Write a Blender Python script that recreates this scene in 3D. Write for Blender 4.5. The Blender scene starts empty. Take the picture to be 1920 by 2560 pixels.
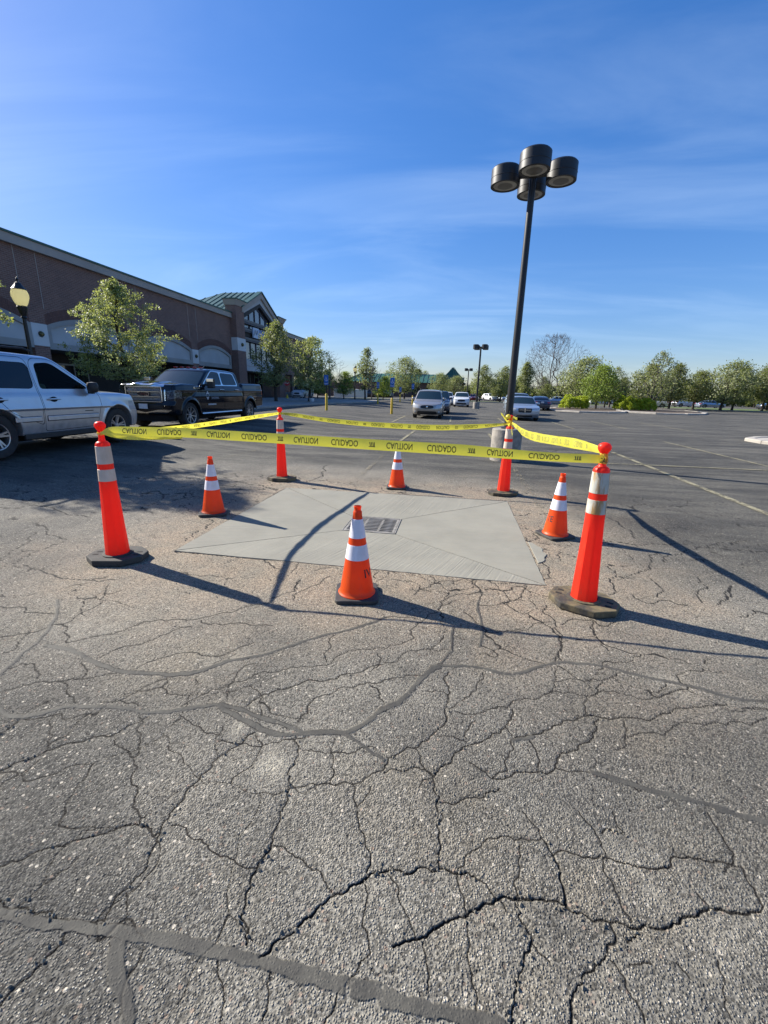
import bpy, bmesh, math, random
import numpy as np
from mathutils import Vector, Matrix

sc = bpy.context.scene
# ------------------------------------------------------------------ camera
cam_data = bpy.data.cameras.new('camera')
cam = bpy.data.objects.new('camera', cam_data)
sc.collection.objects.link(cam)
cam_data.sensor_fit = 'VERTICAL'
cam_data.sensor_height = 36.0
cam_data.lens = 36.0 * 1070 / 2560
cam_data.clip_start = 0.05
cam_data.clip_end = 2000
CR_ = Vector((0.98749124, 0.155648, 0.02519414))
CU_ = Vector((-0.06622791, 0.26444002, 0.96212543))
CF_ = Vector((-0.14309056, 0.95175899, -0.27144045))
m4 = Matrix(((CR_.x, CU_.x, -CF_.x, 0), (CR_.y, CU_.y, -CF_.y, 0), (CR_.z, CU_.z, -CF_.z, 1.55), (0, 0, 0, 1)))
cam.matrix_world = m4
sc.camera = cam
# ------------------------------------------------------------------ sun and sky
SUN_EL, SUN_AZ = math.radians(33.2), math.radians(288.0)     # azimuth clockwise from +Y
sun_dir = Vector((math.sin(SUN_AZ) * math.cos(SUN_EL), math.cos(SUN_AZ) * math.cos(SUN_EL), math.sin(SUN_EL)))
sun_data = bpy.data.lights.new('sun', 'SUN')
sun_data.energy = 5.0
sun_data.angle = math.radians(0.55)
sun_data.color = (1.0, 0.945, 0.85)
sun = bpy.data.objects.new('sun', sun_data)
sc.collection.objects.link(sun)
sun.rotation_euler = sun_dir.to_track_quat('Z', 'Y').to_euler()
world = bpy.data.worlds.new('World')
sc.world = world
world.use_nodes = True
wn, wl = world.node_tree.nodes, world.node_tree.links
wn.clear()
w_out = wn.new('ShaderNodeOutputWorld')
w_bg = wn.new('ShaderNodeBackground')
sky = wn.new('ShaderNodeTexSky')
sky.sky_type = 'NISHITA'
sky.sun_disc = False
sky.sun_elevation = SUN_EL
sky.sun_rotation = SUN_AZ
sky.altitude = 200
sky.air_density = 1.0
sky.dust_density = 0.5
sky.ozone_density = 2.6
w_bg.inputs['Strength'].default_value = 0.100
hsv = wn.new('ShaderNodeHueSaturation')
hsv.inputs['Saturation'].default_value = 1.30
hsv.inputs['Hue'].default_value = 0.500
def wdiv(col, k):          # soft shoulder so that the pale horizon keeps its colour
    lum = wn.new('ShaderNodeRGBToBW'); wl.new(col, lum.inputs[0])
    m = wn.new('ShaderNodeMath'); m.operation = 'MULTIPLY_ADD'; wl.new(lum.outputs[0], m.inputs[0]); m.inputs[1].default_value = k; m.inputs[2].default_value = 1.0
    d = wn.new('ShaderNodeVectorMath'); d.operation = 'DIVIDE'; wl.new(col, d.inputs[0]); wl.new(m.outputs[0], d.inputs[1]); return d.outputs[0]
wl.new(wdiv(sky.outputs[0], 0.13), hsv.inputs['Color'])
tc = wn.new('ShaderNodeTexCoord')
sep = wn.new('ShaderNodeSeparateXYZ')
wl.new(tc.outputs['Generated'], sep.inputs[0])
def wmath(op, a, b=None, c=None):
    n = wn.new('ShaderNodeMath'); n.operation = op
    for i, v in enumerate((a, b, c)):
        if v is None: continue
        if isinstance(v, (int, float)): n.inputs[i].default_value = v
        else: wl.new(v, n.inputs[i])
    return n.outputs[0]
zz = wmath('ADD', wmath('MAXIMUM', sep.outputs[2], 0.0), 0.13)
px_, py_ = wmath('DIVIDE', sep.outputs[0], zz), wmath('DIVIDE', sep.outputs[1], zz)
cmb = wn.new('ShaderNodeCombineXYZ')
wl.new(px_, cmb.inputs[0]); wl.new(py_, cmb.inputs[1])
mp = wn.new('ShaderNodeMapping')
mp.inputs['Rotation'].default_value = (0, 0, math.radians(-24))
mp.inputs['Scale'].default_value = (0.55, 1.6, 1)
wl.new(cmb.outputs[0], mp.inputs[0])
nz = wn.new('ShaderNodeTexNoise'); nz.inputs['Scale'].default_value = 1.1; nz.inputs['Detail'].default_value = 7; nz.inputs['Roughness'].default_value = 0.55; nz.inputs['Distortion'].default_value = 0.9
wl.new(mp.outputs[0], nz.inputs['Vector'])
nz2 = wn.new('ShaderNodeTexNoise'); nz2.inputs['Scale'].default_value = 0.45; nz2.inputs['Detail'].default_value = 3
wl.new(cmb.outputs[0], nz2.inputs['Vector'])
rmp = wn.new('ShaderNodeMapRange'); rmp.interpolation_type = 'SMOOTHSTEP'
rmp.inputs[1].default_value = 0.40; rmp.inputs[2].default_value = 0.78
wl.new(nz.outputs[0], rmp.inputs[0])
rmp2 = wn.new('ShaderNodeMapRange'); rmp2.inputs[1].default_value = 0.35; rmp2.inputs[2].default_value = 0.65
wl.new(nz2.outputs[0], rmp2.inputs[0])
cl = wmath('MULTIPLY', rmp.outputs[0], wmath('MULTIPLY_ADD', rmp2.outputs[0], 0.75, 0.25))
cl = wmath('MULTIPLY', cl, 0.19)
mixc = wn.new('ShaderNodeMixRGB')
tint = wn.new('ShaderNodeMixRGB'); tint.blend_type = 'MULTIPLY'; tint.inputs[0].default_value = 1.0
tint.inputs[2].default_value = (0.98, 0.965, 1.15, 1)
wl.new(hsv.outputs[0], tint.inputs[1])
wl.new(cl, mixc.inputs[0]); wl.new(tint.outputs[0], mixc.inputs[1])
mixc.inputs[2].default_value = (5.4, 6.6, 7.8, 1)
wl.new(mixc.outputs[0], w_bg.inputs['Color'])
wl.new(w_bg.outputs[0], w_out.inputs['Surface'])
sc.view_settings.view_transform = 'Standard'
sc.view_settings.look = 'None'
sc.view_settings.gamma = 1
sc.view_settings.use_curve_mapping = False
sc.view_settings.exposure = 1.05
sc.render.engine = 'CYCLES'
sc.cycles.max_bounces = 8
sc.cycles.transparent_max_bounces = 12
sc.cycles.use_denoising = True

# ------------------------------------------------------------------ helpers
rnd = random.Random(7)
rng = np.random.default_rng(11)
TAU = math.tau
COL = sc.collection
def link(o, parent=None):
    COL.objects.link(o)
    if parent is not None: o.parent = parent
    return o
def mesh_from(name, V, F, mat=None, smooth=False):
    me = bpy.data.meshes.new(name)
    if isinstance(F, np.ndarray):
        V = np.asarray(V, dtype=np.float32); n, k = F.shape
        me.vertices.add(len(V)); me.vertices.foreach_set('co', V.ravel())
        me.loops.add(n * k); me.loops.foreach_set('vertex_index', F.astype(np.int32).ravel())
        me.polygons.add(n)
        me.polygons.foreach_set('loop_start', np.arange(0, n * k, k, dtype=np.int32))
        me.polygons.foreach_set('loop_total', np.full(n, k, dtype=np.int32))
        me.update(calc_edges=True)
    else:
        me.from_pydata([tuple(v) for v in V], [], [tuple(f) for f in F]); me.update()
    if smooth: me.polygons.foreach_set('use_smooth', np.ones(len(me.polygons), dtype=bool))
    if mat is not None: me.materials.append(mat)
    return me
def obj(name, V, F, mat, parent=None, smooth=False, loc=(0, 0, 0), rotz=0.0):
    o = bpy.data.objects.new(name, mesh_from(name, V, F, mat, smooth))
    o.location = loc; o.rotation_euler = (0, 0, rotz)
    return link(o, parent)
def tag(o, label=None, cat=None, group=None, kind=None):
    if label: o['label'] = label
    if cat: o['category'] = cat
    if group: o['group'] = group
    if kind: o['kind'] = kind
    return o
def thing(name, loc, rotz, label, cat, group=None):
    o = bpy.data.objects.new(name, None); o.empty_display_size = 0.2
    o.location = loc; o.rotation_euler = (0, 0, rotz)
    link(o); return tag(o, label, cat, group)
def copy_tree(o, parent=None):
    c = o.copy(); COL.objects.link(c)
    if parent is not None: c.parent = parent
    for ch in list(o.children): copy_tree(ch, c)
    return c
class MB:
    def __init__(s): s.V = []; s.F = []
    def add(s, V, F):
        b = len(s.V); s.V += [tuple(v) for v in V]; s.F += [tuple(i + b for i in f) for f in F]; return s
    def box(s, x0, x1, y0, y1, z0, z1, rot=None, c=None):
        V = [(x, y, z) for z in (z0, z1) for x, y in ((x0, y0), (x1, y0), (x1, y1), (x0, y1))]
        if rot is not None:
            c = c or (0, 0, 0); r = Matrix.Rotation(rot, 3, 'Z')
            V = [tuple(r @ (Vector(v) - Vector(c)) + Vector(c)) for v in V]
        return s.add(V, [(0, 3, 2, 1), (4, 5, 6, 7), (0, 1, 5, 4), (1, 2, 6, 5), (2, 3, 7, 6), (3, 0, 4, 7)])
    def prism(s, pts, z0, z1):
        n = len(pts)
        return s.add([(x, y, z0) for x, y in pts] + [(x, y, z1) for x, y in pts],
                     [tuple(range(n))[::-1], tuple(range(n, 2 * n))] + [(i, (i + 1) % n, n + (i + 1) % n, n + i) for i in range(n)])
    def prismx(s, pts, x0, x1):        # polygon in (y, z) extruded along x
        n = len(pts)
        return s.add([(x0, y, z) for y, z in pts] + [(x1, y, z) for y, z in pts],
                     [tuple(range(n))[::-1], tuple(range(n, 2 * n))] + [(i, (i + 1) % n, n + (i + 1) % n, n + i) for i in range(n)])
    def lathe(s, prof, n=24, c=(0, 0), cap=True, a0=0.0, flat=None):
        V, F = [], []
        for r, z in prof:
            for i in range(n):
                a = a0 + TAU * i / n; V.append((c[0] + r * math.cos(a), c[1] + r * math.sin(a), z))
        m = len(prof)
        for j in range(m - 1):
            for i in range(n):
                k = (i + 1) % n; F.append((j * n + i, j * n + k, (j + 1) * n + k, (j + 1) * n + i))
        if cap: F.append(tuple(range(n))[::-1]); F.append(tuple((m - 1) * n + i for i in range(n)))
        return s.add(V, F)
    def tube(s, pts, rs, n=8, cap=True):
        pts = [Vector(p) for p in pts]; rs = rs if hasattr(rs, '__len__') else [rs] * len(pts)
        V, F = [], []
        up = None
        for i, p in enumerate(pts):
            d = (pts[min(i + 1, len(pts) - 1)] - pts[max(i - 1, 0)]).normalized()
            if up is None: up = d.orthogonal().normalized()
            up = (up - d * up.dot(d)).normalized(); b = d.cross(up)
            for k in range(n):
                a = TAU * k / n; V.append(p + (up * math.cos(a) + b * math.sin(a)) * rs[i])
        for i in range(len(pts) - 1):
            for k in range(n):
                l = (k + 1) % n; F.append((i * n + k, i * n + l, (i + 1) * n + l, (i + 1) * n + k))
        if cap: F.append(tuple(range(n))[::-1]); F.append(tuple((len(pts) - 1) * n + k for k in range(n)))
        return s.add(V, F)
    def build(s, name, mat, parent=None, smooth=False, bevel=0.0, loc=(0, 0, 0), rotz=0.0, segs=2, flatangle=None):
        o = obj(name, s.V, s.F, mat, parent, smooth, loc, rotz)
        if bevel:
            b = o.modifiers.new('bevel', 'BEVEL'); b.width = bevel; b.segments = segs; b.limit_method = 'ANGLE'; b.angle_limit = math.radians(35)
            b.harden_normals = False
        if smooth or flatangle:
            try: o.data.set_sharp_from_angle(angle=math.radians(flatangle or 40))
            except Exception: pass
            if not smooth: o.data.polygons.foreach_set('use_smooth', np.ones(len(o.data.polygons), dtype=bool))
        return o
# node material builder
class N:
    def __init__(s, name):
        s.m = bpy.data.materials.new(name); s.m.use_nodes = True
        s.t = s.m.node_tree; s.n, s.l = s.t.nodes, s.t.links
        s.b = s.n['Principled BSDF']; s.out = s.n['Material Output']
        s.tc = s.n.new('ShaderNodeTexCoord')
    def set(s, node, key, v):
        if isinstance(v, bpy.types.NodeSocket): s.l.new(v, node.inputs[key])
        elif isinstance(v, tuple) and len(v) == 3 and node.inputs[key].type == 'RGBA': node.inputs[key].default_value = (*v, 1)
        else: node.inputs[key].default_value = v
    def vec(s, scale=(1, 1, 1), rot=(0, 0, 0), src='Object', loc=(0, 0, 0)):
        m = s.n.new('ShaderNodeMapping'); m.inputs['Scale'].default_value = scale; m.inputs['Rotation'].default_value = rot; m.inputs['Location'].default_value = loc
        s.l.new(s.tc.outputs[src], m.inputs[0]); return m.outputs[0]
    def noise(s, scale, detail=4, rough=0.55, vec=None, dist=0.0):
        n = s.n.new('ShaderNodeTexNoise'); n.inputs['Scale'].default_value = scale; n.inputs['Detail'].default_value = detail
        n.inputs['Roughness'].default_value = rough; n.inputs['Distortion'].default_value = dist
        s.l.new(vec if vec is not None else s.tc.outputs['Object'], n.inputs['Vector']); return n.outputs[0]
    def voro(s, scale, feature='F1', vec=None, out=0, rand=1.0):
        n = s.n.new('ShaderNodeTexVoronoi'); n.feature = feature; n.inputs['Scale'].default_value = scale; n.inputs['Randomness'].default_value = rand
        s.l.new(vec if vec is not None else s.tc.outputs['Object'], n.inputs['Vector'])
        return n.outputs[out]
    def ramp(s, x, a, b, smooth=True):
        n = s.n.new('ShaderNodeMapRange'); n.interpolation_type = 'SMOOTHSTEP' if smooth else 'LINEAR'
        n.inputs[1].default_value = a; n.inputs[2].default_value = b; s.l.new(x, n.inputs[0]); return n.outputs[0]
    def mix(s, f, a, b, mode='MIX'):
        n = s.n.new('ShaderNodeMixRGB'); n.blend_type = mode
        s.set(n, 0, f); s.set(n, 1, a); s.set(n, 2, b); return n.outputs[0]
    def math(s, op, a, b=0.0, c=0.0):
        n = s.n.new('ShaderNodeMath'); n.operation = op; s.set(n, 0, a); s.set(n, 1, b)
        if op in ('MULTIPLY_ADD',): s.set(n, 2, c)
        return n.outputs[0]
    def attr(s, name):
        n = s.n.new('ShaderNodeAttribute'); n.attribute_name = name; return n.outputs['Fac']
    def bump(s, h, strength=0.5, dist=0.01, normal=None):
        n = s.n.new('ShaderNodeBump'); n.inputs['Strength'].default_value = strength; n.inputs['Distance'].default_value = dist
        s.l.new(h, n.inputs['Height'])
        if normal is not None: s.l.new(normal, n.inputs['Normal'])
        return n.outputs[0]
    def done(s, **kw):
        for k, v in kw.items():
            key = {'color': 'Base Color', 'rough': 'Roughness', 'metal': 'Metallic', 'normal': 'Normal', 'coat': 'Coat Weight', 'coatr': 'Coat Roughness', 'spec': 'Specular IOR Level',
                   'trans': 'Transmission Weight', 'alpha': 'Alpha', 'emit': 'Emission Color', 'emits': 'Emission Strength', 'sss': 'Subsurface Weight', 'ior': 'IOR'}[k]
            s.set(s.b, key, v)
        return s.m
def simple(name, c1, c2=None, scale=6.0, rough=0.6, metal=0.0, bump=0.0, bscale=60.0, detail=4, coat=0.0, spec=0.5, bd=0.004):
    n = N(name)
    c2 = c2 or tuple(x * 0.8 for x in c1)
    f = n.ramp(n.noise(scale, detail), 0.3, 0.7)
    kw = dict(color=n.mix(f, c1, c2), rough=rough, metal=metal, spec=spec)
    if coat: kw['coat'] = coat; kw['coatr'] = 0.04
    if bump: kw['normal'] = n.bump(n.noise(bscale, 4), bump, bd)
    return n.done(**kw)
def translucent(name, c1, c2=None, scale=8.0, rough=0.5, amount=0.35, spec=0.4, coat=0.0, tcol=None):
    n = N(name)
    c2 = c2 or tuple(x * 0.8 for x in c1)
    col = n.mix(n.ramp(n.noise(scale, 4), 0.3, 0.7), c1, c2)
    n.done(color=col, rough=rough, spec=spec)
    t = n.n.new('ShaderNodeBsdfTranslucent')
    if tcol: t.inputs[0].default_value = (*tcol, 1)
    else: n.l.new(col, t.inputs[0])
    mx = n.n.new('ShaderNodeMixShader'); mx.inputs[0].default_value = amount
    n.l.new(n.b.outputs[0], mx.inputs[1]); n.l.new(t.outputs[0], mx.inputs[2]); n.l.new(mx.outputs[0], n.out.inputs[0])
    return n.m
def carpaint(name, c, metal=0.6, rough=0.32, dirt=1.0):
    n = N(name)
    DK = dirt
    dirt = n.ramp(n.noise(3.0, 5), 0.35, 0.8)
    sepn = n.n.new('ShaderNodeSeparateXYZ'); n.l.new(n.tc.outputs['Object'], sepn.inputs[0])
    low = n.math('SUBTRACT', 1.0, n.ramp(sepn.outputs[2], 0.35, 0.9))
    dd = n.math('MULTIPLY', n.math('MULTIPLY_ADD', low, 0.5 * DK, 0.12 * DK), dirt)
    col = n.mix(dd, c, (0.16, 0.14, 0.12))
    g = n.n.new('ShaderNodeNewGeometry')
    col = n.mix(g.outputs['Backfacing'], col, (0.10, 0.10, 0.095))
    r = n.math('MULTIPLY_ADD', dd, 0.5, rough)
    nf = n.math('SUBTRACT', 1.0, g.outputs['Backfacing'])
    return n.done(color=col, metal=n.math('MULTIPLY', nf, metal), rough=r, coat=n.math('MULTIPLY', nf, 0.8 if DK > .5 else 0.45), coatr=0.05, spec=0.5 if DK > .5 else 0.25)
def carglass(name, tint, alpha):
    n = N(name)
    n.b.inputs['Base Color'].default_value = (*tint, 1); n.b.inputs['Roughness'].default_value = 0.02; n.b.inputs['Specular IOR Level'].default_value = 0.6
    if alpha < 1:
        t = n.n.new('ShaderNodeBsdfTransparent'); t.inputs[0].default_value = (0.62, 0.82, 0.74, 1)
        g = n.n.new('ShaderNodeFresnel'); g.inputs[0].default_value = 1.5
        f = n.math('MINIMUM', n.math('ADD', g.outputs[0], alpha), 1.0)
        mx = n.n.new('ShaderNodeMixShader'); n.l.new(f, mx.inputs[0])
        n.l.new(t.outputs[0], mx.inputs[1]); n.l.new(n.b.outputs[0], mx.inputs[2]); n.l.new(mx.outputs[0], n.out.inputs[0])
    return n.m
# numpy value noise
def _h(ix, iy, s=0):
    n = (ix.astype(np.int64) * 374761393 + iy.astype(np.int64) * 668265263 + s * 974634777) & 0xffffffff
    n = ((n ^ (n >> 13)) * 1274126177) & 0xffffffff
    return ((n ^ (n >> 16)) & 0xffff) / 65535.0
def vnoise(x, y, s=0):
    ix, iy = np.floor(x), np.floor(y); fx, fy = x - ix, y - iy
    fx, fy = fx * fx * (3 - 2 * fx), fy * fy * (3 - 2 * fy)
    a, b, c, d = _h(ix, iy, s), _h(ix + 1, iy, s), _h(ix, iy + 1, s), _h(ix + 1, iy + 1, s)
    return (a * (1 - fx) + b * fx) * (1 - fy) + (c * (1 - fx) + d * fx) * fy
def fbm(x, y, o=4, s=0):
    r = 0; a = 0.5
    for k in range(o):
        r = r + a * vnoise(x * 2 ** k, y * 2 ** k, s + k); a *= 0.5
    return r / (1 - 0.5 ** o)
def sstep(a, b, x):
    t = np.clip((np.asarray(x, dtype=float) - a) / (b - a), 0, 1); return t * t * (3 - 2 * t)
def terr(x, y):
    return 0.2 * sstep(4.0, 9.0, -np.asarray(x, dtype=float))
def gz(x, y): return float(terr(x, y))
def text_verts(s, w=None, h=None):
    cu = bpy.data.curves.new('t', 'FONT'); cu.body = s; cu.size = 1.0; cu.resolution_u = 3; cu.offset = 0.012
    o = bpy.data.objects.new('t', cu); COL.objects.link(o)
    bpy.context.view_layer.update()
    me = o.to_mesh(); V = np.array([v.co[:2] for v in me.vertices]); F = [tuple(p.vertices) for p in me.polygons]
    o.to_mesh_clear(); bpy.data.objects.remove(o); bpy.data.curves.remove(cu)
    mn, mx = V.min(0), V.max(0); V = (V - mn) / (mx - mn)
    return V * np.array([w or 1.0, h or 1.0]), F

# traced surface cracks and sealed cracks, metres on the ground plane
CRACKS=[
(1,[(-2.721,1.981),(-2.649,2.036),(-2.55,2.104),(-2.521,2.177),(-2.458,2.22),(-2.476,2.295),(-2.454,2.452),(-2.462,2.504)]),
(1,[(-3.098,2.301),(-2.959,2.33),(-2.745,2.289),(-2.639,2.294)]),
(1,[(-2.521,2.177),(-2.424,2.167),(-2.306,2.063),(-2.266,2.005),(-2.226,2.031),(-2.134,2.111),(-2.028,2.203),(-1.981,2.316),(-1.91,2.362),(-1.644,2.432),(-1.595,2.468),(-1.466,2.551),(-1.376,2.692),(-1.257,2.754)]),
(1,[(-1.62,2.421),(-1.45,2.393),(-1.305,2.438),(-1.109,2.447)]),
(1,[(-1.954,1.907),(-1.923,1.997),(-1.85,2.062),(-1.76,2.2),(-1.629,2.327)]),
(1,[(-1.67,1.852),(-1.632,1.936),(-1.563,2.007),(-1.499,2.049),(-1.416,2.06),(-1.258,2.072),(-1.217,2.136),(-1.145,2.24)]),
(1,[(-2.542,1.828),(-2.508,1.882),(-2.563,1.959),(-2.616,2.085)]),
(1,[(-2.379,1.715),(-2.342,1.776),(-2.266,1.79),(-2.176,1.733),(-2.134,1.68)]),
(1,[(-2.22,1.554),(-2.153,1.619),(-2.081,1.671),(-1.998,1.687),(-1.902,1.721),(-1.824,1.76),(-1.753,1.794)]),
(1,[(-2.001,1.676),(-1.907,1.637),(-1.821,1.591),(-1.781,1.555)]),
(1,[(-2.031,1.858),(-1.969,1.815),(-1.9,1.725)]),
(1,[(-1.663,1.577),(-1.574,1.611),(-1.537,1.68),(-1.509,1.751),(-1.455,1.81)]),
(1,[(-1.574,1.611),(-1.5,1.608),(-1.455,1.592)]),
(2,[(-1.936,1.312),(-1.942,1.36),(-1.942,1.405)]),
(2,[(-1.754,1.157),(-1.731,1.196),(-1.687,1.228),(-1.659,1.277),(-1.636,1.3),(-1.569,1.339),(-1.464,1.393),(-1.412,1.474),(-1.362,1.536)]),
(1,[(-1.808,1.477),(-1.751,1.396),(-1.703,1.348),(-1.666,1.295)]),
(1,[(-1.413,1.388),(-1.355,1.346),(-1.266,1.305),(-1.25,1.327),(-1.307,1.408),(-1.358,1.499),(-1.406,1.528)]),
(1,[(-1.257,1.301),(-1.19,1.209),(-1.123,1.137),(-1.069,1.093)]),
(1,[(-1.215,1.572),(-1.1,1.525),(-1.02,1.489),(-0.969,1.491),(-0.917,1.388)]),
(2,[(-0.953,1.119),(-0.942,1.19),(-0.93,1.284),(-0.91,1.376),(-0.876,1.434),(-0.84,1.494),(-0.817,1.541)]),
(1,[(-0.952,1.46),(-0.831,1.475),(-0.733,1.48),(-0.632,1.532),(-0.574,1.557)]),
(1,[(-0.982,1.546),(-0.969,1.491)]),
(1,[(-1.235,1.641),(-1.187,1.729),(-1.121,1.797),(-1.027,1.873),(-0.949,1.97),(-0.832,2.025),(-0.705,2.06),(-0.609,2.112),(-0.521,2.273),(-0.329,2.336)]),
(1,[(-1.296,1.841),(-1.275,1.786)]),
(1,[(-1.044,1.703),(-1.067,1.77),(-1.1,1.82),(-1.099,1.962),(-1.024,2.043)]),
(2,[(-0.928,1.699),(-0.861,1.8),(-0.77,1.864),(-0.67,1.951),(-0.547,1.985),(-0.42,2.072),(-0.303,2.172)]),
(1,[(-0.638,1.641),(-0.612,1.701),(-0.572,1.846),(-0.492,1.926),(-0.397,1.964),(-0.28,2.026)]),
(2,[(-0.559,1.312),(-0.584,1.364),(-0.576,1.425),(-0.583,1.488),(-0.622,1.534)]),
(2,[(-0.548,1.186),(-0.549,1.261),(-0.559,1.312)]),
(1,[(-0.559,1.312),(-0.497,1.304),(-0.418,1.332),(-0.327,1.354),(-0.256,1.389),(-0.189,1.448)]),
(1,[(-0.308,1.358),(-0.287,1.308),(-0.261,1.253)]),
(1,[(-0.263,1.262),(-0.229,1.35)]),
(1,[(-0.558,1.479),(-0.486,1.486),(-0.423,1.491),(-0.307,1.538),(-0.246,1.55)]),
(1,[(-0.389,1.332),(-0.41,1.443),(-0.434,1.569)]),
(1,[(-0.639,2.118),(-0.658,2.284),(-0.664,2.418)]),
(1,[(-0.359,2.267),(-0.33,2.178),(-0.368,2.082)]),
(1,[(-0.25,1.836),(-0.286,1.918),(-0.345,1.964)]),
(1,[(-0.327,2.324),(-0.233,2.394),(-0.152,2.478),(-0.145,2.672),(-0.08,2.8),(0.05,2.987),(0.138,3.082)]),
(1,[(-0.384,2.688),(-0.224,2.737),(-0.14,2.721)]),
(1,[(-0.305,2.183),(-0.226,2.221),(-0.154,2.345),(0.074,2.403)]),
(1,[(-0.28,2.026),(-0.18,2.066),(-0.052,2.105)]),
(1,[(0.295,3.037),(0.455,3.09),(0.642,3.186)]),
(1,[(0.29,2.668),(0.54,2.703),(0.647,2.801),(0.791,2.894)]),
(1,[(0.808,3.144),(0.817,2.866),(0.796,2.571),(0.757,2.401)]),
(1,[(0.862,2.86),(1.011,2.955),(1.095,2.972),(1.12,2.896),(1.252,2.971)]),
(1,[(1.09,2.954),(1.055,2.733),(1.077,2.574)]),
(2,[(0.077,2.168),(0.085,1.989),(0.069,1.878),(0.027,1.712),(-0.052,1.598),(-0.131,1.545),(-0.19,1.453)]),
(1,[(0.081,1.864),(0.165,1.967),(0.23,2.074),(0.276,2.206)]),
(1,[(0.116,1.854),(0.243,1.869),(0.375,1.928),(0.528,2.018),(0.627,2.101),(0.664,2.187),(0.843,2.231),(0.951,2.262),(1.054,2.346)]),
(1,[(0.664,2.187),(0.71,2.312)]),
(1,[(0.619,2.09),(0.796,2.105),(1.033,2.146),(1.132,2.132),(1.242,2.228),(1.289,2.296)]),
(1,[(0.874,2.129),(0.951,2.262)]),
(1,[(0.757,1.941),(0.778,2.029),(0.821,2.11)]),
(2,[(0.403,1.924),(0.381,1.839),(0.322,1.745),(0.254,1.696),(0.189,1.656),(0.115,1.596),(0.045,1.496),(0.023,1.451)]),
(2,[(0.383,1.72),(0.485,1.767),(0.597,1.848),(0.696,1.898),(0.751,1.94),(0.842,1.949),(0.971,1.973),(1.158,2.033),(1.324,2.106),(1.536,2.172)]),
(1,[(-0.044,1.973),(0.079,1.969)]),
(2,[(0.023,1.451),(-0.013,1.479),(-0.091,1.459),(-0.186,1.43)]),
(2,[(0.023,1.44),(0.05,1.358),(0.047,1.293)]),
(1,[(0.023,1.445),(-0.035,1.385)]),
(2,[(0.06,1.335),(0.132,1.358),(0.224,1.39),(0.292,1.444)]),
(1,[(0.268,1.484),(0.33,1.53),(0.376,1.664),(0.381,1.748),(0.359,1.788)]),
(2,[(0.268,1.49),(0.357,1.523),(0.437,1.544),(0.541,1.586),(0.623,1.689),(0.699,1.751),(0.791,1.854),(0.828,1.938)]),
(1,[(0.461,1.572),(0.476,1.63),(0.456,1.719)]),
(1,[(0.825,1.733),(0.901,1.809),(1.101,1.874),(1.221,1.98),(1.356,1.997),(1.444,2.006),(1.692,2.108)]),
(1,[(0.901,1.809),(0.932,1.895),(0.938,1.943)]),
(1,[(0.541,1.586),(0.646,1.587),(0.693,1.59)]),
(1,[(0.018,1.674),(0.104,1.683),(0.168,1.666)]),
(1,[(0.168,1.68),(0.17,1.738),(0.211,1.807)]),
(1,[(0.174,1.55),(0.241,1.514),(0.268,1.484)]),
(1,[(-0.072,1.582),(-0.024,1.489),(0.018,1.45)]),
(1,[(0.843,1.544),(0.853,1.524)]),
(1,[(1.528,2.119),(1.734,2.175)]),
(2,[(-1.384,0.843),(-1.331,0.875),(-1.269,0.928),(-1.219,0.961),(-1.161,0.988),(-1.104,1.019),(-1.035,1.049),(-0.999,1.051),(-0.953,1.021),(-0.944,1.039),(-0.95,1.087),(-0.954,1.114)]),
(1,[(-1.069,1.093),(-1.034,1.054)]),
(2,[(-0.941,1.035),(-0.928,1.004),(-0.923,0.95),(-0.909,0.908),(-0.919,0.858),(-0.943,0.827),(-0.939,0.803),(-0.932,0.767),(-0.97,0.758)]),
(1,[(-0.921,0.844),(-0.881,0.8),(-0.863,0.767)]),
(1,[(-1.189,0.824),(-1.176,0.861),(-1.155,0.913)]),
(1,[(-0.917,1.066),(-0.816,1.037),(-0.744,1.021),(-0.665,1.003),(-0.612,0.982),(-0.571,0.982),(-0.548,0.986)]),
(2,[(-0.548,0.986),(-0.541,1.025),(-0.533,1.066),(-0.541,1.115),(-0.548,1.186)]),
(2,[(-0.548,0.986),(-0.542,0.93),(-0.536,0.879),(-0.536,0.848),(-0.499,0.824),(-0.488,0.787)]),
(1,[(-0.521,1.068),(-0.459,1.051),(-0.403,1.034),(-0.347,1.014),(-0.314,0.984),(-0.279,0.956)]),
(2,[(-0.258,1.238),(-0.234,1.17),(-0.202,1.117),(-0.182,1.036)]),
(3,[(-0.179,1.022),(-0.216,0.994),(-0.268,0.958),(-0.291,0.931),(-0.318,0.898),(-0.355,0.855),(-0.403,0.813),(-0.418,0.78),(-0.439,0.766)]),
(3,[(-0.179,1.022),(-0.126,1.049)]),
(1,[(-0.182,1.0),(-0.165,0.931),(-0.139,0.852),(-0.13,0.827)]),
(2,[(-1.05,0.559),(-1.05,0.595),(-1.038,0.616),(-1.027,0.668),(-1.02,0.72)]),
(1,[(-0.551,0.739),(-0.527,0.703),(-0.496,0.671),(-0.479,0.623)]),
(1,[(-0.396,0.745),(-0.384,0.704),(-0.378,0.647)]),
(1,[(-0.193,0.741),(-0.2,0.707),(-0.22,0.669)]),
(2,[(-1.288,0.761),(-1.236,0.745),(-1.15,0.747),(-1.035,0.752)]),
(1,[(-0.13,0.827),(-0.161,0.78),(-0.18,0.753)]),
(3,[(-0.126,1.049),(-0.08,1.062),(-0.004,1.085),(0.066,1.094),(0.12,1.088),(0.181,1.081)]),
(1,[(0.181,1.081),(0.21,1.069),(0.258,1.03)]),
(2,[(0.058,1.092),(0.06,1.171),(0.045,1.237),(0.061,1.295)]),
(1,[(0.116,1.095),(0.144,1.138),(0.202,1.188),(0.288,1.241),(0.354,1.244),(0.422,1.26),(0.398,1.313),(0.37,1.35)]),
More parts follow.
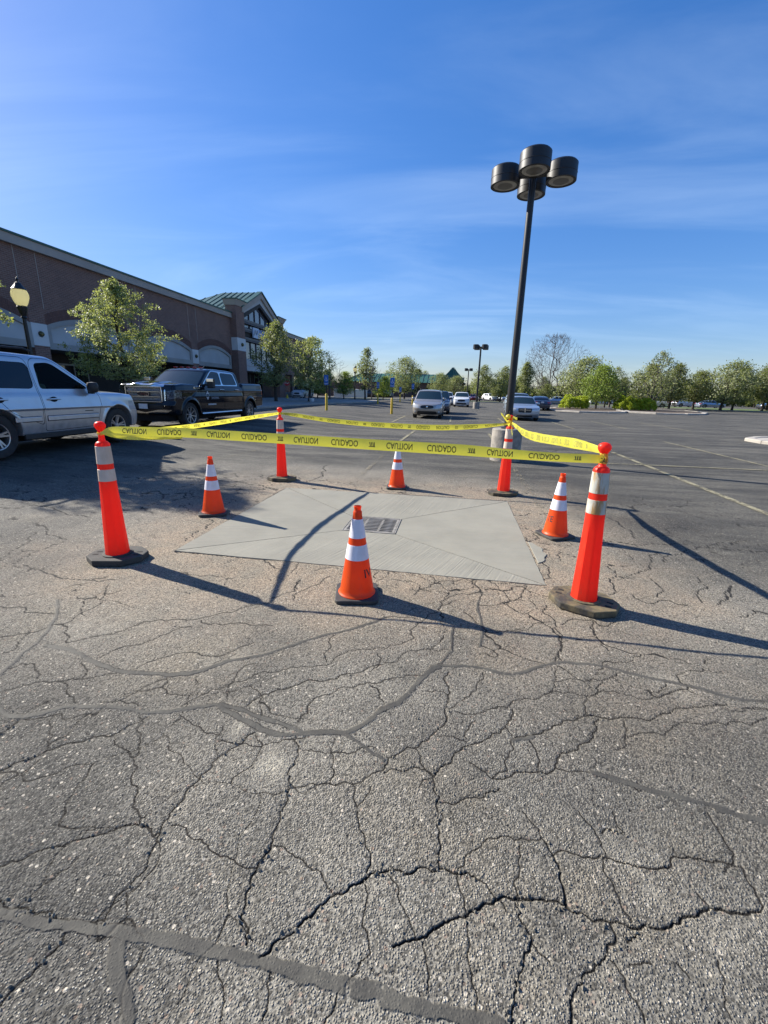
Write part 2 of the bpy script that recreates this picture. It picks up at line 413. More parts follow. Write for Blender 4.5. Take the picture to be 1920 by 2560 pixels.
(1,[(-0.109,1.041),(-0.071,0.986),(-0.028,0.93),(-0.006,0.884)]),
(1,[(0.116,1.088),(0.131,1.027),(0.144,0.978),(0.14,0.962),(0.152,0.903),(0.159,0.83),(0.169,0.784),(0.165,0.756)]),
(3,[(-0.068,0.854),(-0.036,0.873),(0.004,0.885),(0.037,0.908),(0.077,0.939),(0.14,0.962),(0.155,0.98),(0.207,1.014),(0.295,1.039),(0.339,1.047),(0.397,1.054)]),
(2,[(0.397,1.054),(0.465,1.043),(0.505,1.037),(0.571,1.03),(0.636,1.026)]),
(3,[(0.636,1.026),(0.669,1.026),(0.725,1.036),(0.796,1.063),(0.867,1.1),(0.918,1.121),(0.998,1.123),(1.068,1.141)]),
(1,[(0.303,1.041),(0.302,1.092),(0.337,1.18),(0.343,1.221)]),
(3,[(0.422,1.26),(0.451,1.208),(0.459,1.141),(0.462,1.072),(0.462,1.046)]),
(2,[(0.455,1.208),(0.539,1.219),(0.584,1.215),(0.649,1.227),(0.699,1.22),(0.735,1.215),(0.813,1.225),(0.871,1.274),(0.941,1.278),(1.019,1.285),(1.073,1.291)]),
(1,[(1.073,1.291),(1.085,1.352),(1.083,1.422),(1.084,1.478)]),
(1,[(0.584,1.389),(0.618,1.33),(0.631,1.28),(0.618,1.213),(0.623,1.148),(0.633,1.095),(0.648,1.04)]),
(2,[(0.646,1.317),(0.732,1.332)]),
(1,[(0.732,1.332),(0.718,1.413)]),
(2,[(0.301,1.031),(0.303,0.993),(0.326,0.961),(0.335,0.937)]),
(2,[(0.335,0.937),(0.298,0.864),(0.276,0.821),(0.258,0.776),(0.252,0.747)]),
(1,[(0.251,1.028),(0.269,0.999)]),
(2,[(0.582,1.023),(0.579,0.976),(0.541,0.937),(0.498,0.898),(0.463,0.882),(0.434,0.843),(0.405,0.773)]),
(1,[(0.335,0.934),(0.368,0.902),(0.378,0.893)]),
(2,[(0.657,1.012),(0.614,0.982)]),
(1,[(0.551,0.928),(0.572,0.901),(0.579,0.854),(0.597,0.825),(0.594,0.805)]),
(1,[(0.018,0.879),(0.028,0.833),(0.037,0.775)]),
(1,[(0.6,0.926),(0.665,0.937)]),
(1,[(0.734,0.954),(0.755,0.922)]),
(1,[(0.856,0.98),(0.845,0.927),(0.819,0.85)]),
(1,[(1.019,1.246),(1.092,1.274),(1.089,1.208),(1.074,1.145)]),
(1,[(0.89,1.159),(0.909,1.13)]),
(1,[(-3.952,3.028),(-4.065,3.219),(-4.087,3.356),(-4.142,3.494),(-4.322,3.728)]),
(1,[(-5.488,4.335),(-5.26,4.392),(-5.248,4.562),(-5.43,4.879)]),
(1,[(-4.53,3.923),(-4.214,3.753),(-4.037,3.681),(-3.835,3.618)]),
(1,[(-3.465,2.901),(-3.28,2.85),(-3.037,2.799),(-2.894,2.813),(-2.658,2.864)]),
(1,[(-5.248,4.562),(-4.877,4.489),(-4.5,4.348),(-4.256,4.334)]),
(1,[(-6.182,6.091),(-5.681,6.162),(-5.478,6.293),(-5.111,6.428),(-4.588,6.578),(-4.054,6.732),(-3.6,6.757),(-3.023,6.564),(-2.679,6.369)]),
(1,[(-3.768,2.872),(-3.782,3.065),(-3.807,3.324),(-3.793,3.575)]),
(1,[(-4.788,5.463),(-4.387,5.549),(-3.888,5.762),(-3.723,5.478)]),
(1,[(-3.381,5.957),(-3.169,6.197),(-2.816,6.357)]),
(1,[(-2.655,3.838),(-2.709,4.108),(-2.717,4.359),(-2.842,4.608)]),
(1,[(-2.64,2.77),(-2.554,2.636),(-2.506,2.533)]),
(1,[(-0.206,3.1),(-0.11,3.253),(-0.034,3.364),(0.025,3.413),(0.179,3.484)]),
(1,[(-0.102,3.487),(-0.055,3.359)]),
(1,[(0.033,3.06),(0.126,3.18),(0.281,3.246)]),
(1,[(0.297,3.484),(0.31,3.33),(0.303,3.116)]),
(1,[(-0.559,3.338),(-0.547,3.484)]),
(1,[(0.904,5.702),(1.113,5.845),(1.378,5.911)]),
(1,[(0.902,4.774),(0.916,4.613),(1.021,4.933)]),
(1,[(0.721,3.464),(0.663,3.337),(0.575,3.173)]),
(1,[(1.075,4.459),(0.922,4.352)]),
(1,[(0.886,4.139),(0.962,4.061),(0.984,3.944),(0.959,3.769),(0.889,3.623)]),
(1,[(-1.103,2.824),(-1.105,2.965),(-1.058,3.064),(-0.99,3.172),(-0.944,3.306)]),
(1,[(-1.286,2.822),(-1.219,2.898),(-1.142,2.957),(-1.182,3.18),(-1.138,3.002)]),
(1,[(-1.659,3.527),(-1.542,3.42),(-1.405,3.365)]),
(1,[(-1.309,3.305),(-1.313,3.514)]),
(1,[(-1.121,3.386),(-0.998,3.496)]),
(2,[(-2.586,8.851),(-2.523,8.33),(-2.423,7.877),(-2.32,7.654),(-2.373,7.34),(-2.455,6.986)]),
(2,[(1.45,4.78),(1.918,4.859),(2.338,4.89),(2.738,4.89),(3.452,4.92)]),
(1,[(2.138,5.915),(2.185,5.541),(2.214,5.263),(2.163,5.043)]),
(2,[(3.163,5.051),(3.33,5.194),(3.444,5.24)]),
(1,[(2.361,5.089),(2.612,5.25),(2.703,5.118),(2.789,4.994)]),
(1,[(1.508,3.8),(1.724,3.941),(2.049,4.325),(2.216,4.599)]),
(1,[(1.47,3.792),(1.457,3.614),(1.353,3.431)]),
(1,[(1.84,3.872),(1.859,3.643),(1.738,3.461)]),
(1,[(2.155,3.426),(2.331,3.636),(2.482,3.831)]),
(1,[(2.482,3.831),(2.28,3.524)]),
(2,[(2.435,12.316),(2.863,12.581),(3.627,14.02)]),
(1,[(2.163,4.35),(2.488,4.66),(2.865,4.919),(3.312,5.114)]),
(1,[(2.665,5.369),(2.923,5.659),(3.047,5.515)]),
(1,[(2.595,6.719),(2.678,6.414),(2.99,6.821)]),
(1,[(8.963,18.705),(8.625,17.56),(9.219,17.986)]),
(1,[(1.551,3.473),(1.603,3.335),(1.807,3.426),(1.939,3.358)]),
(1,[(2.28,3.966),(2.249,3.726),(2.055,3.429)]),
(1,[(2.207,3.236),(2.373,3.356),(2.452,3.329)])]
SEALS=[
(0.023,[(-2.799,2.471),(-2.605,2.269),(-2.492,2.081),(-2.443,1.97),(-2.434,1.872),(-2.387,1.734),(-2.364,1.676)]),
(0.03,[(-2.366,1.96),(-2.214,1.952),(-2.086,1.917),(-1.903,1.85),(-1.759,1.818),(-1.607,1.826),(-1.449,1.842),(-1.358,1.874),(-1.297,1.913),(-1.213,2.018)]),
(0.023,[(-1.213,2.018),(-1.075,2.091),(-0.968,2.185),(-0.859,2.297),(-0.738,2.403),(-0.603,2.488),(-0.467,2.607),(-0.386,2.704)]),
(0.026,[(-2.285,1.538),(-2.102,1.453),(-2.031,1.427),(-1.945,1.43),(-1.878,1.463),(-1.829,1.505),(-1.757,1.538),(-1.619,1.557),(-1.485,1.566),(-1.38,1.56),(-1.294,1.579),(-1.219,1.616),(-1.117,1.655),(-1.065,1.673)]),
(0.025,[(-1.069,1.681),(-0.921,1.659),(-0.797,1.626),(-0.695,1.607),(-0.592,1.575)]),
(0.03,[(-1.057,1.658),(-0.966,1.626),(-0.864,1.591),(-0.79,1.557),(-0.705,1.547),(-0.592,1.575),(-0.497,1.597),(-0.399,1.607)]),
(0.021,[(-0.399,1.607),(-0.323,1.562),(-0.25,1.516),(-0.196,1.495)]),
(0.028,[(-0.391,1.617),(-0.335,1.667),(-0.281,1.747),(-0.244,1.803)]),
(0.037,[(-0.245,1.803),(-0.18,1.857),(-0.129,1.948),(-0.088,2.053),(-0.029,2.158),(0.022,2.224)]),
(0.016,[(0.022,2.224),(0.089,2.38),(0.103,2.66)]),
(0.023,[(0.022,2.224),(0.158,2.243),(0.278,2.24),(0.368,2.213),(0.433,2.211),(0.532,2.267),(0.638,2.343),(0.769,2.396),(0.905,2.407),(1.005,2.392),(1.109,2.356),(1.257,2.321),(1.391,2.296),(1.495,2.266),(1.595,2.238),(1.778,2.245)]),
(0.023,[(0.692,1.587),(0.762,1.571),(0.847,1.555),(0.946,1.535),(1.027,1.524),(1.106,1.513),(1.18,1.496)]),
(0.024,[(1.13,1.494),(1.219,1.478),(1.292,1.468)]),
(0.024,[(0.376,1.712),(0.448,1.735),(0.471,1.751)]),
(0.016,[(0.299,3.115),(0.296,2.761),(0.267,2.467)]),
(0.034,[(-1.301,0.73),(-1.252,0.73),(-1.186,0.729),(-1.092,0.731),(-1.003,0.743),(-0.914,0.747),(-0.833,0.75),(-0.746,0.753),(-0.625,0.758),(-0.533,0.758),(-0.45,0.759),(-0.38,0.755),(-0.31,0.75),(-0.211,0.747),(-0.079,0.755)]),
(0.042,[(-0.078,0.746),(-0.015,0.739),(0.076,0.737),(0.164,0.737),(0.222,0.736)]),
(0.042,[(-0.858,0.734),(-0.829,0.691),(-0.794,0.657),(-0.749,0.628),(-0.707,0.584)])]
# ------------------------------------------------------------------ ground
PAD = [(-2.59, 3.55), (-2.58, 6.48), (0.90, 6.45), (0.88, 3.49)]
GR = [(-1.19, 4.63), (-1.19, 5.22), (-0.56, 5.24), (-0.56, 4.63)]
def ground_material():
    n = N('asphalt')
    pos = n.tc.outputs['Object']
    cr, seal, dust, fresh = n.attr('crack'), n.attr('seal'), n.attr('dust'), n.attr('fresh')
    big = n.noise(0.55, 6, 0.6)
    med = n.noise(3.2, 5, 0.62)
    blot = n.ramp(n.noise(1.3, 5, 0.65, vec=n.vec(loc=(7, 3, 0))), 0.50, 0.74)
    base = n.mix(n.ramp(big, 0.34, 0.66), (0.205, 0.190, 0.156), (0.080, 0.076, 0.066))
    base = n.mix(n.math('MULTIPLY', blot, 0.55), base, (0.230, 0.196, 0.140))
    base = n.mix(n.math('MULTIPLY', n.ramp(med, 0.5, 0.78), 0.45), base, (0.062, 0.058, 0.049))
    newer = n.mix(n.ramp(n.noise(0.8, 6, 0.7, vec=n.vec(scale=(0.35, 1.6, 1))), 0.36, 0.7), (0.036, 0.035, 0.031), (0.118, 0.110, 0.090))
    newer = n.mix(n.math('MULTIPLY', n.ramp(n.noise(0.45, 7, 0.72, vec=n.vec(loc=(11, 4, 0), scale=(.7, 1.3, 1))), 0.52, 0.62), 0.6), newer, (0.026, 0.025, 0.023))
    newer = n.mix(n.math('MULTIPLY', n.ramp(n.noise(2.4, 7, 0.75, vec=n.vec(loc=(1, 14, 0), scale=(.5, 1.6, 1))), 0.60, 0.70), 0.55), newer, (0.19, 0.175, 0.145))
    base = n.mix(fresh, base, newer)
    base = n.mix(dust, base, n.mix(n.ramp(med, 0.35, 0.7), (0.285, 0.226, 0.160), (0.225, 0.195, 0.146)))
    # aggregate stones worn proud of the binder
    vv = n.voro(138.0, 'F1', out=0); vc = n.voro(138.0, 'F1', out=1)
    sepc = n.n.new('ShaderNodeSeparateColor'); n.l.new(vc, sepc.inputs[0])
    vv2 = n.voro(52.0, 'F1', out=0, vec=n.vec(loc=(3, 5, 1))); vc2 = n.voro(52.0, 'F1', out=1, vec=n.vec(loc=(3, 5, 1)))
    sep2 = n.n.new('ShaderNodeSeparateColor'); n.l.new(vc2, sep2.inputs[0])
    tone = n.math('MULTIPLY_ADD', sepc.outputs[0], 1.30, 0.36)
    stone = n.mix(1.0, base, n.mix(0.0, (1, 1, 1), (1, 1, 1)), 'MULTIPLY')
    gray = n.n.new('ShaderNodeCombineColor')
    for i in range(3): n.l.new(tone, gray.inputs[i])
    col = n.mix(1.0, base, gray.outputs[0], 'MULTIPLY')
    nostone = n.math('MULTIPLY', n.math('SUBTRACT', 1.0, seal), n.math('MULTIPLY_ADD', fresh, -0.55, 1.0))
    bright = n.math('MULTIPLY', n.math('GREATER_THAN', sepc.outputs[1], 0.74), n.ramp(vv, 0.42, 0.30))
    bright = n.math('MULTIPLY', bright, n.math('MULTIPLY', n.ramp(n.noise(0.9, 3, vec=n.vec(loc=(1, 9, 0))), 0.20, 0.55), nostone))
    col = n.mix(n.math('MULTIPLY', bright, 0.95), col, n.mix(sepc.outputs[2], (0.56, 0.52, 0.43), (0.30, 0.27, 0.22)))
    bright2 = n.math('MULTIPLY', n.math('MULTIPLY', n.math('GREATER_THAN', sep2.outputs[1], 0.80), n.ramp(vv2, 0.34, 0.26)), nostone)
    col = n.mix(n.math('MULTIPLY', bright2, 0.9), col, n.mix(sep2.outputs[2], (0.52, 0.47, 0.38), (0.22, 0.16, 0.12)))
    pit = n.math('MULTIPLY', n.math('GREATER_THAN', sep2.outputs[0], 0.80), n.ramp(vv2, 0.30, 0.16))
    pit = n.math('MULTIPLY', pit, n.math('SUBTRACT', 1.0, seal))
    col = n.mix(n.math('MULTIPLY', pit, 0.6), col, (0.045, 0.040, 0.036))
    chalk = n.attr('chalk')
    col = n.mix(n.math('MULTIPLY', chalk, n.ramp(n.noise(45, 5, .8), .35, .6)), col, (0.46, 0.42, 0.33))
    sealc = n.mix(n.ramp(n.noise(9.0, 5), 0.3, 0.7), (0.042, 0.040, 0.035), (0.076, 0.072, 0.060))
    col = n.mix(n.math('MULTIPLY', seal, 0.92), col, sealc)
    crk = n.ramp(n.math('ADD', cr, n.math('MULTIPLY_ADD', n.noise(140.0, 3, 0.7), 0.5, -0.25)), 0.20, 0.52)
    col = n.mix(n.math('MULTIPLY', n.ramp(cr, 0.05, 0.5), 0.30), col, (0.07, 0.06, 0.048))
    col = n.mix(crk, col, (0.018, 0.016, 0.013))
    # relief
    hs = n.math('MULTIPLY', n.ramp(vv, 0.62, 0.05), n.math('MULTIPLY_ADD', sepc.outputs[0], 0.8, 0.2))
    hs = n.math('ADD', hs, n.math('MULTIPLY', pit, -2.2))
    hs = n.math('ADD', hs, n.math('MULTIPLY', n.noise(60.0, 5, 0.7), 0.9))
    rel = n.math('MULTIPLY', hs, n.math('MULTIPLY_ADD', seal, -0.85, 1.0))
    rel = n.math('MULTIPLY', rel, n.math('MULTIPLY_ADD', fresh, -0.35, 1.0))
    b = n.bump(rel, 1.0, 0.0085)
    return n.done(color=col, rough=n.math('MULTIPLY_ADD', seal, -0.10, 0.88), normal=b, spec=0.35)
M_ASPH = ground_material()

CHALK = [(-0.88, 1.55, .05, .9), (-.66, 1.37, .07, 1.0), (-1.25, 2.11, .14, .5), (1.31, 2.28, .10, .6), (.72, 1.20, .10, .45), (.86, 1.0, .10, .4), (-2.2, 2.2, .2, .3)]
def build_ground():
    rad = [0.45]
    while rad[-1] < 1400:
        r = rad[-1]; rad.append(r * (1.0030 if r < 4 else 1.0062 if r < 15 else 1.035))
    rad = np.array(rad)
    a_f = np.arange(-64, 48, math.degrees(0.0031))
    ang = np.radians(np.concatenate([a_f, np.arange(a_f[-1] + 2, 294 - 1, 3.0)]))
    nr, na = len(rad), len(ang)
    A, Rr = np.meshgrid(ang, rad)
    X = (Rr * np.sin(A)).ravel(); Y = (Rr * np.cos(A)).ravel(); RR = Rr.ravel()
    Z = terr(X, Y).copy()
    n = len(X)
    near = RR < 16
    idx = np.nonzero(near)[0]
    x, y, r = X[idx], Y[idx], RR[idx]
    z = (fbm(x * 1.7, y * 1.7, 3, 5) - 0.5) * 0.012 + (fbm(x * 9, y * 9, 3, 9) - 0.5) * 0.006
    z *= 1 - sstep(8, 15, r)
    crack = np.zeros(len(idx)); seal = np.zeros(len(idx)); depth = np.zeros(len(idx))
    cell = 0.0017 * r
    def seg_dist(pts, wide):
        D = np.full(len(x), 9.0)
        for (x0, y0), (x1, y1) in zip(pts[:-1], pts[1:]):
            m = np.nonzero((x > min(x0, x1) - wide) & (x < max(x0, x1) + wide) & (y > min(y0, y1) - wide) & (y < max(y0, y1) + wide))[0]
            if not len(m): continue
            dx, dy = x1 - x0, y1 - y0; L2 = dx * dx + dy * dy + 1e-12
            t = np.clip(((x[m] - x0) * dx + (y[m] - y0) * dy) / L2, 0, 1)
            d = np.hypot(x[m] - x0 - t * dx, y[m] - y0 - t * dy)
            D[m] = np.minimum(D[m], d)
        return D
    def jag(pts, amp, lev=4):
        for _ in range(lev):
            o = [pts[0]]
            for p, q in zip(pts[:-1], pts[1:]):
                L = math.hypot(q[0] - p[0], q[1] - p[1]); s = rnd.uniform(-1, 1) * amp * L
                o.append(((p[0] + q[0]) / 2 - (q[1] - p[1]) / (L + 1e-9) * s, (p[1] + q[1]) / 2 + (q[0] - p[0]) / (L + 1e-9) * s)); o.append(q)
            pts = o; amp *= 0.9
        return pts
    wn_ = fbm(x * 16, y * 16, 3, 31)
    # wandering hairline network between the traced cracks
    wx = x + (fbm(x * 2.1, y * 2.1, 4, 40) - .5) * 0.55 + (fbm(x * 14, y * 14, 2, 44) - .5) * 0.05
    wy = y + (fbm(x * 2.1, y * 2.1, 4, 50) - .5) * 0.55 + (fbm(x * 14, y * 14, 2, 54) - .5) * 0.05
    for cs, amp, sd in ((0.42, 0.9, 3), (0.19, 0.6, 8)):
        gx, gy = wx / cs, wy / cs; ix, iy = np.floor(gx), np.floor(gy)
        f1 = np.full(len(x), 9.0); f2 = f1.copy(); p1 = np.zeros((2, len(x))); p2 = p1.copy()
        for i in (-1, 0, 1):
            for j in (-1, 0, 1):
                cx, cy = ix + i, iy + j
                sx, sy = cx + _h(cx, cy, sd) * .9, cy + _h(cx, cy, sd + 1) * .9
                d = np.hypot(gx - sx, gy - sy)
                b = d < f1; c = (~b) & (d < f2)
                f2 = np.where(b, f1, np.where(c, d, f2)); p2 = np.where(b, p1, np.where(c, np.stack([sx, sy]), p2))
                f1 = np.where(b, d, f1); p1 = np.where(b, np.stack([sx, sy]), p1)
        sep_ = np.hypot(p1[0] - p2[0], p1[1] - p2[1]) + 1e-6
        ed = (f2 ** 2 - f1 ** 2) / (2 * sep_) * cs
        keep = sstep(.42, .52, fbm(x * .9, y * .9, 3, 60 + sd)) if cs < .3 else sstep(.36, .50, fbm(x * .8, y * .8, 3, 60 + sd))
        zone = np.where(y > 7.4, 0.30, 1.0) * np.where(cs < .3, sstep(2.4, 3.4, y) * (1 - sstep(6.5, 8, y)), 1.0)
        zone = zone * (1 - sstep(9, 15, r))
        w = np.maximum(0.0021, cell * 1.05)
        k = np.exp(-(ed / w) ** 2) * keep * zone * amp * np.clip(0.0060 / w, 0.72, 1)
        crack = np.maximum(crack, k * 0.85); depth = np.maximum(depth, k * 0.005)
    for wt, pts in CRACKS:
        P = jag(pts, 0.20)
        D = seg_dist(P, 0.05)
        w0 = (0.0016, 0.0023, 0.0033)[wt - 1] * (0.25 + 1.5 * wn_)
        w = np.maximum(w0, cell * 1.05)
        k = np.exp(-(D / w) ** 2) * np.clip(w0 / w * 1.6, 0.72, 1)
        crack = np.maximum(crack, k); depth = np.maximum(depth, k * (0.004, 0.006, 0.009)[wt - 1])
        z += -0.0025 * np.exp(-(D / 0.03) ** 2) * (wt > 1)
    en = (fbm(x * 11, y * 11, 3, 77) - .5)
    for wd, pts in SEALS:
        D = seg_dist(jag(pts, 0.05, 2), 0.2)
        hw = wd / 2 * (0.95 + 0.9 * en + 0.7 * (fbm(x * 40, y * 40, 2, 71) - .5))
        s = 1 - sstep(hw * 0.82, hw * 1.1 + cell, D)
        s = s * sstep(.06, .22, fbm(x * 23, y * 23, 3, 88))
        crack = np.maximum(crack, 0.75 * np.exp(-((D - hw * .98) / np.maximum(.002, cell)) ** 2) * sstep(.52, .6, fbm(x * 5, y * 5, 2, 93)))
        seal = np.maximum(seal, s)
    depth *= (1 - 0.45 * seal); crack *= (1 - 0.45 * seal)
    z = z - depth + seal * 0.0008
    # under the concrete slab and kept below the drain
    inpad = (x > -2.57) & (x < 0.875) & (y > 3.535) & (y < 6.44)
    z[inpad] = -0.12; crack[inpad] = 1.0
    Z[idx] += z
    full = lambda v: (lambda f: (f.__setitem__(idx, v), f)[1])(np.zeros(n, dtype=np.float32))
    crA, seA = full(crack), full(seal)
    dx = np.maximum(np.maximum(-2.59 - X, X - 0.9), 0); dy = np.maximum(np.maximum(3.5 - Y, Y - 6.47), 0)
    dp = np.hypot(dx, dy) + (fbm(X * 1.5, Y * 1.5, 4, 21) - .5) * 1.3
    dustA = (1 - sstep(0.05, 1.35, dp)) * 0.75 + 0.25 * (1 - sstep(0.4, 2.6, dp))
    fr = sstep(7.0, 9.8, Y + (fbm(X * .6, Y * .6, 4, 25) - .5) * 3.0)
    fr = np.maximum(fr, sstep(1.9, 3.4, X + 0.5 * (Y - 4) + (fbm(X, Y, 3, 26) - .5) * 1.2) * sstep(3.0, 4.5, Y) * 0.95)
    fr = np.maximum(fr, sstep(4.2, 7.0, -X + (fbm(X, Y, 3, 27) - .5) * 2.0) * sstep(4.2, 6.0, Y) * 0.9)
    fr = np.maximum(fr, 0.55 * sstep(0.3, 1.5, X + (fbm(X, Y, 3, 28) - .5)) * (1 - sstep(2.2, 3.2, Y)))
    i0 = np.arange(nr - 1)[:, None] * na; j = np.arange(na)[None, :]; jn = (j + 1) % na
    F = np.stack([i0 + j, i0 + jn, i0 + na + jn, i0 + na + j], -1).reshape(-1, 4)
    V = np.stack([X, Y, Z], 1)
    F = F[:, ::-1].copy()
    o = obj('ground', V, F, M_ASPH, smooth=True)
    chalk = np.zeros(n, dtype=np.float32)
    for cx, cy, cr_, ca in CHALK:
        chalk = np.maximum(chalk, ca * np.exp(-(((X - cx) ** 2 + (Y - cy) ** 2) / cr_ ** 2)) * sstep(.25, .55, fbm(X * 12, Y * 12, 3, 66)))
    for nm, a in (('chalk', chalk), ('crack', crA), ('seal', seA), ('dust', dustA), ('fresh', fr)):
        at = o.data.attributes.new(nm, 'FLOAT', 'POINT'); at.data.foreach_set('value', a.astype(np.float32))
    tag(o, 'cracked grey asphalt of the parking lot with tar sealed cracks', 'parking lot', kind='structure')
    c = obj('ground_under_viewer', [(0.5 * math.sin(a), 0.5 * math.cos(a), -0.012) for a in np.linspace(0, TAU, 24, endpoint=False)], [tuple(range(24))[::-1]], M_ASPH)
    tag(c, 'asphalt right where the viewer stands', 'parking lot', kind='structure')
build_ground()

# ------------------------------------------------------------------ concrete slab round the drain
def slab_material():
    n = N('fresh_concrete')
    a = n.noise(1.6, 5, 0.6)
    col = n.mix(n.ramp(a, 0.3, 0.7), (0.262, 0.250, 0.205), (0.222, 0.212, 0.174))
    col = n.mix(n.math('MULTIPLY', n.ramp(n.noise(60, 4, 0.7), 0.55, 0.75), 0.25), col, (0.20, 0.20, 0.18))
    col = n.mix(n.math('MULTIPLY', n.ramp(n.noise(0.9, 6, 0.7, vec=n.vec(loc=(4, 2, 0))), 0.52, 0.72), 0.35), col, (0.25, 0.225, 0.17))
    broom = n.noise(30.0, 3, 0.6, vec=n.vec(scale=(0.05, 2.2, 1)))
    swirl = n.noise(13.0, 4, 0.6, vec=n.vec(scale=(0.07, 1.5, 1), loc=(2, 1, 0)), dist=0.2)
    col = n.mix(n.math('MULTIPLY', n.ramp(swirl, 0.48, 0.66), 0.16), col, (0.195, 0.192, 0.165))
    h = n.math('ADD', n.math('MULTIPLY', broom, 1.0), n.math('MULTIPLY', swirl, 0.7))
    b = n.bump(h, 0.8, 0.008)
    b = n.bump(n.noise(220, 3), 0.35, 0.002, b)
    return n.done(color=col, rough=0.86, normal=b, spec=0.3)
M_SLAB = slab_material()
M_PIT = simple('drain_dark', (0.02, 0.018, 0.016), rough=1.0)
M_IRON = simple('cast_iron', (0.30, 0.28, 0.25), (0.16, 0.15, 0.13), 12, rough=0.7, metal=0.0, bump=0.5, bscale=120)
pad = thing('drain_slab', (0, 0, 0), 0, 'new grey concrete slab troweled down to a storm drain inside the caution tape', 'concrete slab')
def facet(a, b, c, d, ang):
    # a, b outer corners; c, d inner corners at the grate; panel local x axis runs along its broom direction
    cx, cy = sum(p[0] for p in (a, b, c, d)) / 4, sum(p[1] for p in (a, b, c, d)) / 4
    ca, sa = math.cos(-ang), math.sin(-ang)
    def loc(u, v):
        ox, oy = a[0] + (b[0] - a[0]) * u, a[1] + (b[1] - a[1]) * u
        ix, iy = d[0] + (c[0] - d[0]) * u, d[1] + (c[1] - d[1]) * u
        x, y = ox + (ix - ox) * v, oy + (iy - oy) * v
        z = 0.006 - 0.032 * v
        return x, y, z
    nu, nv = 30, 20; V, F = [], []
    e = 0.0058
    for j in range(nv + 1):
        for i in range(nu + 1):
            u = min(max(i / nu, 0.001), 0.999)
            x, y, z = loc(u, j / nv)
            # pull the edges in a little so a tooled joint stays between the panels
            x += (cx - x) * e; y += (cy - y) * e
            if j == 0:
                x += rnd.uniform(-.004, .004); y += rnd.uniform(-.004, .004)
            z += (float(fbm(np.array(x * 3.0), np.array(y * 3.0), 2, 3)) - .5) * 0.006
            dx, dy = x - cx, y - cy
            V.append((dx * ca - dy * sa, dx * sa + dy * ca, z))
    for j in range(nv):
        for i in range(nu):
            k = j * (nu + 1) + i; F.append((k, k + 1, k + nu + 2, k + nu + 1))
    ring = [i for i in range(nu + 1)] + [(j + 1) * (nu + 1) - 1 for j in range(1, nu * 0 + nv + 1)] + [nv * (nu + 1) + i for i in range(nu - 1, -1, -1)] + [j * (nu + 1) for j in range(nv - 1, 0, -1)]
    m = len(V)
    for k in ring: x, y, z = V[k]; V.append((x, y, z - 0.10))
    L = len(ring)
    for k in range(L):
        F.append((ring[(k + 1) % L], ring[k], m + k, m + (k + 1) % L))
    o = obj('concrete_panel', V, F, M_SLAB, pad, smooth=True, loc=(cx, cy, 0), rotz=ang)
    try: o.data.set_sharp_from_angle(angle=math.radians(40))
    except Exception: pass
facet(PAD[0], PAD[3], GR[3], GR[0], math.radians(70))
facet(PAD[3], PAD[2], GR[2], GR[3], math.radians(-4))
facet(PAD[2], PAD[1], GR[1], GR[2], math.radians(78))
facet(PAD[1], PAD[0], GR[0], GR[1], math.radians(14))
# small overspill of concrete beyond the right edge
ov = [(0.905 + 0.13 * math.sin(t) ** 0.6 * (0.9 + 0.1 * math.sin(7 * t + 1)), 4.62 - 0.62 * t / math.pi) for t in np.linspace(0.0, math.pi, 18)]
mb = MB(); mb.prism([(x, y) for x, y in ov][::-1], -0.03, 0.0075)
mb.build('concrete_overspill', M_SLAB, pad, bevel=0.003)
# drain grate
grate = thing('drain_grate', (-0.875, 4.93, -0.034), 0, 'cast iron storm drain grate in the middle of the concrete slab', 'drain grate')
W2, H2 = 0.300, 0.288
mb = MB()
for (x0, x1, y0, y1) in ((-W2, W2, -H2, -H2 + .028), (-W2, W2, H2 - .028, H2), (-W2, -W2 + .03, -H2 + .028, H2 - .028), (W2 - .03, W2, -H2 + .028, H2 - .028)):
    mb.box(x0, x1, y0, y1, -.03, .012)
mb.build('frame', M_IRON, grate, bevel=0.003)
mb = MB()
e0, e1 = W2 + .004, W2 + .016
mb.box(-e1, e1, -H2 - .016, -H2 - .004, -.05, .015).box(-e1, e1, H2 + .004, H2 + .016, -.05, .015).box(-e1, -e0, -H2 - .004, H2 + .004, -.05, .015).box(e0, e1, -H2 - .004, H2 + .004, -.05, .015)
mb.build('curb_frame', M_IRON, grate)
mb = MB()
for x in (-0.10, 0.10): mb.box(x - .014, x + .014, -H2 + .028, H2 - .028, -.03, .005)
mb.build('cross_bar', M_IRON, grate, bevel=0.002)
bar_me = None
for i in range(9):
    y = -H2 + 0.028 + (i + 0.5) * (2 * H2 - 0.056) / 9
    if bar_me is None:
        V, F = [], []
        L = 40
        for k in range(L + 1):
            x = -W2 + .03 + (2 * W2 - .06) * k / L; w = 0.0095; dy = 0.004 * math.sin(x * 24)
            for sx, zz_ in ((-w, -.028), (-w, .006), (-w * .5, .0105), (w * .5, .0105), (w, .006), (w, -.028)): V.append((x, sx + dy, zz_))
        for k in range(L):
            for q in range(5): F.append((k * 6 + q, k * 6 + q + 1, (k + 1) * 6 + q + 1, (k + 1) * 6 + q))
        bar_me = mesh_from('bar', V, F, M_IRON)
    o = bpy.data.objects.new('bar', bar_me); o.location = (0, y, 0); link(o, grate)
mb = MB()
mb.box(-.34, .34, -.33, .33, -.75, -.72)
for b in ((-.34, -.32, -.33, .33), (.32, .34, -.33, .33), (-.32, .32, -.33, -.31), (-.32, .32, .31, .33)): mb.box(*b, -.72, -.052)
mb.build('drain_pit', M_PIT, grate)

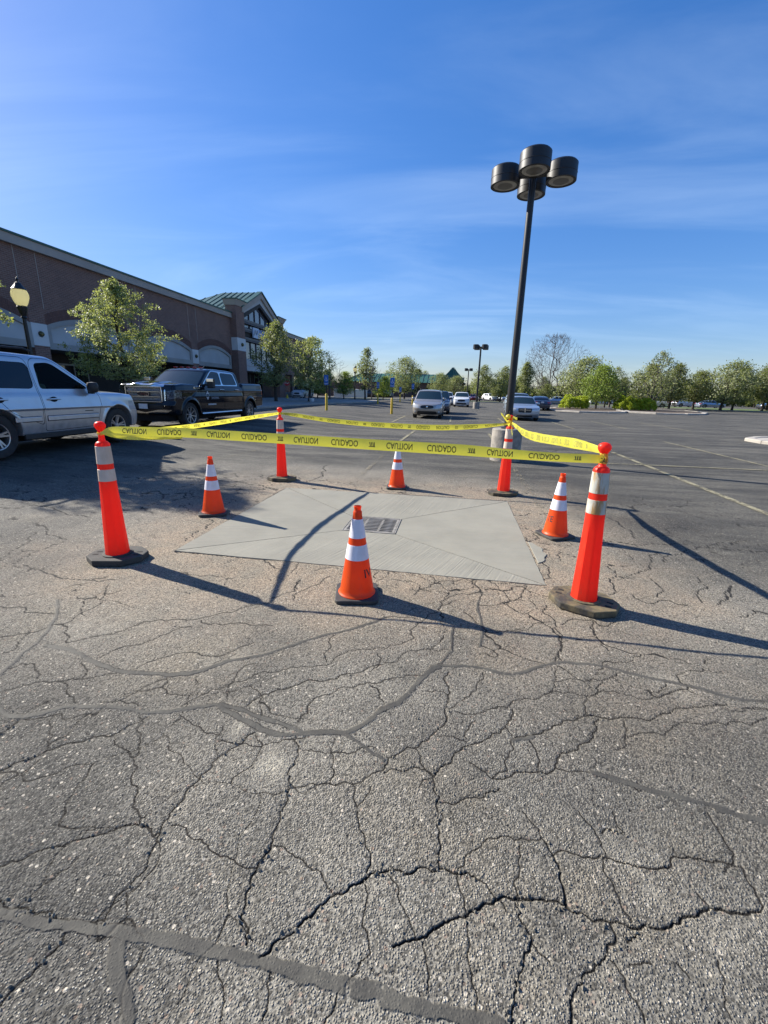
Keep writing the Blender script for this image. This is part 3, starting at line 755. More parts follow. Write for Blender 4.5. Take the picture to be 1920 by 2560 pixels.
# ------------------------------------------------------------------ painted stall lines
def paint_material(name, c, wear):
    n = N(name)
    f = n.ramp(n.math('ADD', n.noise(26, 6, 0.75), n.math('MULTIPLY', n.noise(2.2, 3), 0.5)), wear - 0.10, wear + 0.10)
    col = n.mix(f, (0.095, 0.09, 0.082), c)
    n.done(color=n.mix(0.0, c, c), rough=0.8, normal=n.bump(n.noise(110, 4), 0.5, 0.003))
    tr = n.n.new('ShaderNodeBsdfTransparent'); mx = n.n.new('ShaderNodeMixShader')
    n.l.new(f, mx.inputs[0]); n.l.new(tr.outputs[0], mx.inputs[1]); n.l.new(n.b.outputs[0], mx.inputs[2]); n.l.new(mx.outputs[0], n.out.inputs[0])
    return n.m
M_LINE = paint_material('worn_yellow_paint', (0.25, 0.225, 0.140), 0.70)
M_LINE2 = paint_material('ghost_paint', (0.22, 0.19, 0.13), 0.84)
def stall_line(x0, y0, x1, y1, w=0.10, mat=None, z=0.012, name='parking_line'):
    L = math.hypot(x1 - x0, y1 - y0); n = max(2, int(L / 0.4)); nx, ny = -(y1 - y0) / L, (x1 - x0) / L
    V, F = [], []
    for i in range(n + 1):
        t = i / n; x, y = x0 + (x1 - x0) * t, y0 + (y1 - y0) * t
        for s in (-1, 1):
            a, b = x + nx * s * w / 2, y + ny * s * w / 2; V.append((a, b, gz(a, b) + z))
        if i: k = 2 * i; F.append((k - 2, k, k + 1, k - 1) if True else None)
    o = obj(name, V, F, mat or M_LINE)
    tag(o, kind='structure')
    return o
for a in ((7.83, 17.6, 7.72, 9.0), (4.68, 13.4, 4.46, 4.2, 0.11), (1.42, 10.2, 1.33, 6.2, 0.10, M_LINE2), (1.49, 17.9, 1.47, 14.6), (-1.50, 18.2, -1.62, 14.0),
          (-1.66, 12.3, -1.64, 7.0, 0.09, M_LINE2), (-4.80, 12.0, -5.06, 6.6, 0.09, M_LINE2), (-4.30, 17.8, -4.35, 13.2, 0.09, M_LINE2),
          (3.2, 11.0, 13.5, 11.25, 0.09), (5.95, 29.5, 5.94, 22.5), (3.0, 30.0, 2.9, 24.0), (8.9, 30, 8.9, 24), (11.9, 30, 11.9, 24), (-0.1, 30, -0.1, 24.6), (-3.1, 29, -3.1, 22.5), (11.0, 15.4, 11.0, 9.2)):
    stall_line(*a)

# loose crumbs of asphalt and stone lying round the slab and along the open cracks
def crumbs():
    R_ = np.random.default_rng(5); V, F = [], []
    spots = []
    for _ in range(420):
        t = R_.uniform(0, 1); side = R_.integers(0, 3)
        if side == 0: x, y = -2.5 + 3.4 * t, 3.50 - abs(R_.normal()) * .28
        elif side == 1: x, y = .93 + abs(R_.normal()) * .22, 3.4 + 3.0 * t
        else: x, y = R_.uniform(-2.2, 1.6), R_.uniform(1.2, 3.6)
        spots.append((x, y))
    for wt, pts in CRACKS:
        if wt < 2: continue
        for _ in range(5 * wt):
            k = R_.integers(0, len(pts) - 1); t = R_.uniform(); x = pts[k][0] + (pts[k + 1][0] - pts[k][0]) * t + R_.normal() * .012; y = pts[k][1] + (pts[k + 1][1] - pts[k][1]) * t + R_.normal() * .012
            spots.append((x, y))
    for x, y in spots:
        s = R_.uniform(.0025, .0075); b = len(V); z = gz(x, y) + s * .35
        ax = R_.uniform(0, TAU)
        for dx, dy, dz in ((1, 0, 0), (.2, 1, 0), (-1, .1, 0), (-.1, -.8, 0), (.1, .1, .7)):
            j = R_.uniform(.7, 1.3); V.append((x + s * j * (dx * math.cos(ax) - dy * math.sin(ax)), y + s * j * (dx * math.sin(ax) + dy * math.cos(ax)), z + s * dz * j - s * .3 * (dz == 0)))
        F += [(b, b + 1, b + 4), (b + 1, b + 2, b + 4), (b + 2, b + 3, b + 4), (b + 3, b, b + 4)]
    m = simple('crumb_stone', (0.24, 0.215, 0.165), (0.11, 0.10, 0.082), 60, rough=.9)
    tag(obj('loose_grit', V, F, m), 'loose asphalt grit scattered round the concrete slab and cracks', 'grit', kind='stuff')
crumbs()
# ------------------------------------------------------------------ traffic cones
def plastic(name, c1, c2, tcol, amount=0.35, stains=0.0):
    n = N(name)
    f = n.ramp(n.noise(7, 5, 0.6), 0.3, 0.72)
    col = n.mix(f, c1, c2)
    sc_ = n.ramp(n.noise(22, 5, 0.8, vec=n.vec(scale=(1, 1, 0.35))), 0.56, 0.70)
    col = n.mix(n.math('MULTIPLY', sc_, 0.42 + stains), col, (0.30, 0.13, 0.06))
    n.done(color=col, rough=0.42, spec=0.45, normal=n.bump(n.noise(30, 3), 0.08, 0.004))
    t = n.n.new('ShaderNodeBsdfTranslucent'); t.inputs[0].default_value = (*tcol, 1)
    mx = n.n.new('ShaderNodeMixShader'); mx.inputs[0].default_value = amount
    n.l.new(n.b.outputs[0], mx.inputs[1]); n.l.new(t.outputs[0], mx.inputs[2]); n.l.new(mx.outputs[0], n.out.inputs[0])
    return n.m
M_CONE = plastic('orange_cone_plastic', (0.86, 0.115, 0.012), (0.74, 0.085, 0.012), (0.95, 0.10, 0.01), 0.42)
M_DELI = plastic('red_orange_plastic', (0.90, 0.055, 0.022), (0.80, 0.045, 0.02), (1.0, 0.05, 0.02), 0.45)
M_RUBBER = simple('black_rubber', (0.030, 0.030, 0.031), (0.055, 0.052, 0.048), 14, rough=0.72, bump=0.4, bscale=40)
def rubber_dusty(name, c):
    n = N(name)
    col = n.mix(n.ramp(n.noise(6, 6, 0.7), 0.35, 0.7), (0.035, 0.033, 0.03), c)
    return n.done(color=col, rough=0.85, normal=n.bump(n.noise(50, 4), 0.5, 0.004))
M_BASE = rubber_dusty('olive_dusty_rubber', (0.20, 0.155, 0.075))
M_BASE_DARK = rubber_dusty('dark_dusty_rubber', (0.060, 0.058, 0.050))
def sheeting(name, c, rust):
    n = N(name)
    col = n.mix(n.ramp(n.noise(9, 5), 0.3, 0.7), c, tuple(x * 0.82 for x in c))
    st = n.ramp(n.noise(16, 5, 0.7, vec=n.vec(scale=(1, 1, 0.16))), 0.46, 0.58)
    col = n.mix(n.math('MULTIPLY', st, rust), col, (0.36, 0.19, 0.035))
    hx = n.voro(180, 'F1')
    return n.done(color=col, rough=0.45, spec=0.5, normal=n.bump(n.math('ADD', n.math('MULTIPLY', hx, 0.3), n.noise(14, 3)), 0.25, 0.004))
M_COLLAR = sheeting('white_sheeting', (0.80, 0.79, 0.86), 0.10)
M_COLLAR_RUST = sheeting('rusty_silver_sheeting', (0.50, 0.50, 0.44), 0.85)
M_COLLAR_TAN = sheeting('tan_sheeting', (0.62, 0.52, 0.44), 0.12)
M_INK = simple('black_print', (0.02, 0.02, 0.02), rough=0.6)

def cone_radius(z):       # outer radius of the 0.71 m cone at height z
    return float(np.interp(z, (0.03, 0.045, 0.06, 0.70), (0.142, 0.136, 0.130, 0.027)))
def wrap_print(text, parent, ang, zc, hgt_, wid, radf, mat, name='stencil_lettering', extra=0.0015):
    V2, F = text_verts(text, wid, hgt_)
    V = []
    for u, v in V2:
        z = zc + v - hgt_ / 2; r = radf(z) + extra; a = ang + (u - wid / 2) / r
        V.append((r * math.cos(a), r * math.sin(a), z))
    return obj(name, V, F, mat, parent)
def make_cone(x, y, rot, label, text=None, tang=0.0, tilt=(0, 0)):
    t = thing('traffic_cone', (x, y, gz(x, y) + 0.004), rot, label, 'traffic cone', 'orange cones with white bands inside the tape')
    t.rotation_euler = (tilt[0], tilt[1], rot)
    # base
    mb = MB(); pts = []
    h, rr = 0.165, 0.042
    for cx, cy, a0 in ((h - rr, h - rr, 0), (-h + rr, h - rr, 90), (-h + rr, -h + rr, 180), (h - rr, -h + rr, 270)):
        for k in range(6):
            a = math.radians(a0 + k * 18); pts.append((cx + rr * math.cos(a), cy + rr * math.sin(a)))
    mb.prism(pts, 0.0, 0.030)
    mb.build('base', M_RUBBER, t, bevel=0.007, segs=3)
    prof = [(0.143, 0.030), (0.145, 0.036), (0.139, 0.043), (0.131, 0.052), (0.1275, 0.075)]
    for z in np.linspace(0.12, 0.66, 14): prof.append((cone_radius(z), z))
    prof += [(0.033, 0.672), (0.0325, 0.682), (0.027, 0.688), (0.025, 0.70), (0.0285, 0.715), (0.0295, 0.722), (0.026, 0.724), (0.0215, 0.71), (0.021, 0.64)]
    MB().lathe(prof, 40, cap=False).build('cone_body', M_CONE, t, smooth=True)
    for z0, z1 in ((0.485, 0.628), (0.318, 0.432)):
        pr = [(cone_radius(z0) + .0002, z0), (cone_radius(z0) + .0022, z0 + .001)] + [(cone_radius(z) + .0022, z) for z in np.linspace(z0 + .02, z1 - .02, 4)] + [(cone_radius(z1) + .0022, z1 - .001), (cone_radius(z1) + .0002, z1)]
        MB().lathe(pr, 40, cap=False).build('reflective_collar', M_COLLAR, t, smooth=True)
    if text: wrap_print(text, t, tang, 0.215, 0.066, 0.040 * len(text), cone_radius, M_INK)
    return t
make_cone(-0.65, 3.0, math.radians(12), 'closest orange cone, in front of the drain slab with black stencil on its right side', 'IV', math.radians(-36))
make_cone(-2.91, 4.83, math.radians(24), 'orange cone standing left of the concrete slab, its base edge curled up', tilt=(0.0, 0.015))
make_cone(-0.84, 6.95, math.radians(3), 'orange cone behind the far edge of the slab, the smallest looking')
make_cone(1.25, 4.91, math.radians(28), 'orange cone right of the slab with black letters TE on its left side', 'TE', math.radians(182))

# ------------------------------------------------------------------ delineator posts
def deli_radius(z):
    return float(np.interp(z, (0.04, 0.09, 0.72, 1.05), (0.099, 0.096, 0.066, 0.0545)))
def make_delineator(x, y, rot, label, lean=(0, 0), collar=None, base=None, bh=0.055):
    t = thing('delineator_post', (x, y, gz(x, y) + 0.004), 0, label, 'delineator post', 'tall red orange posts holding up the caution tape')
    mb = MB()
    a, b, c = 0.243, 0.190, 0.100
    P = [(a, -b + c + .02), (a, b - c - .02), (a - c - .02, b), (-a + c + .02, b), (-a, b - c - .02), (-a, -b + c + .02), (-a + c + .02, -b), (a - c - .02, -b)]
    R_ = Matrix.Rotation(rot, 2)
    pts = [tuple(R_ @ Vector(p)) for p in P]
    mb.prism(pts, 0.0, bh)
    mb.build('base', base or M_BASE, t, bevel=0.008, segs=2)
    for s in (-1, 1):
        for dy in (-0.035, 0.035):
            mb = MB()
            q = [(s * 0.178 - .022, dy - .012), (s * 0.178 + .022, dy - .012), (s * 0.178 + .022, dy + .012), (s * 0.178 - .022, dy + .012)]
            mb.prism([tuple(R_ @ Vector(p)) for p in q], bh - .002, bh + .0015)
            mb.build('grip_slot', M_PIT, t)
    MB().lathe([(0.122, bh - .002), (0.122, bh + .008), (0.112, bh + .012), (0.098, bh + .012)], 32, cap=False).build('base_ring', base or M_BASE, t, smooth=True)
    # shaft: octagonal below, round above
    Lx, Ly = lean
    V, F = [], []; n = 48; zs = list(np.linspace(bh + .006, 0.72, 16)) + list(np.linspace(0.75, 1.03, 8)) + [1.05, 1.066, 1.075]
    for z in zs:
        r = deli_radius(z) if z < 1.05 else (0.0555, 0.047, 0.034)[zs.index(z) - len(zs) + 3]
        oc = 1 - float(sstep(0.60, 0.74, z))
        for k in range(n):
            th = TAU * k / n + rot; w = (th % (TAU / 8)) - TAU / 16
            rr = r * (1 - oc) + oc * r * 1.02 * math.cos(TAU / 16) / math.cos(w)
            V.append((rr * math.cos(th) + Lx * z, rr * math.sin(th) + Ly * z, z))
    for j in range(len(zs) - 1):
        for k in range(n):
            l = (k + 1) % n; F.append((j * n + k, j * n + l, (j + 1) * n + l, (j + 1) * n + k))
    o = obj('post', V, F, M_DELI, t, smooth=True)
    try: o.data.set_sharp_from_angle(angle=math.radians(30))
    except Exception: pass
    for z0, z1 in ((0.885, 1.035), (0.735, 0.838)):
        pr = [(deli_radius(z0) + .0005, z0), (deli_radius(z0) + .0025, z0 + .001), (deli_radius(z1) + .0025, z1 - .001), (deli_radius(z1) + .0005, z1)]
        mb = MB(); mb.lathe(pr, 40, cap=False)
        mb.V = [(vx + Lx * vz, vy + Ly * vz, vz) for vx, vy, vz in mb.V]
        mb.build('reflective_band', collar or M_COLLAR_TAN, t, smooth=True)
    mb = MB()
    mb.lathe([(0.034, 1.072), (0.027, 1.08), (0.0235, 1.10), (0.0235, 1.165), (0.030, 1.178), (0.038, 1.192), (0.041, 1.205), (0.039, 1.220), (0.030, 1.234), (0.015, 1.241), (0.001, 1.243)], 28, cap=False)
    mb.V = [(vx * (1.10 if vz > 1.17 else 1) + Lx * vz, vy + Ly * vz, vz) for vx, vy, vz in mb.V]
    mb.build('handle', M_DELI, t, smooth=True)
    return t
make_delineator(-2.95, 3.26, math.radians(12), 'tall red orange post at the near left corner, on a dark slotted base', (0.012, 0.0), M_COLLAR_TAN, M_BASE_DARK)
make_delineator(1.09, 3.20, math.radians(-28), 'tall red orange post at the near right corner, with rust stained bands', (-0.022, 0.0), M_COLLAR_RUST, M_BASE)
make_delineator(-2.89, 7.05, math.radians(8), 'tall red orange post at the far left corner of the taped square', (0.004, 0), M_COLLAR_TAN, M_BASE, 0.062)
make_delineator(0.89, 6.96, math.radians(30), 'tall red orange post at the far right corner, tape knotted round its top', (0.0, 0), M_COLLAR_TAN, M_BASE, 0.05)

# ------------------------------------------------------------------ caution tape
def tape_material():
    n = N('yellow_tape_film')
    col = n.mix(n.ramp(n.noise(12, 4), 0.3, 0.7), (0.82, 0.74, 0.09), (0.72, 0.65, 0.09))
    n.done(color=col, rough=0.33, spec=0.5, normal=n.bump(n.noise(9, 4, vec=n.vec(scale=(2.2, 1, 1.2))), 0.8, 0.02))
    t = n.n.new('ShaderNodeBsdfTranslucent'); t.inputs[0].default_value = (0.92, 0.83, 0.08, 1)
    mx = n.n.new('ShaderNodeMixShader'); mx.inputs[0].default_value = 0.42
    n.l.new(n.b.outputs[0], mx.inputs[1]); n.l.new(t.outputs[0], mx.inputs[2]); n.l.new(mx.outputs[0], n.out.inputs[0])
    return n.m
M_TAPE = tape_material()
M_TINK = simple('tape_ink', (0.03, 0.03, 0.012), rough=0.5)
M_TINK_BACK = simple('tape_ink_seen_through', (0.36, 0.35, 0.09), rough=0.5)
WORD = {}
def word(s):
    if s not in WORD:
        if s == '#':
            V, F = [], []
            for k in range(4):
                x = 0.05 + k * 0.24; b = len(V); V += [(x, 0), (x + .13, 0), (x + .30 if k < 3 else x + .2, 1), (x + .17 if k < 3 else x + .1, 1)]; F.append((b, b + 1, b + 2, b + 3))
            b = len(V); V += [(0, 0.86), (1, 0.86), (1, 1), (0, 1)]; F.append((b, b + 1, b + 2, b + 3))
            WORD[s] = (np.array(V), F)
        else: WORD[s] = text_verts(s)
    return WORD[s]
class Ribbon:
    def __init__(s, top, bot):
        s.T, s.B = [Vector(p) for p in top], [Vector(p) for p in bot]
        s.c = [0.0]
        for i in range(1, len(top)): s.c.append(s.c[-1] + ((s.T[i] + s.B[i]) / 2 - (s.T[i - 1] + s.B[i - 1]) / 2).length)
        s.L = s.c[-1]
    def _ip(s, arr, d):
        k = max(0, min(len(s.c) - 2, int(np.searchsorted(s.c, d)) - 1)); t = (d - s.c[k]) / (s.c[k + 1] - s.c[k])
        p0, p1, p2, p3 = arr[max(k - 1, 0)], arr[k], arr[k + 1], arr[min(k + 2, len(arr) - 1)]
        return 0.5 * ((2 * p1) + (p2 - p0) * t + (2 * p0 - 5 * p1 + 4 * p2 - p3) * t * t + (3 * p1 - p0 - 3 * p2 + p3) * t ** 3)
    def at(s, d, v, off=0.0):
        a, b = s._ip(s.T, d), s._ip(s.B, d); p = b + (a - b) * v
        # cupped cross-section and small ripples
        if off is not None:
            d2 = min(s.L, d + .01); d1 = max(0, d - .01)
            tg = (s._ip(s.B, d2) - s._ip(s.B, d1)).normalized(); nrm = tg.cross(a - b).normalized()
            rip = 0.004 * math.sin(d * 9 + v * 2.0) + 0.0025 * math.sin(d * 23 + 1 + v * 3)
            p = p + nrm * (rip + off + 0.004 * math.cos((v - .5) * math.pi))
        return p
    def build(s, parent, text=None, side=1, fv=True, fh=False, th=0.60, start=0.1, pitch=0.66, ink=None, name='tape_strip', wscale=1.0):
        n = max(8, int(s.L / 0.03)); m = 4; V, F = [], []
        for i in range(n + 1):
            for j in range(m + 1): V.append(s.at(s.L * i / n, j / m))
        for i in range(n):
            for j in range(m): k = i * (m + 1) + j; F.append((k, k + m + 1, k + m + 2, k + 1))
        o = obj(name, V, F, M_TAPE, parent, smooth=True)
        if text:
            V, F = [], []; d = start; q = 0
            seq = [('CAUTION', .195, .0), ('CUIDADO', .215, .105), ('#', .05, .085)]
            if fh: seq = [('CUIDADO', .215, .0), ('CAUTION', .195, .105), ('#', .05, .085)]
            while True:
                s_, w, gap = seq[q % 3]
                if q % 3 == 0 and q: d += .085
                d += gap * wscale; w *= wscale
                if d + w > s.L - 0.05: break
                if d > 0.05:
                    TV, TF = word(s_); b = len(V); hh = th * (0.75 if s_ == '#' else 1)
                    for (u, v) in TV:
                        if fh: u = 1 - u
                        if fv: v = 1 - v
                        V.append(s.at(d + u * w, 0.5 + (v - .5) * hh, 0.0012 * side))
                    F += [tuple(b + i for i in f) for f in TF]
                d += w; q += 1
            tag(obj('lettering', V, F, ink or M_TINK, o), kind='stuff')
        return o
tape = thing('caution_tape', (0, 0, 0), 0, 'yellow CAUTION CUIDADO tape strung round the four red posts', 'caution tape')
def rib(c):          # list of (x, y, ztop, zbot [, ytop_shift])
    return Ribbon([(p[0], p[1] + (p[4] if len(p) > 4 else 0), p[2]) for p in c], [(p[0], p[1], p[3]) for p in c])
front = rib([(-2.90, 3.235, 1.165, 1.145), (-2.80, 3.23, 1.207, 1.150), (-2.50, 3.23, 1.217, 1.142, .01), (-2.13, 3.23, 1.221, 1.146, .012), (-1.75, 3.23, 1.215, 1.139, .01), (-1.34, 3.23, 1.208, 1.132, .01),
             (-0.88, 3.23, 1.200, 1.122, .01), (-0.42, 3.23, 1.192, 1.113, .01), (0.09, 3.22, 1.186, 1.106, .008), (0.42, 3.22, 1.168, 1.098, .01), (0.75, 3.21, 1.158, 1.096), (0.98, 3.185, 1.162, 1.100), (1.065, 3.168, 1.158, 1.102)])
front.build(tape, True, side=1, start=0.22, pitch=.66)
left = rib([(-2.93, 3.29, 1.165, 1.135), (-2.955, 3.5, 1.162, 1.116), (-3.01, 3.92, 1.134, 1.084), (-3.06, 4.35, 1.120, 1.066), (-3.09, 4.9, 1.114, 1.058), (-3.08, 5.45, 1.122, 1.064), (-3.03, 6.0, 1.139, 1.082), (-2.96, 6.55, 1.157, 1.104), (-2.89, 7.0, 1.168, 1.130)])
left.build(tape, True, side=1, fv=False, fh=True, th=0.55, wscale=0.8)
back = rib([(-2.86, 7.04, 1.165, 1.135), (-2.60, 7.02, 1.158, 1.100), (-2.10, 7.0, 1.106, 1.038), (-1.47, 6.99, 1.070, 0.993), (-0.86, 6.98, 1.058, 0.974), (-0.26, 6.97, 1.058, 0.970), (0.31, 6.96, 1.088, 1.012), (0.70, 6.955, 1.115, 1.070), (0.87, 6.95, 1.130, 1.105)])
back.build(tape, True, side=1, fv=True, fh=True, th=0.62, wscale=1.0)
right = rib([(0.905, 6.90, 1.150, 1.120), (0.93, 6.5, 1.130, 1.070), (0.95, 5.9, 1.112, 1.022), (0.97, 5.2, 1.135, 1.036), (1.00, 4.5, 1.168, 1.082), (1.03, 3.9, 1.205, 1.120), (1.05, 3.45, 1.212, 1.150), (1.055, 3.24, 1.205, 1.165)])
right.build(tape, True, side=1, fv=True, fh=False, th=0.62, ink=M_TINK_BACK, wscale=0.9)
# folded loose strand beside the near left post
rib([(-2.90, 3.22, 1.165, 1.150), (-2.75, 3.20, 1.160, 1.120), (-2.55, 3.20, 1.150, 1.112), (-2.35, 3.205, 1.146, 1.122), (-2.15, 3.215, 1.150, 1.138)]).build(tape, name='folded_strand')
# wraps round the necks
def wrap(cx, cy, z0, z1, r, name='tape_wrap', text=None, ang=0.0):
    V, F = [], []; n = 28
    for j, z in enumerate(np.linspace(z0, z1, 4)):
        for k in range(n):
            a = TAU * k / n; rr = r + 0.003 * math.sin(3 * a + j * 2) + 0.002 * math.sin(7 * a + j)
            V.append((cx + rr * math.cos(a), cy + rr * math.sin(a), z + 0.004 * math.sin(2 * a)))
    for j in range(3):
        for k in range(n): l = (k + 1) % n; F.append((j * n + k, j * n + l, (j + 1) * n + l, (j + 1) * n + k))
    o = obj(name, V, F, M_TAPE, tape, smooth=True)
    if text:
        tp = bpy.data.objects.new('wrap_lettering', None)
        e = wrap_print(text, o, ang, (z0 + z1) / 2, (z1 - z0) * .7, 0.07, lambda z: r + .005, M_TINK, 'wrap_lettering')
        e.location = (cx, cy, 0)
        bpy.data.objects.remove(tp)
wrap(-2.937, 3.26, 1.135, 1.155, 0.027)
wrap(1.066, 3.20, 1.100, 1.150, 0.029, text='CAU', ang=math.radians(-95))
wrap(1.066, 3.20, 1.152, 1.172, 0.026)
wrap(-2.886, 7.05, 1.125, 1.165, 0.028)
wrap(0.89, 6.96, 1.09, 1.17, 0.031)
# knot and loose ends on the far right post
for i, (dx, dy, L, dz) in enumerate(((-.06, -.03, .10, .03), (.05, -.04, .09, .05), (.02, -.05, .13, -.16), (-.03, -.05, .07, -.06), (-.10, -.02, .06, .05))):
    x0, y0, z0 = 0.89 + dx * .3, 6.96 + dy * .9, 1.16
    pts = [(x0 + dx * t, y0 + dy * t, z0 + dz * t + 0.03 * math.sin(t * 3 + i)) for t in (0, .33, .66, 1, 1.3)]
    Ribbon([(p[0], p[1], p[2] + .028) for p in pts], [(p[0] + .01, p[1], p[2] - .012) for p in pts]).build(tape, name='loose_end')
mb = MB(); mb.lathe([(0.001, 1.188), (.030, 1.195), (.040, 1.215), (.034, 1.24), (.012, 1.258), (.001, 1.260)], 14, c=(0.845, 6.93), cap=False)
mb.V = [(x + .004 * math.sin(z * 300 + y * 90), y, z) for x, y, z in mb.V]
mb.build('knot', M_TAPE, tape, smooth=True)

# ------------------------------------------------------------------ parking lot lamps
M_BLACKMETAL = simple('black_painted_metal', (0.007, 0.0072, 0.008), (0.012, 0.012, 0.013), 5, rough=0.45, metal=0.0, spec=0.5, bump=0.1, bscale=30)
M_LENS = simple('dusty_lamp_glass', (0.42, 0.41, 0.36), (0.30, 0.29, 0.26), 9, rough=0.3)
M_LENSD = simple('lamp_reflector', (0.16, 0.155, 0.14), rough=0.4)
M_POLECONC = simple('pole_footing_concrete', (0.33, 0.30, 0.26), (0.20, 0.185, 0.165), 7, rough=0.95, bump=0.8, bscale=26, bd=0.012)
def lot_lamp(x, y, H, arm, rd, hh, rot, label, base_h=0.80, base_r=0.36, foot=True, group=None, pr=(0.105, 0.062)):
    t = thing('parking_lot_lamp', (x, y, gz(x, y)), rot, label, 'light pole', group)
    if foot:
        MB().lathe([(base_r, -.1), (base_r, base_h - .02), (base_r - .02, base_h)], 40).build('concrete_footing', M_POLECONC, t, smooth=True, flatangle=35)
        MB().lathe([(pr[0] + .07, base_h), (pr[0] + .07, base_h + .025), (pr[0] + .01, base_h + .04)], 24).build('base_plate', M_BLACKMETAL, t)
    MB().lathe([(pr[0], base_h + .01), (pr[0] * .98, base_h + .2), (pr[1], H + hh * .35)], 24).build('pole', M_BLACKMETAL, t, smooth=True, flatangle=35)
    if foot:
        MB().box(pr[0] - .01, pr[0] + .012, -.045, .045, base_h + .25, base_h + .42, rot=math.radians(-60)).build('hand_hole_cover', M_BLACKMETAL, t, bevel=.005)
    zc = H + hh * .5
    for k in range(4):
        a = k * math.pi / 2
        mb = MB(); mb.box(0.02, arm - rd * .9, -.035, .035, zc - .05, zc + .05, rot=a); mb.build('arm', M_BLACKMETAL, t)
        cx, cy = arm * math.cos(a), arm * math.sin(a)
        h = MB().lathe([(rd - .012, H - .02), (rd, H - .02), (rd, H + .10), (rd + .004, H + .105), (rd + .004, H + .115), (rd, H + .12), (rd, H + hh - .03), (rd - .03, H + hh), (0.001, H + hh + .004)], 40, c=(cx, cy), cap=False).build('lamp_head', M_BLACKMETAL, t, smooth=True, flatangle=35)
        MB().lathe([(rd - .002, H - .018), (rd - .055, H - .018), (rd - .06, H - .008)], 36, c=(cx, cy), cap=False).build('rim', M_BLACKMETAL, h, smooth=True, flatangle=30)
        MB().lathe([(rd - .056, H - .010), (rd * .55, H - .016), (0.001, H - .018)], 32, c=(cx, cy), cap=False).build('lens', M_LENS, h, smooth=True)
        MB().lathe([(rd * .52, H - .019), (0.001, H - .024)], 24, c=(cx, cy), cap=False).build('bulb_reflector', M_LENSD, h, smooth=True)
    return t
lot_lamp(1.33, 10.80, 5.81, 0.555, 0.300, 0.305, math.radians(-6), 'tall black light pole with four drum lamps on a round concrete footing', base_h=0.76, base_r=0.355, pr=(0.088, 0.066))
lot_lamp(2.42, 47.8, 5.95, 0.62, 0.29, 0.42, math.radians(35), 'distant four headed black light pole right of the white oncoming cars', base_h=0.7, base_r=0.34, pr=(0.11, 0.085))
lot_lamp(2.42, 85.0, 5.6, 0.62, 0.29, 0.42, math.radians(40), 'farthest small four headed light pole, between the parked cars and trees', base_h=0.5, base_r=0.3, pr=(0.11, 0.085))
# ------------------------------------------------------------------ store building on the left
def brick_material(name, c1, c2, mortar, sx=1.0, soldier=False):
    n = N(name)
    sp = n.n.new('ShaderNodeSeparateXYZ'); n.l.new(n.tc.outputs['Object'], sp.inputs[0])
    cb = n.n.new('ShaderNodeCombineXYZ')
    n.l.new(n.math('ADD', sp.outputs[0], sp.outputs[1]), cb.inputs[0]); n.l.new(sp.outputs[2], cb.inputs[1])
    b = n.n.new('ShaderNodeTexBrick'); n.l.new(cb.outputs[0], b.inputs['Vector'])
    b.inputs['Scale'].default_value = 1.0; b.inputs['Brick Width'].default_value = 0.305; b.inputs['Row Height'].default_value = 0.102
    b.inputs['Mortar Size'].default_value = 0.009; b.inputs['Bias'].default_value = 0.0
    b.inputs['Color1'].default_value = (*c1, 1); b.inputs['Color2'].default_value = (*c2, 1); b.inputs['Mortar'].default_value = (*mortar, 1)
    col = n.mix(n.math('MULTIPLY', n.ramp(n.noise(0.7, 4), 0.4, 0.7), 0.25), b.outputs['Color'], (0.10, 0.055, 0.045))
    return n.done(color=col, rough=0.85, normal=n.bump(b.outputs['Fac'], -0.5, 0.01))
M_BRICK = brick_material('brown_brick', (0.225, 0.118, 0.088), (0.170, 0.090, 0.068), (0.30, 0.23, 0.19))
M_BRICK_D = simple('soldier_brick', (0.165, 0.082, 0.062), (0.13, 0.066, 0.052), 3, rough=0.85)
M_EIFS = simple('pale_stucco', (0.50, 0.50, 0.49), (0.44, 0.44, 0.43), 0.8, rough=0.9, bump=0.1, bscale=40)
M_EIFS_T = simple('grey_beige_stucco_trim', (0.36, 0.345, 0.32), (0.31, 0.30, 0.28), 0.8, rough=0.9)
M_WHITEB = simple('white_stucco_block', (0.66, 0.66, 0.64), (0.60, 0.60, 0.58), 1.5, rough=0.9)
M_CORN = simple('beige_cornice', (0.42, 0.37, 0.32), (0.37, 0.325, 0.28), 0.6, rough=0.85)
M_COPPER = simple('green_metal_coping', (0.045, 0.115, 0.085), (0.035, 0.095, 0.07), 2, rough=0.45, metal=0.3)
M_GROOF = simple('green_standing_seam', (0.080, 0.150, 0.118), (0.065, 0.125, 0.10), 1.5, rough=0.42, metal=0.25)
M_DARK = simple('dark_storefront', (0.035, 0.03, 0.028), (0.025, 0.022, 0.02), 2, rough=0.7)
M_MULL = simple('dark_blue_mullion', (0.02, 0.025, 0.045), rough=0.5)
M_BAND = simple('grey_metal_band', (0.15, 0.145, 0.14), (0.12, 0.12, 0.12), 2, rough=0.6)
M_WINDOW = None
def glassy(name, c, rough=0.05):
    n = N(name); return n.done(color=n.mix(n.ramp(n.noise(0.5, 3), .35, .65), c, tuple(x * .8 for x in c)), rough=rough, spec=0.8, coat=0.6, coatr=0.03)
M_WINDOW = glassy('grey_mirror_glass', (0.13, 0.14, 0.17), 0.12)
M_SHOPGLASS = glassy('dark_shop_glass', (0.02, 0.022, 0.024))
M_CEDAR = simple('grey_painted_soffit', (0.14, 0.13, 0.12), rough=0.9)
M_BRONZE = simple('aged_bronze', (0.11, 0.10, 0.05), (0.16, 0.14, 0.06), 5, rough=0.35, metal=0.7)
XF = -25.0
bld = thing('store_building', (XF, 50, 0), 0, 'long brown brick store with white arch panels and a glazed green roofed gable', 'store')
BY = 50.0     # local y = world y - BY, local x = world x - XF
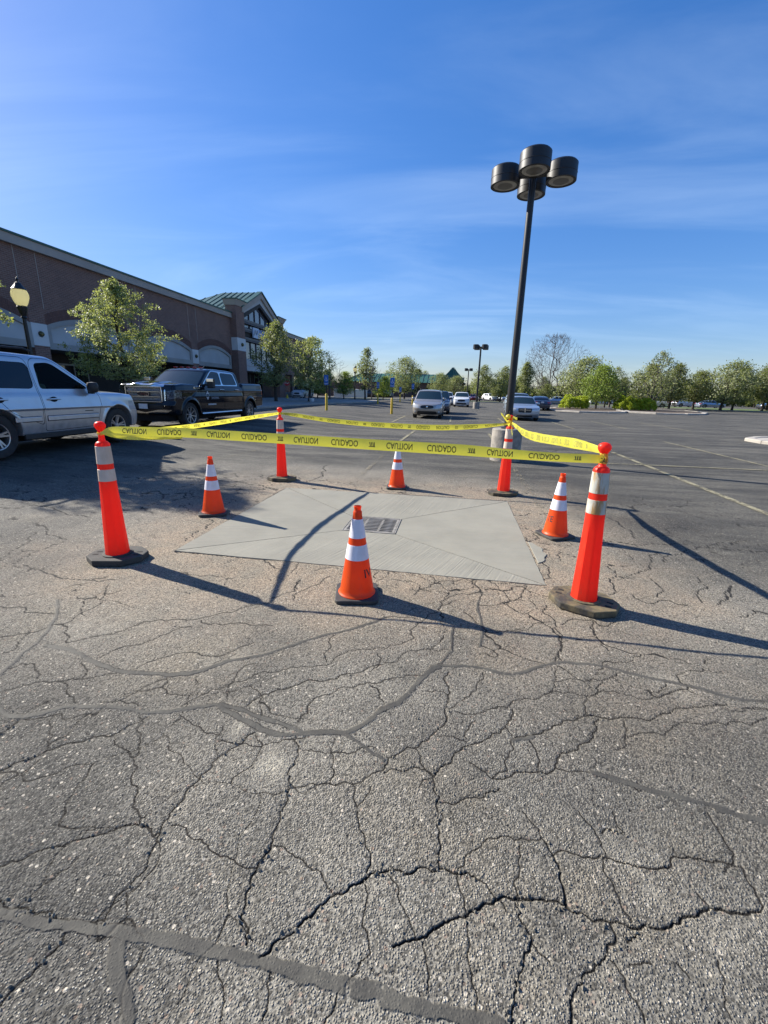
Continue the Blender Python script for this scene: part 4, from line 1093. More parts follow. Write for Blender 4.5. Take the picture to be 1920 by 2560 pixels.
def Lb(mb, name, mat, parent=None, **kw):
    mb.V = [(x - XF, y - BY, z) for x, y, z in mb.V]; return mb.build(name, mat, parent or bld, **kw)
ZC0, ZC1 = 9.02, 9.42
blocks = [(-1.1, -0.1), (7.2, 8.2), (15.5, 16.5), (23.75, 24.8), (32.05, 33.05), (40.15, 41.15)]
ENDL = 48.05
arches = [(a[1], b[0]) for a, b in zip(blocks[:-1], blocks[1:])] + [(blocks[-1][1], 47.7)]
ZS, ZA, ZB = 4.92, 5.68, 3.58    # spring, apex, bottom of the arch panels
def archz(y, a, b):
    c, h = (a + b) / 2, (b - a) / 2; t = min(1, abs((y - c) / h))
    rise = ZA - ZS; R_ = (h * h + rise * rise) / (2 * rise)
    return ZS + math.sqrt(max(R_ * R_ - (t * h) ** 2, 0)) - (R_ - rise)
def wall_with_arches(y0, y1):
    ys = sorted(set([round(y, 3) for y in np.arange(y0, y1, 0.3)] + [y1] + [v for a in arches for v in a if y0 <= v <= y1] + [v for b in blocks for v in b if y0 <= v <= y1]))
    mb = MB()
    for ya, yb in zip(ys[:-1], ys[1:]):
        ym = (ya + yb) / 2; za = zb = 4.96
        for a, b in arches:
            if a <= ym <= b: za, zb = archz(ya, a, b), archz(yb, a, b)
        mb.prismx([(ya, za), (yb, zb), (yb, ZC0), (ya, ZC0)], XF - .35, XF)
    return mb
ys0 = -6.0
Lb(wall_with_arches(ys0, ENDL), 'brick_wall', M_BRICK)
for a, b in arches:
    n = 26
    # field panel set back, moulded border, soldier course of wedge bricks above
    mb = MB(); ins = .32
    ysx = np.linspace(a, b, n)
    for ya, yb in zip(ysx[:-1], ysx[1:]): mb.prismx([(ya, ZB), (yb, ZB), (yb, archz(yb, a, b)), (ya, archz(ya, a, b))], XF - .33, XF - .10)
    p = Lb(mb, 'arch_panel', M_EIFS)
    mb = MB()
    for ya, yb in zip(ysx[:-1], ysx[1:]):
        mb.prismx([(ya, archz(ya, a, b) - .30), (yb, archz(yb, a, b) - .30), (yb, archz(yb, a, b) - .003), (ya, archz(ya, a, b) - .003)], XF - .10, XF + .03)
    mb.box(XF - .10, XF + .028, a, b, ZB - .03, ZB + .36)
    mb.box(XF - .10, XF + .026, a, a + .27, ZB + .36, archz(a + .2, a, b) - .28).box(XF - .10, XF + .026, b - .27, b, ZB + .36, archz(b - .2, a, b) - .28)
    Lb(mb, 'arch_trim', M_EIFS_T)
    mb = MB(); c = (a + b) / 2; L = b - a
    m = int(L / 0.115)
    for r_ in range(2):
        for i in range(m):
            y_a, y_b = a + L * i / m + .008, a + L * (i + 1) / m - .008
            z0, z1 = archz(y_a, a, b) + .012 + r_ * .315, archz(y_b, a, b) + .012 + r_ * .315
            mb.prismx([(y_a, z0), (y_b, z1), (y_b, z1 + .295), (y_a, z0 + .295)], XF - .03, XF + .012 + (i % 3) * .002)
    tag(Lb(mb, 'soldier_course', M_BRICK_D), kind='stuff')
for i, (a, b) in enumerate(blocks):
    Lb(MB().box(XF - .45, XF + .06, a, b, 3.68, 4.955), 'pier_block', M_WHITEB, bevel=0.02)
    Lb(MB().box(XF - .5, XF + .02, a + .02, b - .02, .0, 3.677), 'brick_pier', M_BRICK)
    c = (a + b) / 2
    mb = MB(); mb.lathe([(0.001, -.05), (.13, -.02), (.155, .02), (.15, .06), (.11, .13), (.001, .16)], 20, cap=False)
    o = mb.build('wall_lamp', M_BRONZE, bld, smooth=True, loc=(.20, c - BY, 4.36)); o.rotation_euler = (0, math.radians(90), 0); o.location = (.09, c - BY, 4.36)
    mb = MB(); mb.lathe([(.165, -.02), (.175, 0), (.165, .02)], 20, cap=False)
    q = mb.build('lamp_ring', M_MULL, o, smooth=True)
# arcade depth: soffit, rear shop wall with windows, sill line
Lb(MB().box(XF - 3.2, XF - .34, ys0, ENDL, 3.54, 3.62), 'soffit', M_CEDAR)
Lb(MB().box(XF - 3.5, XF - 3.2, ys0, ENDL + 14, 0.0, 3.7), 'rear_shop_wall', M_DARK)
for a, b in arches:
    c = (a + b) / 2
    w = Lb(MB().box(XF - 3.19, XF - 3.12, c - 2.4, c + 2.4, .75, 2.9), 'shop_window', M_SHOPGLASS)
    mb = MB()
    for k in range(5): yy = c - 2.4 + k * 1.2; mb.box(XF - 3.118, XF - 3.06, yy - .03, yy + .03, .75, 2.9)
    mb.box(XF - 3.058, XF - 3.03, c - 2.45, c + 2.45, 2.78, 2.9)
    mb.V = [(x - XF, y - BY, z) for x, y, z in mb.V]; mb.build('window_frame', M_EIFS_T, w)
# cornice and coping, control joints
def cornice(y0, y1, xf=XF, z0=ZC0, z1=ZC1, nm='cornice', out=.22):
    Lb(MB().prismx([(y0, z0), (y1, z0), (y1, z1), (y0, z1)], xf - .4, xf + out), nm, M_CORN)
    Lb(MB().box(xf - .4, xf + out + .035, y0, y1, z0 + .0 - .09, z0 - .004), nm + '_ledge', M_CORN)
    Lb(MB().box(xf - .5, xf + out + .07, y0, y1, z1 + .003, z1 + .115), 'coping', M_COPPER)
cornice(ys0, ENDL - .01)
for y in (15.2, 17.2, 23.5, 24.85, 31.9, 33.2, 40.0, 41.3):
    Lb(MB().box(XF - .02, XF + .006, y - .018, y + .018, 5.85, ZC0 - .1), 'control_joint', M_CORN)
Lb(MB().box(XF - 36, XF - .41, ys0, 76.2, ZC0 - .8, ZC0 + .1), 'flat_roof', M_DARK)
Lb(MB().box(XF - 36, XF - 3.6, ys0, 76.2, -.1, ZC0 - .81), 'building_mass', M_BRICK)
# entrance tower
XT = -24.3
def zt(z, dummy=None): return z
GY0, GY1 = ENDL, 62.0
for (a, b) in ((ENDL, 50.0), (59.8, 61.9)):
    Lb(MB().box(XT - 1.2, XT, a, b, .0, 10.25), 'brick_column', M_BRICK)
    Lb(MB().box(XT - 1.22, XT + .025, a - .02, b + .02, 5.58, 6.93), 'column_block', M_WHITEB)
    mb = MB()
    n0, n1 = .06, .32
    V = []
    for o_, z in ((n0, 10.255), (n1, 10.80)):
        V += [(XT - 1.3, a - o_, z), (XT + o_, a - o_, z), (XT + o_, b + o_, z), (XT - 1.3, b + o_, z)]
    mb.add(V, [(0, 3, 2, 1), (4, 5, 6, 7), (0, 1, 5, 4), (1, 2, 6, 5), (2, 3, 7, 6), (3, 0, 4, 7)])
    Lb(mb, 'column_cap', M_CORN)
    Lb(MB().box(XT - 1.35, XT + .38, a - .38, b + .38, 10.803, 10.90), 'column_coping', M_COPPER)
    c = (a + b) / 2
    o = MB().lathe([(0.001, -.05), (.17, -.02), (.20, .02), (.19, .08), (.14, .17), (.001, .20)], 20, cap=False).build('wall_lamp', M_BRONZE, bld, smooth=True, loc=(XT - XF + .06, c - BY, 6.25)); o.rotation_euler = (0, math.radians(90), 0)
A0, A1, AC, AZ, EZ = 49.95, 59.85, 54.80, 12.75, 10.35
# gable wall (stucco) around a pitched window
WT = 11.55; WB = 9.17; wy0, wy1 = 50.15, 59.6
def roofz(y): return AZ - (AZ - EZ) * abs(y - AC) / (A1 - AC)
def winz(y): return max(WB, WT - (WT - WB - .55) * abs(y - 54.7) / 4.6)
mb = MB(); ys = np.linspace(A0, A1, 41)
for ya, yb in zip(ys[:-1], ys[1:]):
    mb.prismx([(ya, winz(ya) if wy0 < ya < wy1 else WB), (yb, winz(yb) if wy0 < yb < wy1 else WB), (yb, roofz(yb)), (ya, roofz(ya))], XT - .5, XT - .12)
Lb(mb, 'gable_wall', M_EIFS)
mb = MB()
for s in (-1, 1):
    y_e = AC + s * (A1 - AC + .25)
    P = [(AC, AZ + .02), (y_e, roofz(A1) - .08), (y_e, roofz(A1) - .62), (AC, AZ - .60)]
    if s > 0: P = P[::-1]
    mb.prismx(P, XT - .12, XT + .10)
Lb(mb, 'raking_trim', M_CORN)
mb = MB()
for s in (-1, 1):
    y_e = AC + s * (A1 - AC + .40)
    P = [(AC, AZ + .20), (y_e, roofz(A1) + .04), (y_e, roofz(A1) - .10), (AC, AZ + .05)]
    if s > 0: P = P[::-1]
    mb.prismx(P, XT - .4, XT + .22)
Lb(mb, 'gable_coping', M_COPPER)
# glass, mullions
mb = MB()
for ya, yb in zip(ys[:-1], ys[1:]): mb.prismx([(ya, 4.9), (yb, 4.9), (yb, max(WB, winz(yb)) - .0), (ya, max(WB, winz(ya)))], XT - .62, XT - .52)
gl = Lb(mb, 'gable_glass', M_WINDOW)
mulls = [50.66 + 1.56 * k for k in range(6)]
for y in mulls:
    mb = MB().box(XT - .518, XT - .42, y - .05, y + .05, 4.9, max(WB, winz(y)) - .02)
    mb.V = [(a - XF, b - BY, c) for a, b, c in mb.V]; mb.build('mullion', M_MULL, gl)
mb = MB()
for s in (-1, 1):
    P = [(54.7, WT), (54.7 + s * 4.55, WB + .55), (54.7 + s * 4.55, WB + .05), (54.7, WT - .40)]
    if s > 0: P = P[::-1]
    mb.prismx(P, XT - .515, XT - .119)
Lb(mb, 'gable_reveal', M_DARK)
for z0, z1, nm in ((8.93, 9.19, 'upper_band'), (8.02, 8.24, 'middle_band'), (7.02, 7.26, 'lower_band')):
    Lb(MB().box(XT - .50, XT - .14, A0 + .02, A1 - .02, z0, z1), nm, M_BAND)
    Lb(MB().box(XT - .49, XT - .16, A0 + .03, A1 - .03, z0 - .20, z0 - .003), nm + '_shadow_gap', M_MULL)
Lb(MB().box(XT - .415, XT - .36, 50.6, 58.9, 7.38, 7.96), 'sign_backing', M_DARK)
Lb(MB().box(XT - .7, XT - .2, A0, A1, 3.50, 4.88), 'entrance_fascia', M_EIFS)
Lb(MB().box(XT - .75, XT - .16, A0 + .01, A1 - .01, 4.05, 4.085), 'fascia_joint', M_EIFS_T)
Lb(MB().box(XT - 4.0, XT - .72, A0, A1, 3.42, 3.50), 'entrance_soffit', M_CEDAR)
Lb(MB().box(XT - 2.6, XT - 2.5, A0, A1, 0.2, 3.41), 'entrance_glazing', M_SHOPGLASS)
for y in np.arange(A0 + .6, A1, 1.3): Lb(MB().box(XT - 2.49, XT - 2.42, y - .05, y + .05, .2, 3.4), 'door_frame', M_BAND)
# tower roof with standing seams: left slope seen from the lot
RXB = -29.2; HX = -33.0
ridge_f, ridge_b = (XT - .3, AC, AZ + .1), (RXB, AC, AZ + .1)
zl = roofz(A1) + .02
lf, lb_ = (XT - .3, AC - 5.4, zl - .16), (HX, AC - 7.3, 9.5)
rf, rb = (XT - .3, AC + 5.4, zl - .16), (HX, AC + 7.3, 9.5)
mb = MB(); mb.add([ridge_f, ridge_b, lf, (XT - 1.4, AC - 6.9, 9.45), lb_, rf, (XT - 1.4, AC + 6.9, 9.45), rb], [(0, 2, 3, 4, 1), (0, 1, 7, 6, 5), (1, 4, 7)])
roof = Lb(mb, 'tower_roof', M_GROOF)
def seam(p, q):
    mb = MB(); mb.tube([Vector(p) + Vector((0, 0, .03)), Vector(q) + Vector((0, 0, .03))], .045, 4)
    mb.V = [(a - XF, b - BY, c) for a, b, c in mb.V]; mb.build('roof_seam', M_GROOF, roof)
for k in range(12):
    x = XT - .8 - k * .75
    # slope runs from the ridge (or hip) to the eave line
    if x > RXB: top = (x, AC, AZ + .1)
    else:
        t = (RXB - x) / (RXB - HX); top = (x, AC - 7.3 * t, AZ + .1 + (9.5 - AZ - .1) * t)
    seam(top, (x, AC - 7.05, 9.52))
    seam((top[0], 2 * AC - top[1], top[2]), (x, AC + 7.05, 9.52))
# right wing
Lb(MB().box(XF - .35, XF, 62.0, 76.2, 3.6, ZC0), 'right_wing_wall', M_BRICK)
cornice(62.0, 76.2, nm='right_cornice')
for y in (62.0, 66.6, 71.0, 75.6): Lb(MB().box(XF - .4, XF + .01, y, y + .7, 0, 3.59), 'brick_pier', M_BRICK)
Lb(MB().box(XF - .2, XF + .5, 61.9, 71.0, 0.0, 1.05), 'low_stone_wall', M_EIFS_T)
Lb(MB().box(XF - 3.2, XF - .36, 62.0, 76.2, 3.6, 3.7), 'right_soffit', M_CEDAR)
# store sign: pale zigzag block followed by blue letters
M_SIGNL = simple('pale_blue_sign_face', (0.42, 0.52, 0.66), (0.36, 0.46, 0.62), 2, rough=0.35)
M_SIGNB = simple('blue_sign_face', (0.10, 0.21, 0.50), (0.08, 0.18, 0.44), 2, rough=0.35)
sgn = thing('store_sign', (XT - .1, 55.1, 7.35), 0, 'blue and pale lettered store sign across the gable glass, logo block at its left', 'shop sign')
mb = MB(); mb.prismx([(-2.9, .02), (-1.35, .02), (-1.35, 1.18), (-2.9, 1.18)], -.05, .12); mb.build('logo_block', M_SIGNL, sgn)
zz1 = [(-2.75, .25), (-2.42, .92), (-2.15, .38), (-1.85, .95), (-1.5, .2)]
mb = MB()
for p, q in zip(zz1[:-1], zz1[1:]): mb.prismx([(p[0] - .05, p[1]), (q[0] - .05, q[1]), (q[0] + .05, q[1]), (p[0] + .05, p[1])], .12, .135)
mb.build('zigzag', M_MULL, sgn)
yy = -1.28
for ch, w in (('I', .25), ('N', .8), ('E', .75), ('S', .85)):
    V2, F2 = text_verts(ch, w, 1.05)
    V = [(x_, yy + u, .05 + v) for x_ in (.13,) for u, v in V2]; m = len(V)
    V += [(-.04, y_, z_) for _, y_, z_ in V[:m]]
    F = list(F2) + [tuple(i + m for i in f[::-1]) for f in F2]
    from collections import Counter
    ec = Counter(); 
    for f in F2:
        for i in range(len(f)): ec[(f[i], f[(i + 1) % len(f)])] += 1
    for (i, j) in list(ec):
        if (j, i) not in ec: F.append((j, i, i + m, j + m))
    obj('letter', V, F, M_SIGNB, sgn); yy += w + .09

# ------------------------------------------------------------------ pavement in front of the store, kerbs, islands
M_WALK = simple('sidewalk_concrete', (0.27, 0.26, 0.24), (0.20, 0.195, 0.18), 1.2, rough=0.9, bump=0.3, bscale=40)
M_KERB = simple('kerb_concrete', (0.42, 0.385, 0.33), (0.30, 0.275, 0.24), 2.5, rough=0.9, bump=0.4, bscale=30)
M_MULCH = simple('brown_mulch', (0.11, 0.08, 0.06), (0.07, 0.055, 0.04), 3, rough=1.0, bump=1.0, bscale=40, bd=.03)
M_LAWN = simple('grass_green', (0.085, 0.12, 0.03), (0.06, 0.09, 0.022), 0.6, rough=1.0, bump=0.6, bscale=30, bd=.02)
def poly_slab(name, pts, z0, z1, mat, label=None, cat=None, bevel=0.02, kind='structure', parent=None):
    mb = MB(); mb.prism(pts, z0, z1); o = mb.build(name, mat, parent, bevel=bevel)
    tag(o, label, cat, kind=kind); return o
edge = [(-13.0, -6), (-13.0, 33.0), (-12.2, 42), (-10.2, 50), (-9.6, 56), (-10.6, 60.5), (-16, 62), (-24.6, 62.5)]
poly_slab('sidewalk', [(-24.98, -6)] + edge + [(-24.98, 62.5)], 0.0, .325, M_WALK, bevel=0)
for p, q in zip(edge[:-1], edge[1:]):
    L = math.dist(p, q); m = max(1, round(L / 3.0))
    for k in range(m):
        a = (p[0] + (q[0] - p[0]) * k / m, p[1] + (q[1] - p[1]) * k / m); b = (p[0] + (q[0] - p[0]) * (k + 1) / m, p[1] + (q[1] - p[1]) * (k + 1) / m)
        dx, dy = (b[0] - a[0]) / (L / m), (b[1] - a[1]) / (L / m); g = .012
        P = [(a[0] + dx * g, a[1] + dy * g), (a[0] + dx * g + dy * .16, a[1] + dy * g - dx * .16), (b[0] - dx * g + dy * .16, b[1] - dy * g - dx * .16), (b[0] - dx * g, b[1] - dy * g)]
        tag(MB().prism(P, 0.0, .335).build('kerb', M_KERB, None, bevel=.02), kind='structure')
def island(pts, label, mulch=M_MULCH, h=.15):
    n = len(pts); cx, cy = sum(p[0] for p in pts) / n, sum(p[1] for p in pts) / n
    inner = [(cx + (x - cx) * .90, cy + (y - cy) * .90) for x, y in pts]
    t = thing('planting_island', (cx, cy, 0), 0, label, 'traffic island')
    loc = lambda P: [(x - cx, y - cy) for x, y in P]
    g = gz(cx, cy)
    pl, il = loc(pts), loc(inner)
    for i in range(n):
        j = (i + 1) % n; L = math.dist(pl[i], pl[j]); m = max(1, round(L / 2.4))
        for k in range(m):
            f0, f1 = k / m + .004, (k + 1) / m - .004
            lp = lambda A, B, t_: (A[0] + (B[0] - A[0]) * t_, A[1] + (B[1] - A[1]) * t_)
            dz = rnd.uniform(-.02, .02)
            MB().prism([lp(pl[i], pl[j], f0), lp(pl[i], pl[j], f1), lp(il[i], il[j], f1), lp(il[i], il[j], f0)], g - .05, g + h + dz).build('kerb_stone', M_KERB, t, bevel=.03)
    V = []
    mb = MB(); mb.prism(il, g - .05, g + h - .02); mb.build('planting_bed', mulch, t)
    return t
def blob(cx, cy, rx, ry, n=12, rot=0.0, pw=1.0):
    out = []
    for k in range(n):
        a = TAU * k / n; x, y = rx * math.copysign(abs(math.cos(a)) ** pw, math.cos(a)), ry * math.copysign(abs(math.sin(a)) ** pw, math.sin(a))
        out.append((cx + x * math.cos(rot) - y * math.sin(rot), cy + x * math.sin(rot) + y * math.cos(rot)))
    return out
island(blob(15.5, 54.5, 4.4, 9.0, 12, math.radians(-20), .8), 'kerbed island holding the shorter round hedge and a tree')
island(blob(24.0, 56.0, 4.6, 8.5, 12, math.radians(-25), .8), 'kerbed island holding the longer hedge and a leaning pear tree')
island(blob(15.1, 18.9, 3.6, 1.9, 14, math.radians(10), .7), 'pale kerb end of an island cut off by the right edge', M_KERB, .13)
island(blob(-13.5, 74, 7.5, 2.4, 12, 0, .8), 'low kerbed island left of the far green roofed building', M_LAWN)
island(blob(-20.0, 70, 3.5, 2.0, 12, 0, .8), 'small kerbed island beside the white enclosure', M_LAWN)
lawn = [(-60, 86), (-2.5, 84.8), (19, 83.6), (44, 71.5), (75, 55), (110, 30), (150, 40), (150, 84), (78, 84), (45, 90), (10, 92), (-60, 93)]
poly_slab('lawn_strip', lawn, -.05, .10, M_LAWN, bevel=0)
lk = [(-60, 85.9), (-2.5, 84.7), (19, 83.5), (44, 71.4), (75, 54.9), (110, 29.9)]
for p, q in zip(lk[:-1], lk[1:]):
    L = math.dist(p, q); m = max(1, round(L / 6)); dx, dy = (q[0] - p[0]) / L, (q[1] - p[1]) / L
    for k in range(m):
        f0, f1 = L * k / m + .02, L * (k + 1) / m - .02
        P = [(p[0] + dx * f0, p[1] + dy * f0), (p[0] + dx * f0 + dy * .2, p[1] + dy * f0 - dx * .2), (p[0] + dx * f1 + dy * .2, p[1] + dy * f1 - dx * .2), (p[0] + dx * f1, p[1] + dy * f1)]
        tag(MB().prism(P, 0, .14).build('kerb', M_KERB, None), kind='structure')
# ------------------------------------------------------------------ second building with green roof in the distance
b2 = thing('far_store', (-8, 118, 0), 0, 'distant low brick store with a dark green pitched metal roof', 'building')
M_G2 = simple('dark_green_roof', (0.03, 0.10, 0.07), (0.04, 0.13, 0.09), 1, rough=0.5, metal=.2)
M_B2 = simple('far_brown_brick', (0.13, 0.085, 0.065), (0.11, 0.07, 0.055), 1, rough=.9)
MB().box(-22, 10.4, 0, 22, 0, 3.9).build('wall', M_B2, b2)
mb = MB(); mb.add([(-22.5, -.6, 3.95), (11, -.6, 3.95), (11, 22.6, 3.95), (-22.5, 22.6, 3.95), (-18, 6, 6.3), (7, 6, 6.3), (7, 16, 6.3), (-18, 16, 6.3)], [(0, 3, 2, 1), (4, 5, 6, 7), (0, 1, 5, 4), (1, 2, 6, 5), (2, 3, 7, 6), (3, 0, 4, 7)])
rf2 = mb.build('roof', M_G2, b2)
for k in range(28):
    x0 = -22 + k * 1.2; x1 = min(max(x0, -18), 7)
    MB().tube([(x0, -.6, 4.02), (x1, 6, 6.37)], .06, 4).build('roof_seam', M_GROOF, rf2)
MB().prism([(5.0, -3.0), (9.8, -3.0), (9.8, -.05), (5.0, -.05)], 0, 4.7).build('tower', M_B2, b2)
mb = MB(); mb.add([(4.4, -3.6, 4.72), (10.4, -3.6, 4.72), (10.4, 5, 4.72), (4.4, 5, 4.72), (7.4, -1.6, 7.9), (7.4, 4.5, 7.9)], [(0, 1, 4), (1, 2, 5, 4), (2, 3, 5), (3, 0, 4, 5), (0, 3, 2, 1)])
rf3 = mb.build('tower_roof', M_G2, b2)
for k in range(6):
    f = (k + .5) / 6
    MB().tube([(4.4 + 6 * f, -3.6, 4.76), (7.4 + (6 * f - 3) * .1, -1.7, 7.8)], .05, 4).build('roof_seam', M_GROOF, rf3)
MB().box(8.3, 10.2, -.04, 10, 3.9, 5.1).build('brick_wing', M_B2, b2)
MB().box(8.2, 10.4, -.2, 10.1, 5.11, 5.5).build('wing_cornice', M_CORN, b2)
for k in range(7): MB().box(-20 + k * 3.4, -18 + k * 3.4, -.06, .02, .9, 2.8).build('window', M_SHOPGLASS, b2)
# low walls and fence left of it
w = tag(MB().box(-31, -14, 99, 99.4, 0, 3.2).build('boundary_wall', M_B2, None), 'low brown brick wall beyond the parked van on the left', 'wall')
w = tag(MB().box(-21.2, -15.6, 77, 79.5, .2, 1.75).build('trash_enclosure', M_WHITEB, None, bevel=.03), 'low pale stucco enclosure behind the island trees at left', 'enclosure')
# ------------------------------------------------------------------ trees
def leaf_material(name, c1, c2, under, tr=0.45):
    n = N(name)
    g = n.n.new('ShaderNodeNewGeometry')
    rv = n.attr('rv')
    col = n.mix(rv, c1, c2)
    col = n.mix(n.math('MULTIPLY', g.outputs['Backfacing'], 0.8), col, under)
    n.done(color=col, rough=0.5, spec=0.35)
    t = n.n.new('ShaderNodeBsdfTranslucent'); n.l.new(n.mix(0.4, col, (0.35, 0.42, 0.05)), t.inputs[0])
    mx = n.n.new('ShaderNodeMixShader'); mx.inputs[0].default_value = tr
    n.l.new(n.b.outputs[0], mx.inputs[1]); n.l.new(t.outputs[0], mx.inputs[2]); n.l.new(mx.outputs[0], n.out.inputs[0])
    return n.m
M_BARK = simple('dark_bark', (0.055, 0.043, 0.035), (0.035, 0.028, 0.024), 9, rough=0.95, bump=0.8, bscale=30, bd=.01)
M_BARKG = simple('grey_bark', (0.115, 0.095, 0.085), (0.08, 0.068, 0.06), 6, rough=0.95)
L_PEAR = leaf_material('pear_leaves', (0.175, 0.205, 0.034), (0.41, 0.43, 0.155), (0.42, 0.45, 0.24))
L_PALE = leaf_material('pale_spring_leaves', (0.105, 0.128, 0.034), (0.27, 0.29, 0.115), (0.30, 0.32, 0.17))
L_BRIGHT = leaf_material('bright_green_leaves', (0.095, 0.16, 0.013), (0.20, 0.28, 0.034), (0.28, 0.36, 0.08))
L_DARK = leaf_material('dull_green_leaves', (0.060, 0.076, 0.022), (0.150, 0.168, 0.060), (0.20, 0.21, 0.10))
L_HEDGE = leaf_material('hedge_leaves', (0.27, 0.34, 0.010), (0.50, 0.55, 0.02), (0.38, 0.44, 0.04))
def shape_fn(kind):
    if kind in ('oval', 'bare'): return lambda h: math.sin(math.pi * min(1, (h * 0.86 + 0.14)) ** 0.9) ** 0.7
    if kind == 'round': return lambda h: math.sqrt(max(0, 1 - (2 * h - 0.9) ** 2 / 1.25)) * 1.0
    if kind == 'cone': return lambda h: max(0.04, (1 - h) ** 0.75) * min(1, h * 5 + .45)
    if kind == 'broad': return lambda h: max(0, math.sin(math.pi * (0.18 + 0.80 * h))) ** 0.55
    if kind == 'narrow': return lambda h: max(0.05, math.sin(math.pi * (0.1 + 0.88 * h))) ** 0.9
def grow(seed, H, Rr, trunk, kind, n, lean=(0, 0), limb=0.35, rise=0.9, gappy=0.0):
    R_ = np.random.default_rng(seed); f = shape_fn(kind)
    nodes = [np.array((0, 0, 0.0))]; par = [-1]
    top = H * 0.93; K = 10
    for k in range(1, K + 1):
        z = top * k / K
        nodes.append(np.array((R_.normal() * .02 * H * k / K + lean[0] * (k / K) ** 1.5, R_.normal() * .02 * H * k / K + lean[1] * (k / K) ** 1.5, z))); par.append(k - 1)
    holes = [(R_.uniform(0, TAU), R_.uniform(.1, .9)) for _ in range(int(gappy * 10))]
    pts = []
    while len(pts) < n:
        h = R_.uniform(0, .94 if kind == 'bare' else 1) ** 0.9; a = R_.uniform(0, TAU); rr = math.sqrt(R_.uniform(0.16 if kind == 'bare' else .03, 1))
        lump = 1 + 0.26 * math.sin(3 * a + 5 * h + seed) + 0.20 * math.sin(7 * a - 9 * h + seed * 2)
        if any(abs((a - ha + math.pi) % TAU - math.pi) < .35 and abs(h - hh) < .09 and rr > .35 for ha, hh in holes): continue
        r = Rr * f(h) * rr * lump; z = trunk + (H - trunk) * h
        w = (h) ** 1.5
        pts.append((r * math.cos(a) + lean[0] * w, r * math.sin(a) + lean[1] * w, z))
    pts.sort(key=lambda p: math.hypot(p[0], p[1]) + 0.35 * abs(p[2] - trunk))
    P = np.zeros((len(nodes) + n * 2, 3)); P[:len(nodes)] = nodes; cnt = len(nodes)
    tips = []
    for p in pts:
        p = np.array(p); d = p - P[:cnt]; dist = np.linalg.norm(d, axis=1)
        pen = np.where(d[:, 2] < dist * limb * .6, (dist * limb * .6 - d[:, 2]) * 2.2, 0)
        pen = pen + np.where(P[:cnt, 2] < trunk * .8, 50, 0)
        i = int(np.argmin(dist + pen)); dd = dist[i]
        if dd > Rr * .22:
            mid = P[i] + d[i] * .5 + np.array((R_.normal(), R_.normal(), R_.normal())) * dd * .07 - np.array((0, 0, dd * .05))
            P[cnt] = mid; par.append(i); i = cnt; cnt += 1
        P[cnt] = p; par.append(i); tips.append(cnt); cnt += 1
    P = P[:cnt]
    load = np.zeros(cnt); kids = [0] * cnt
    for i in range(cnt - 1, 0, -1): pass
    order = sorted(range(1, cnt), key=lambda i: -i)
    w = np.zeros(cnt)
    for i in order:
        w[i] += 1.0; w[par[i]] += w[i]; kids[par[i]] += 1
    return P, par, w, kids
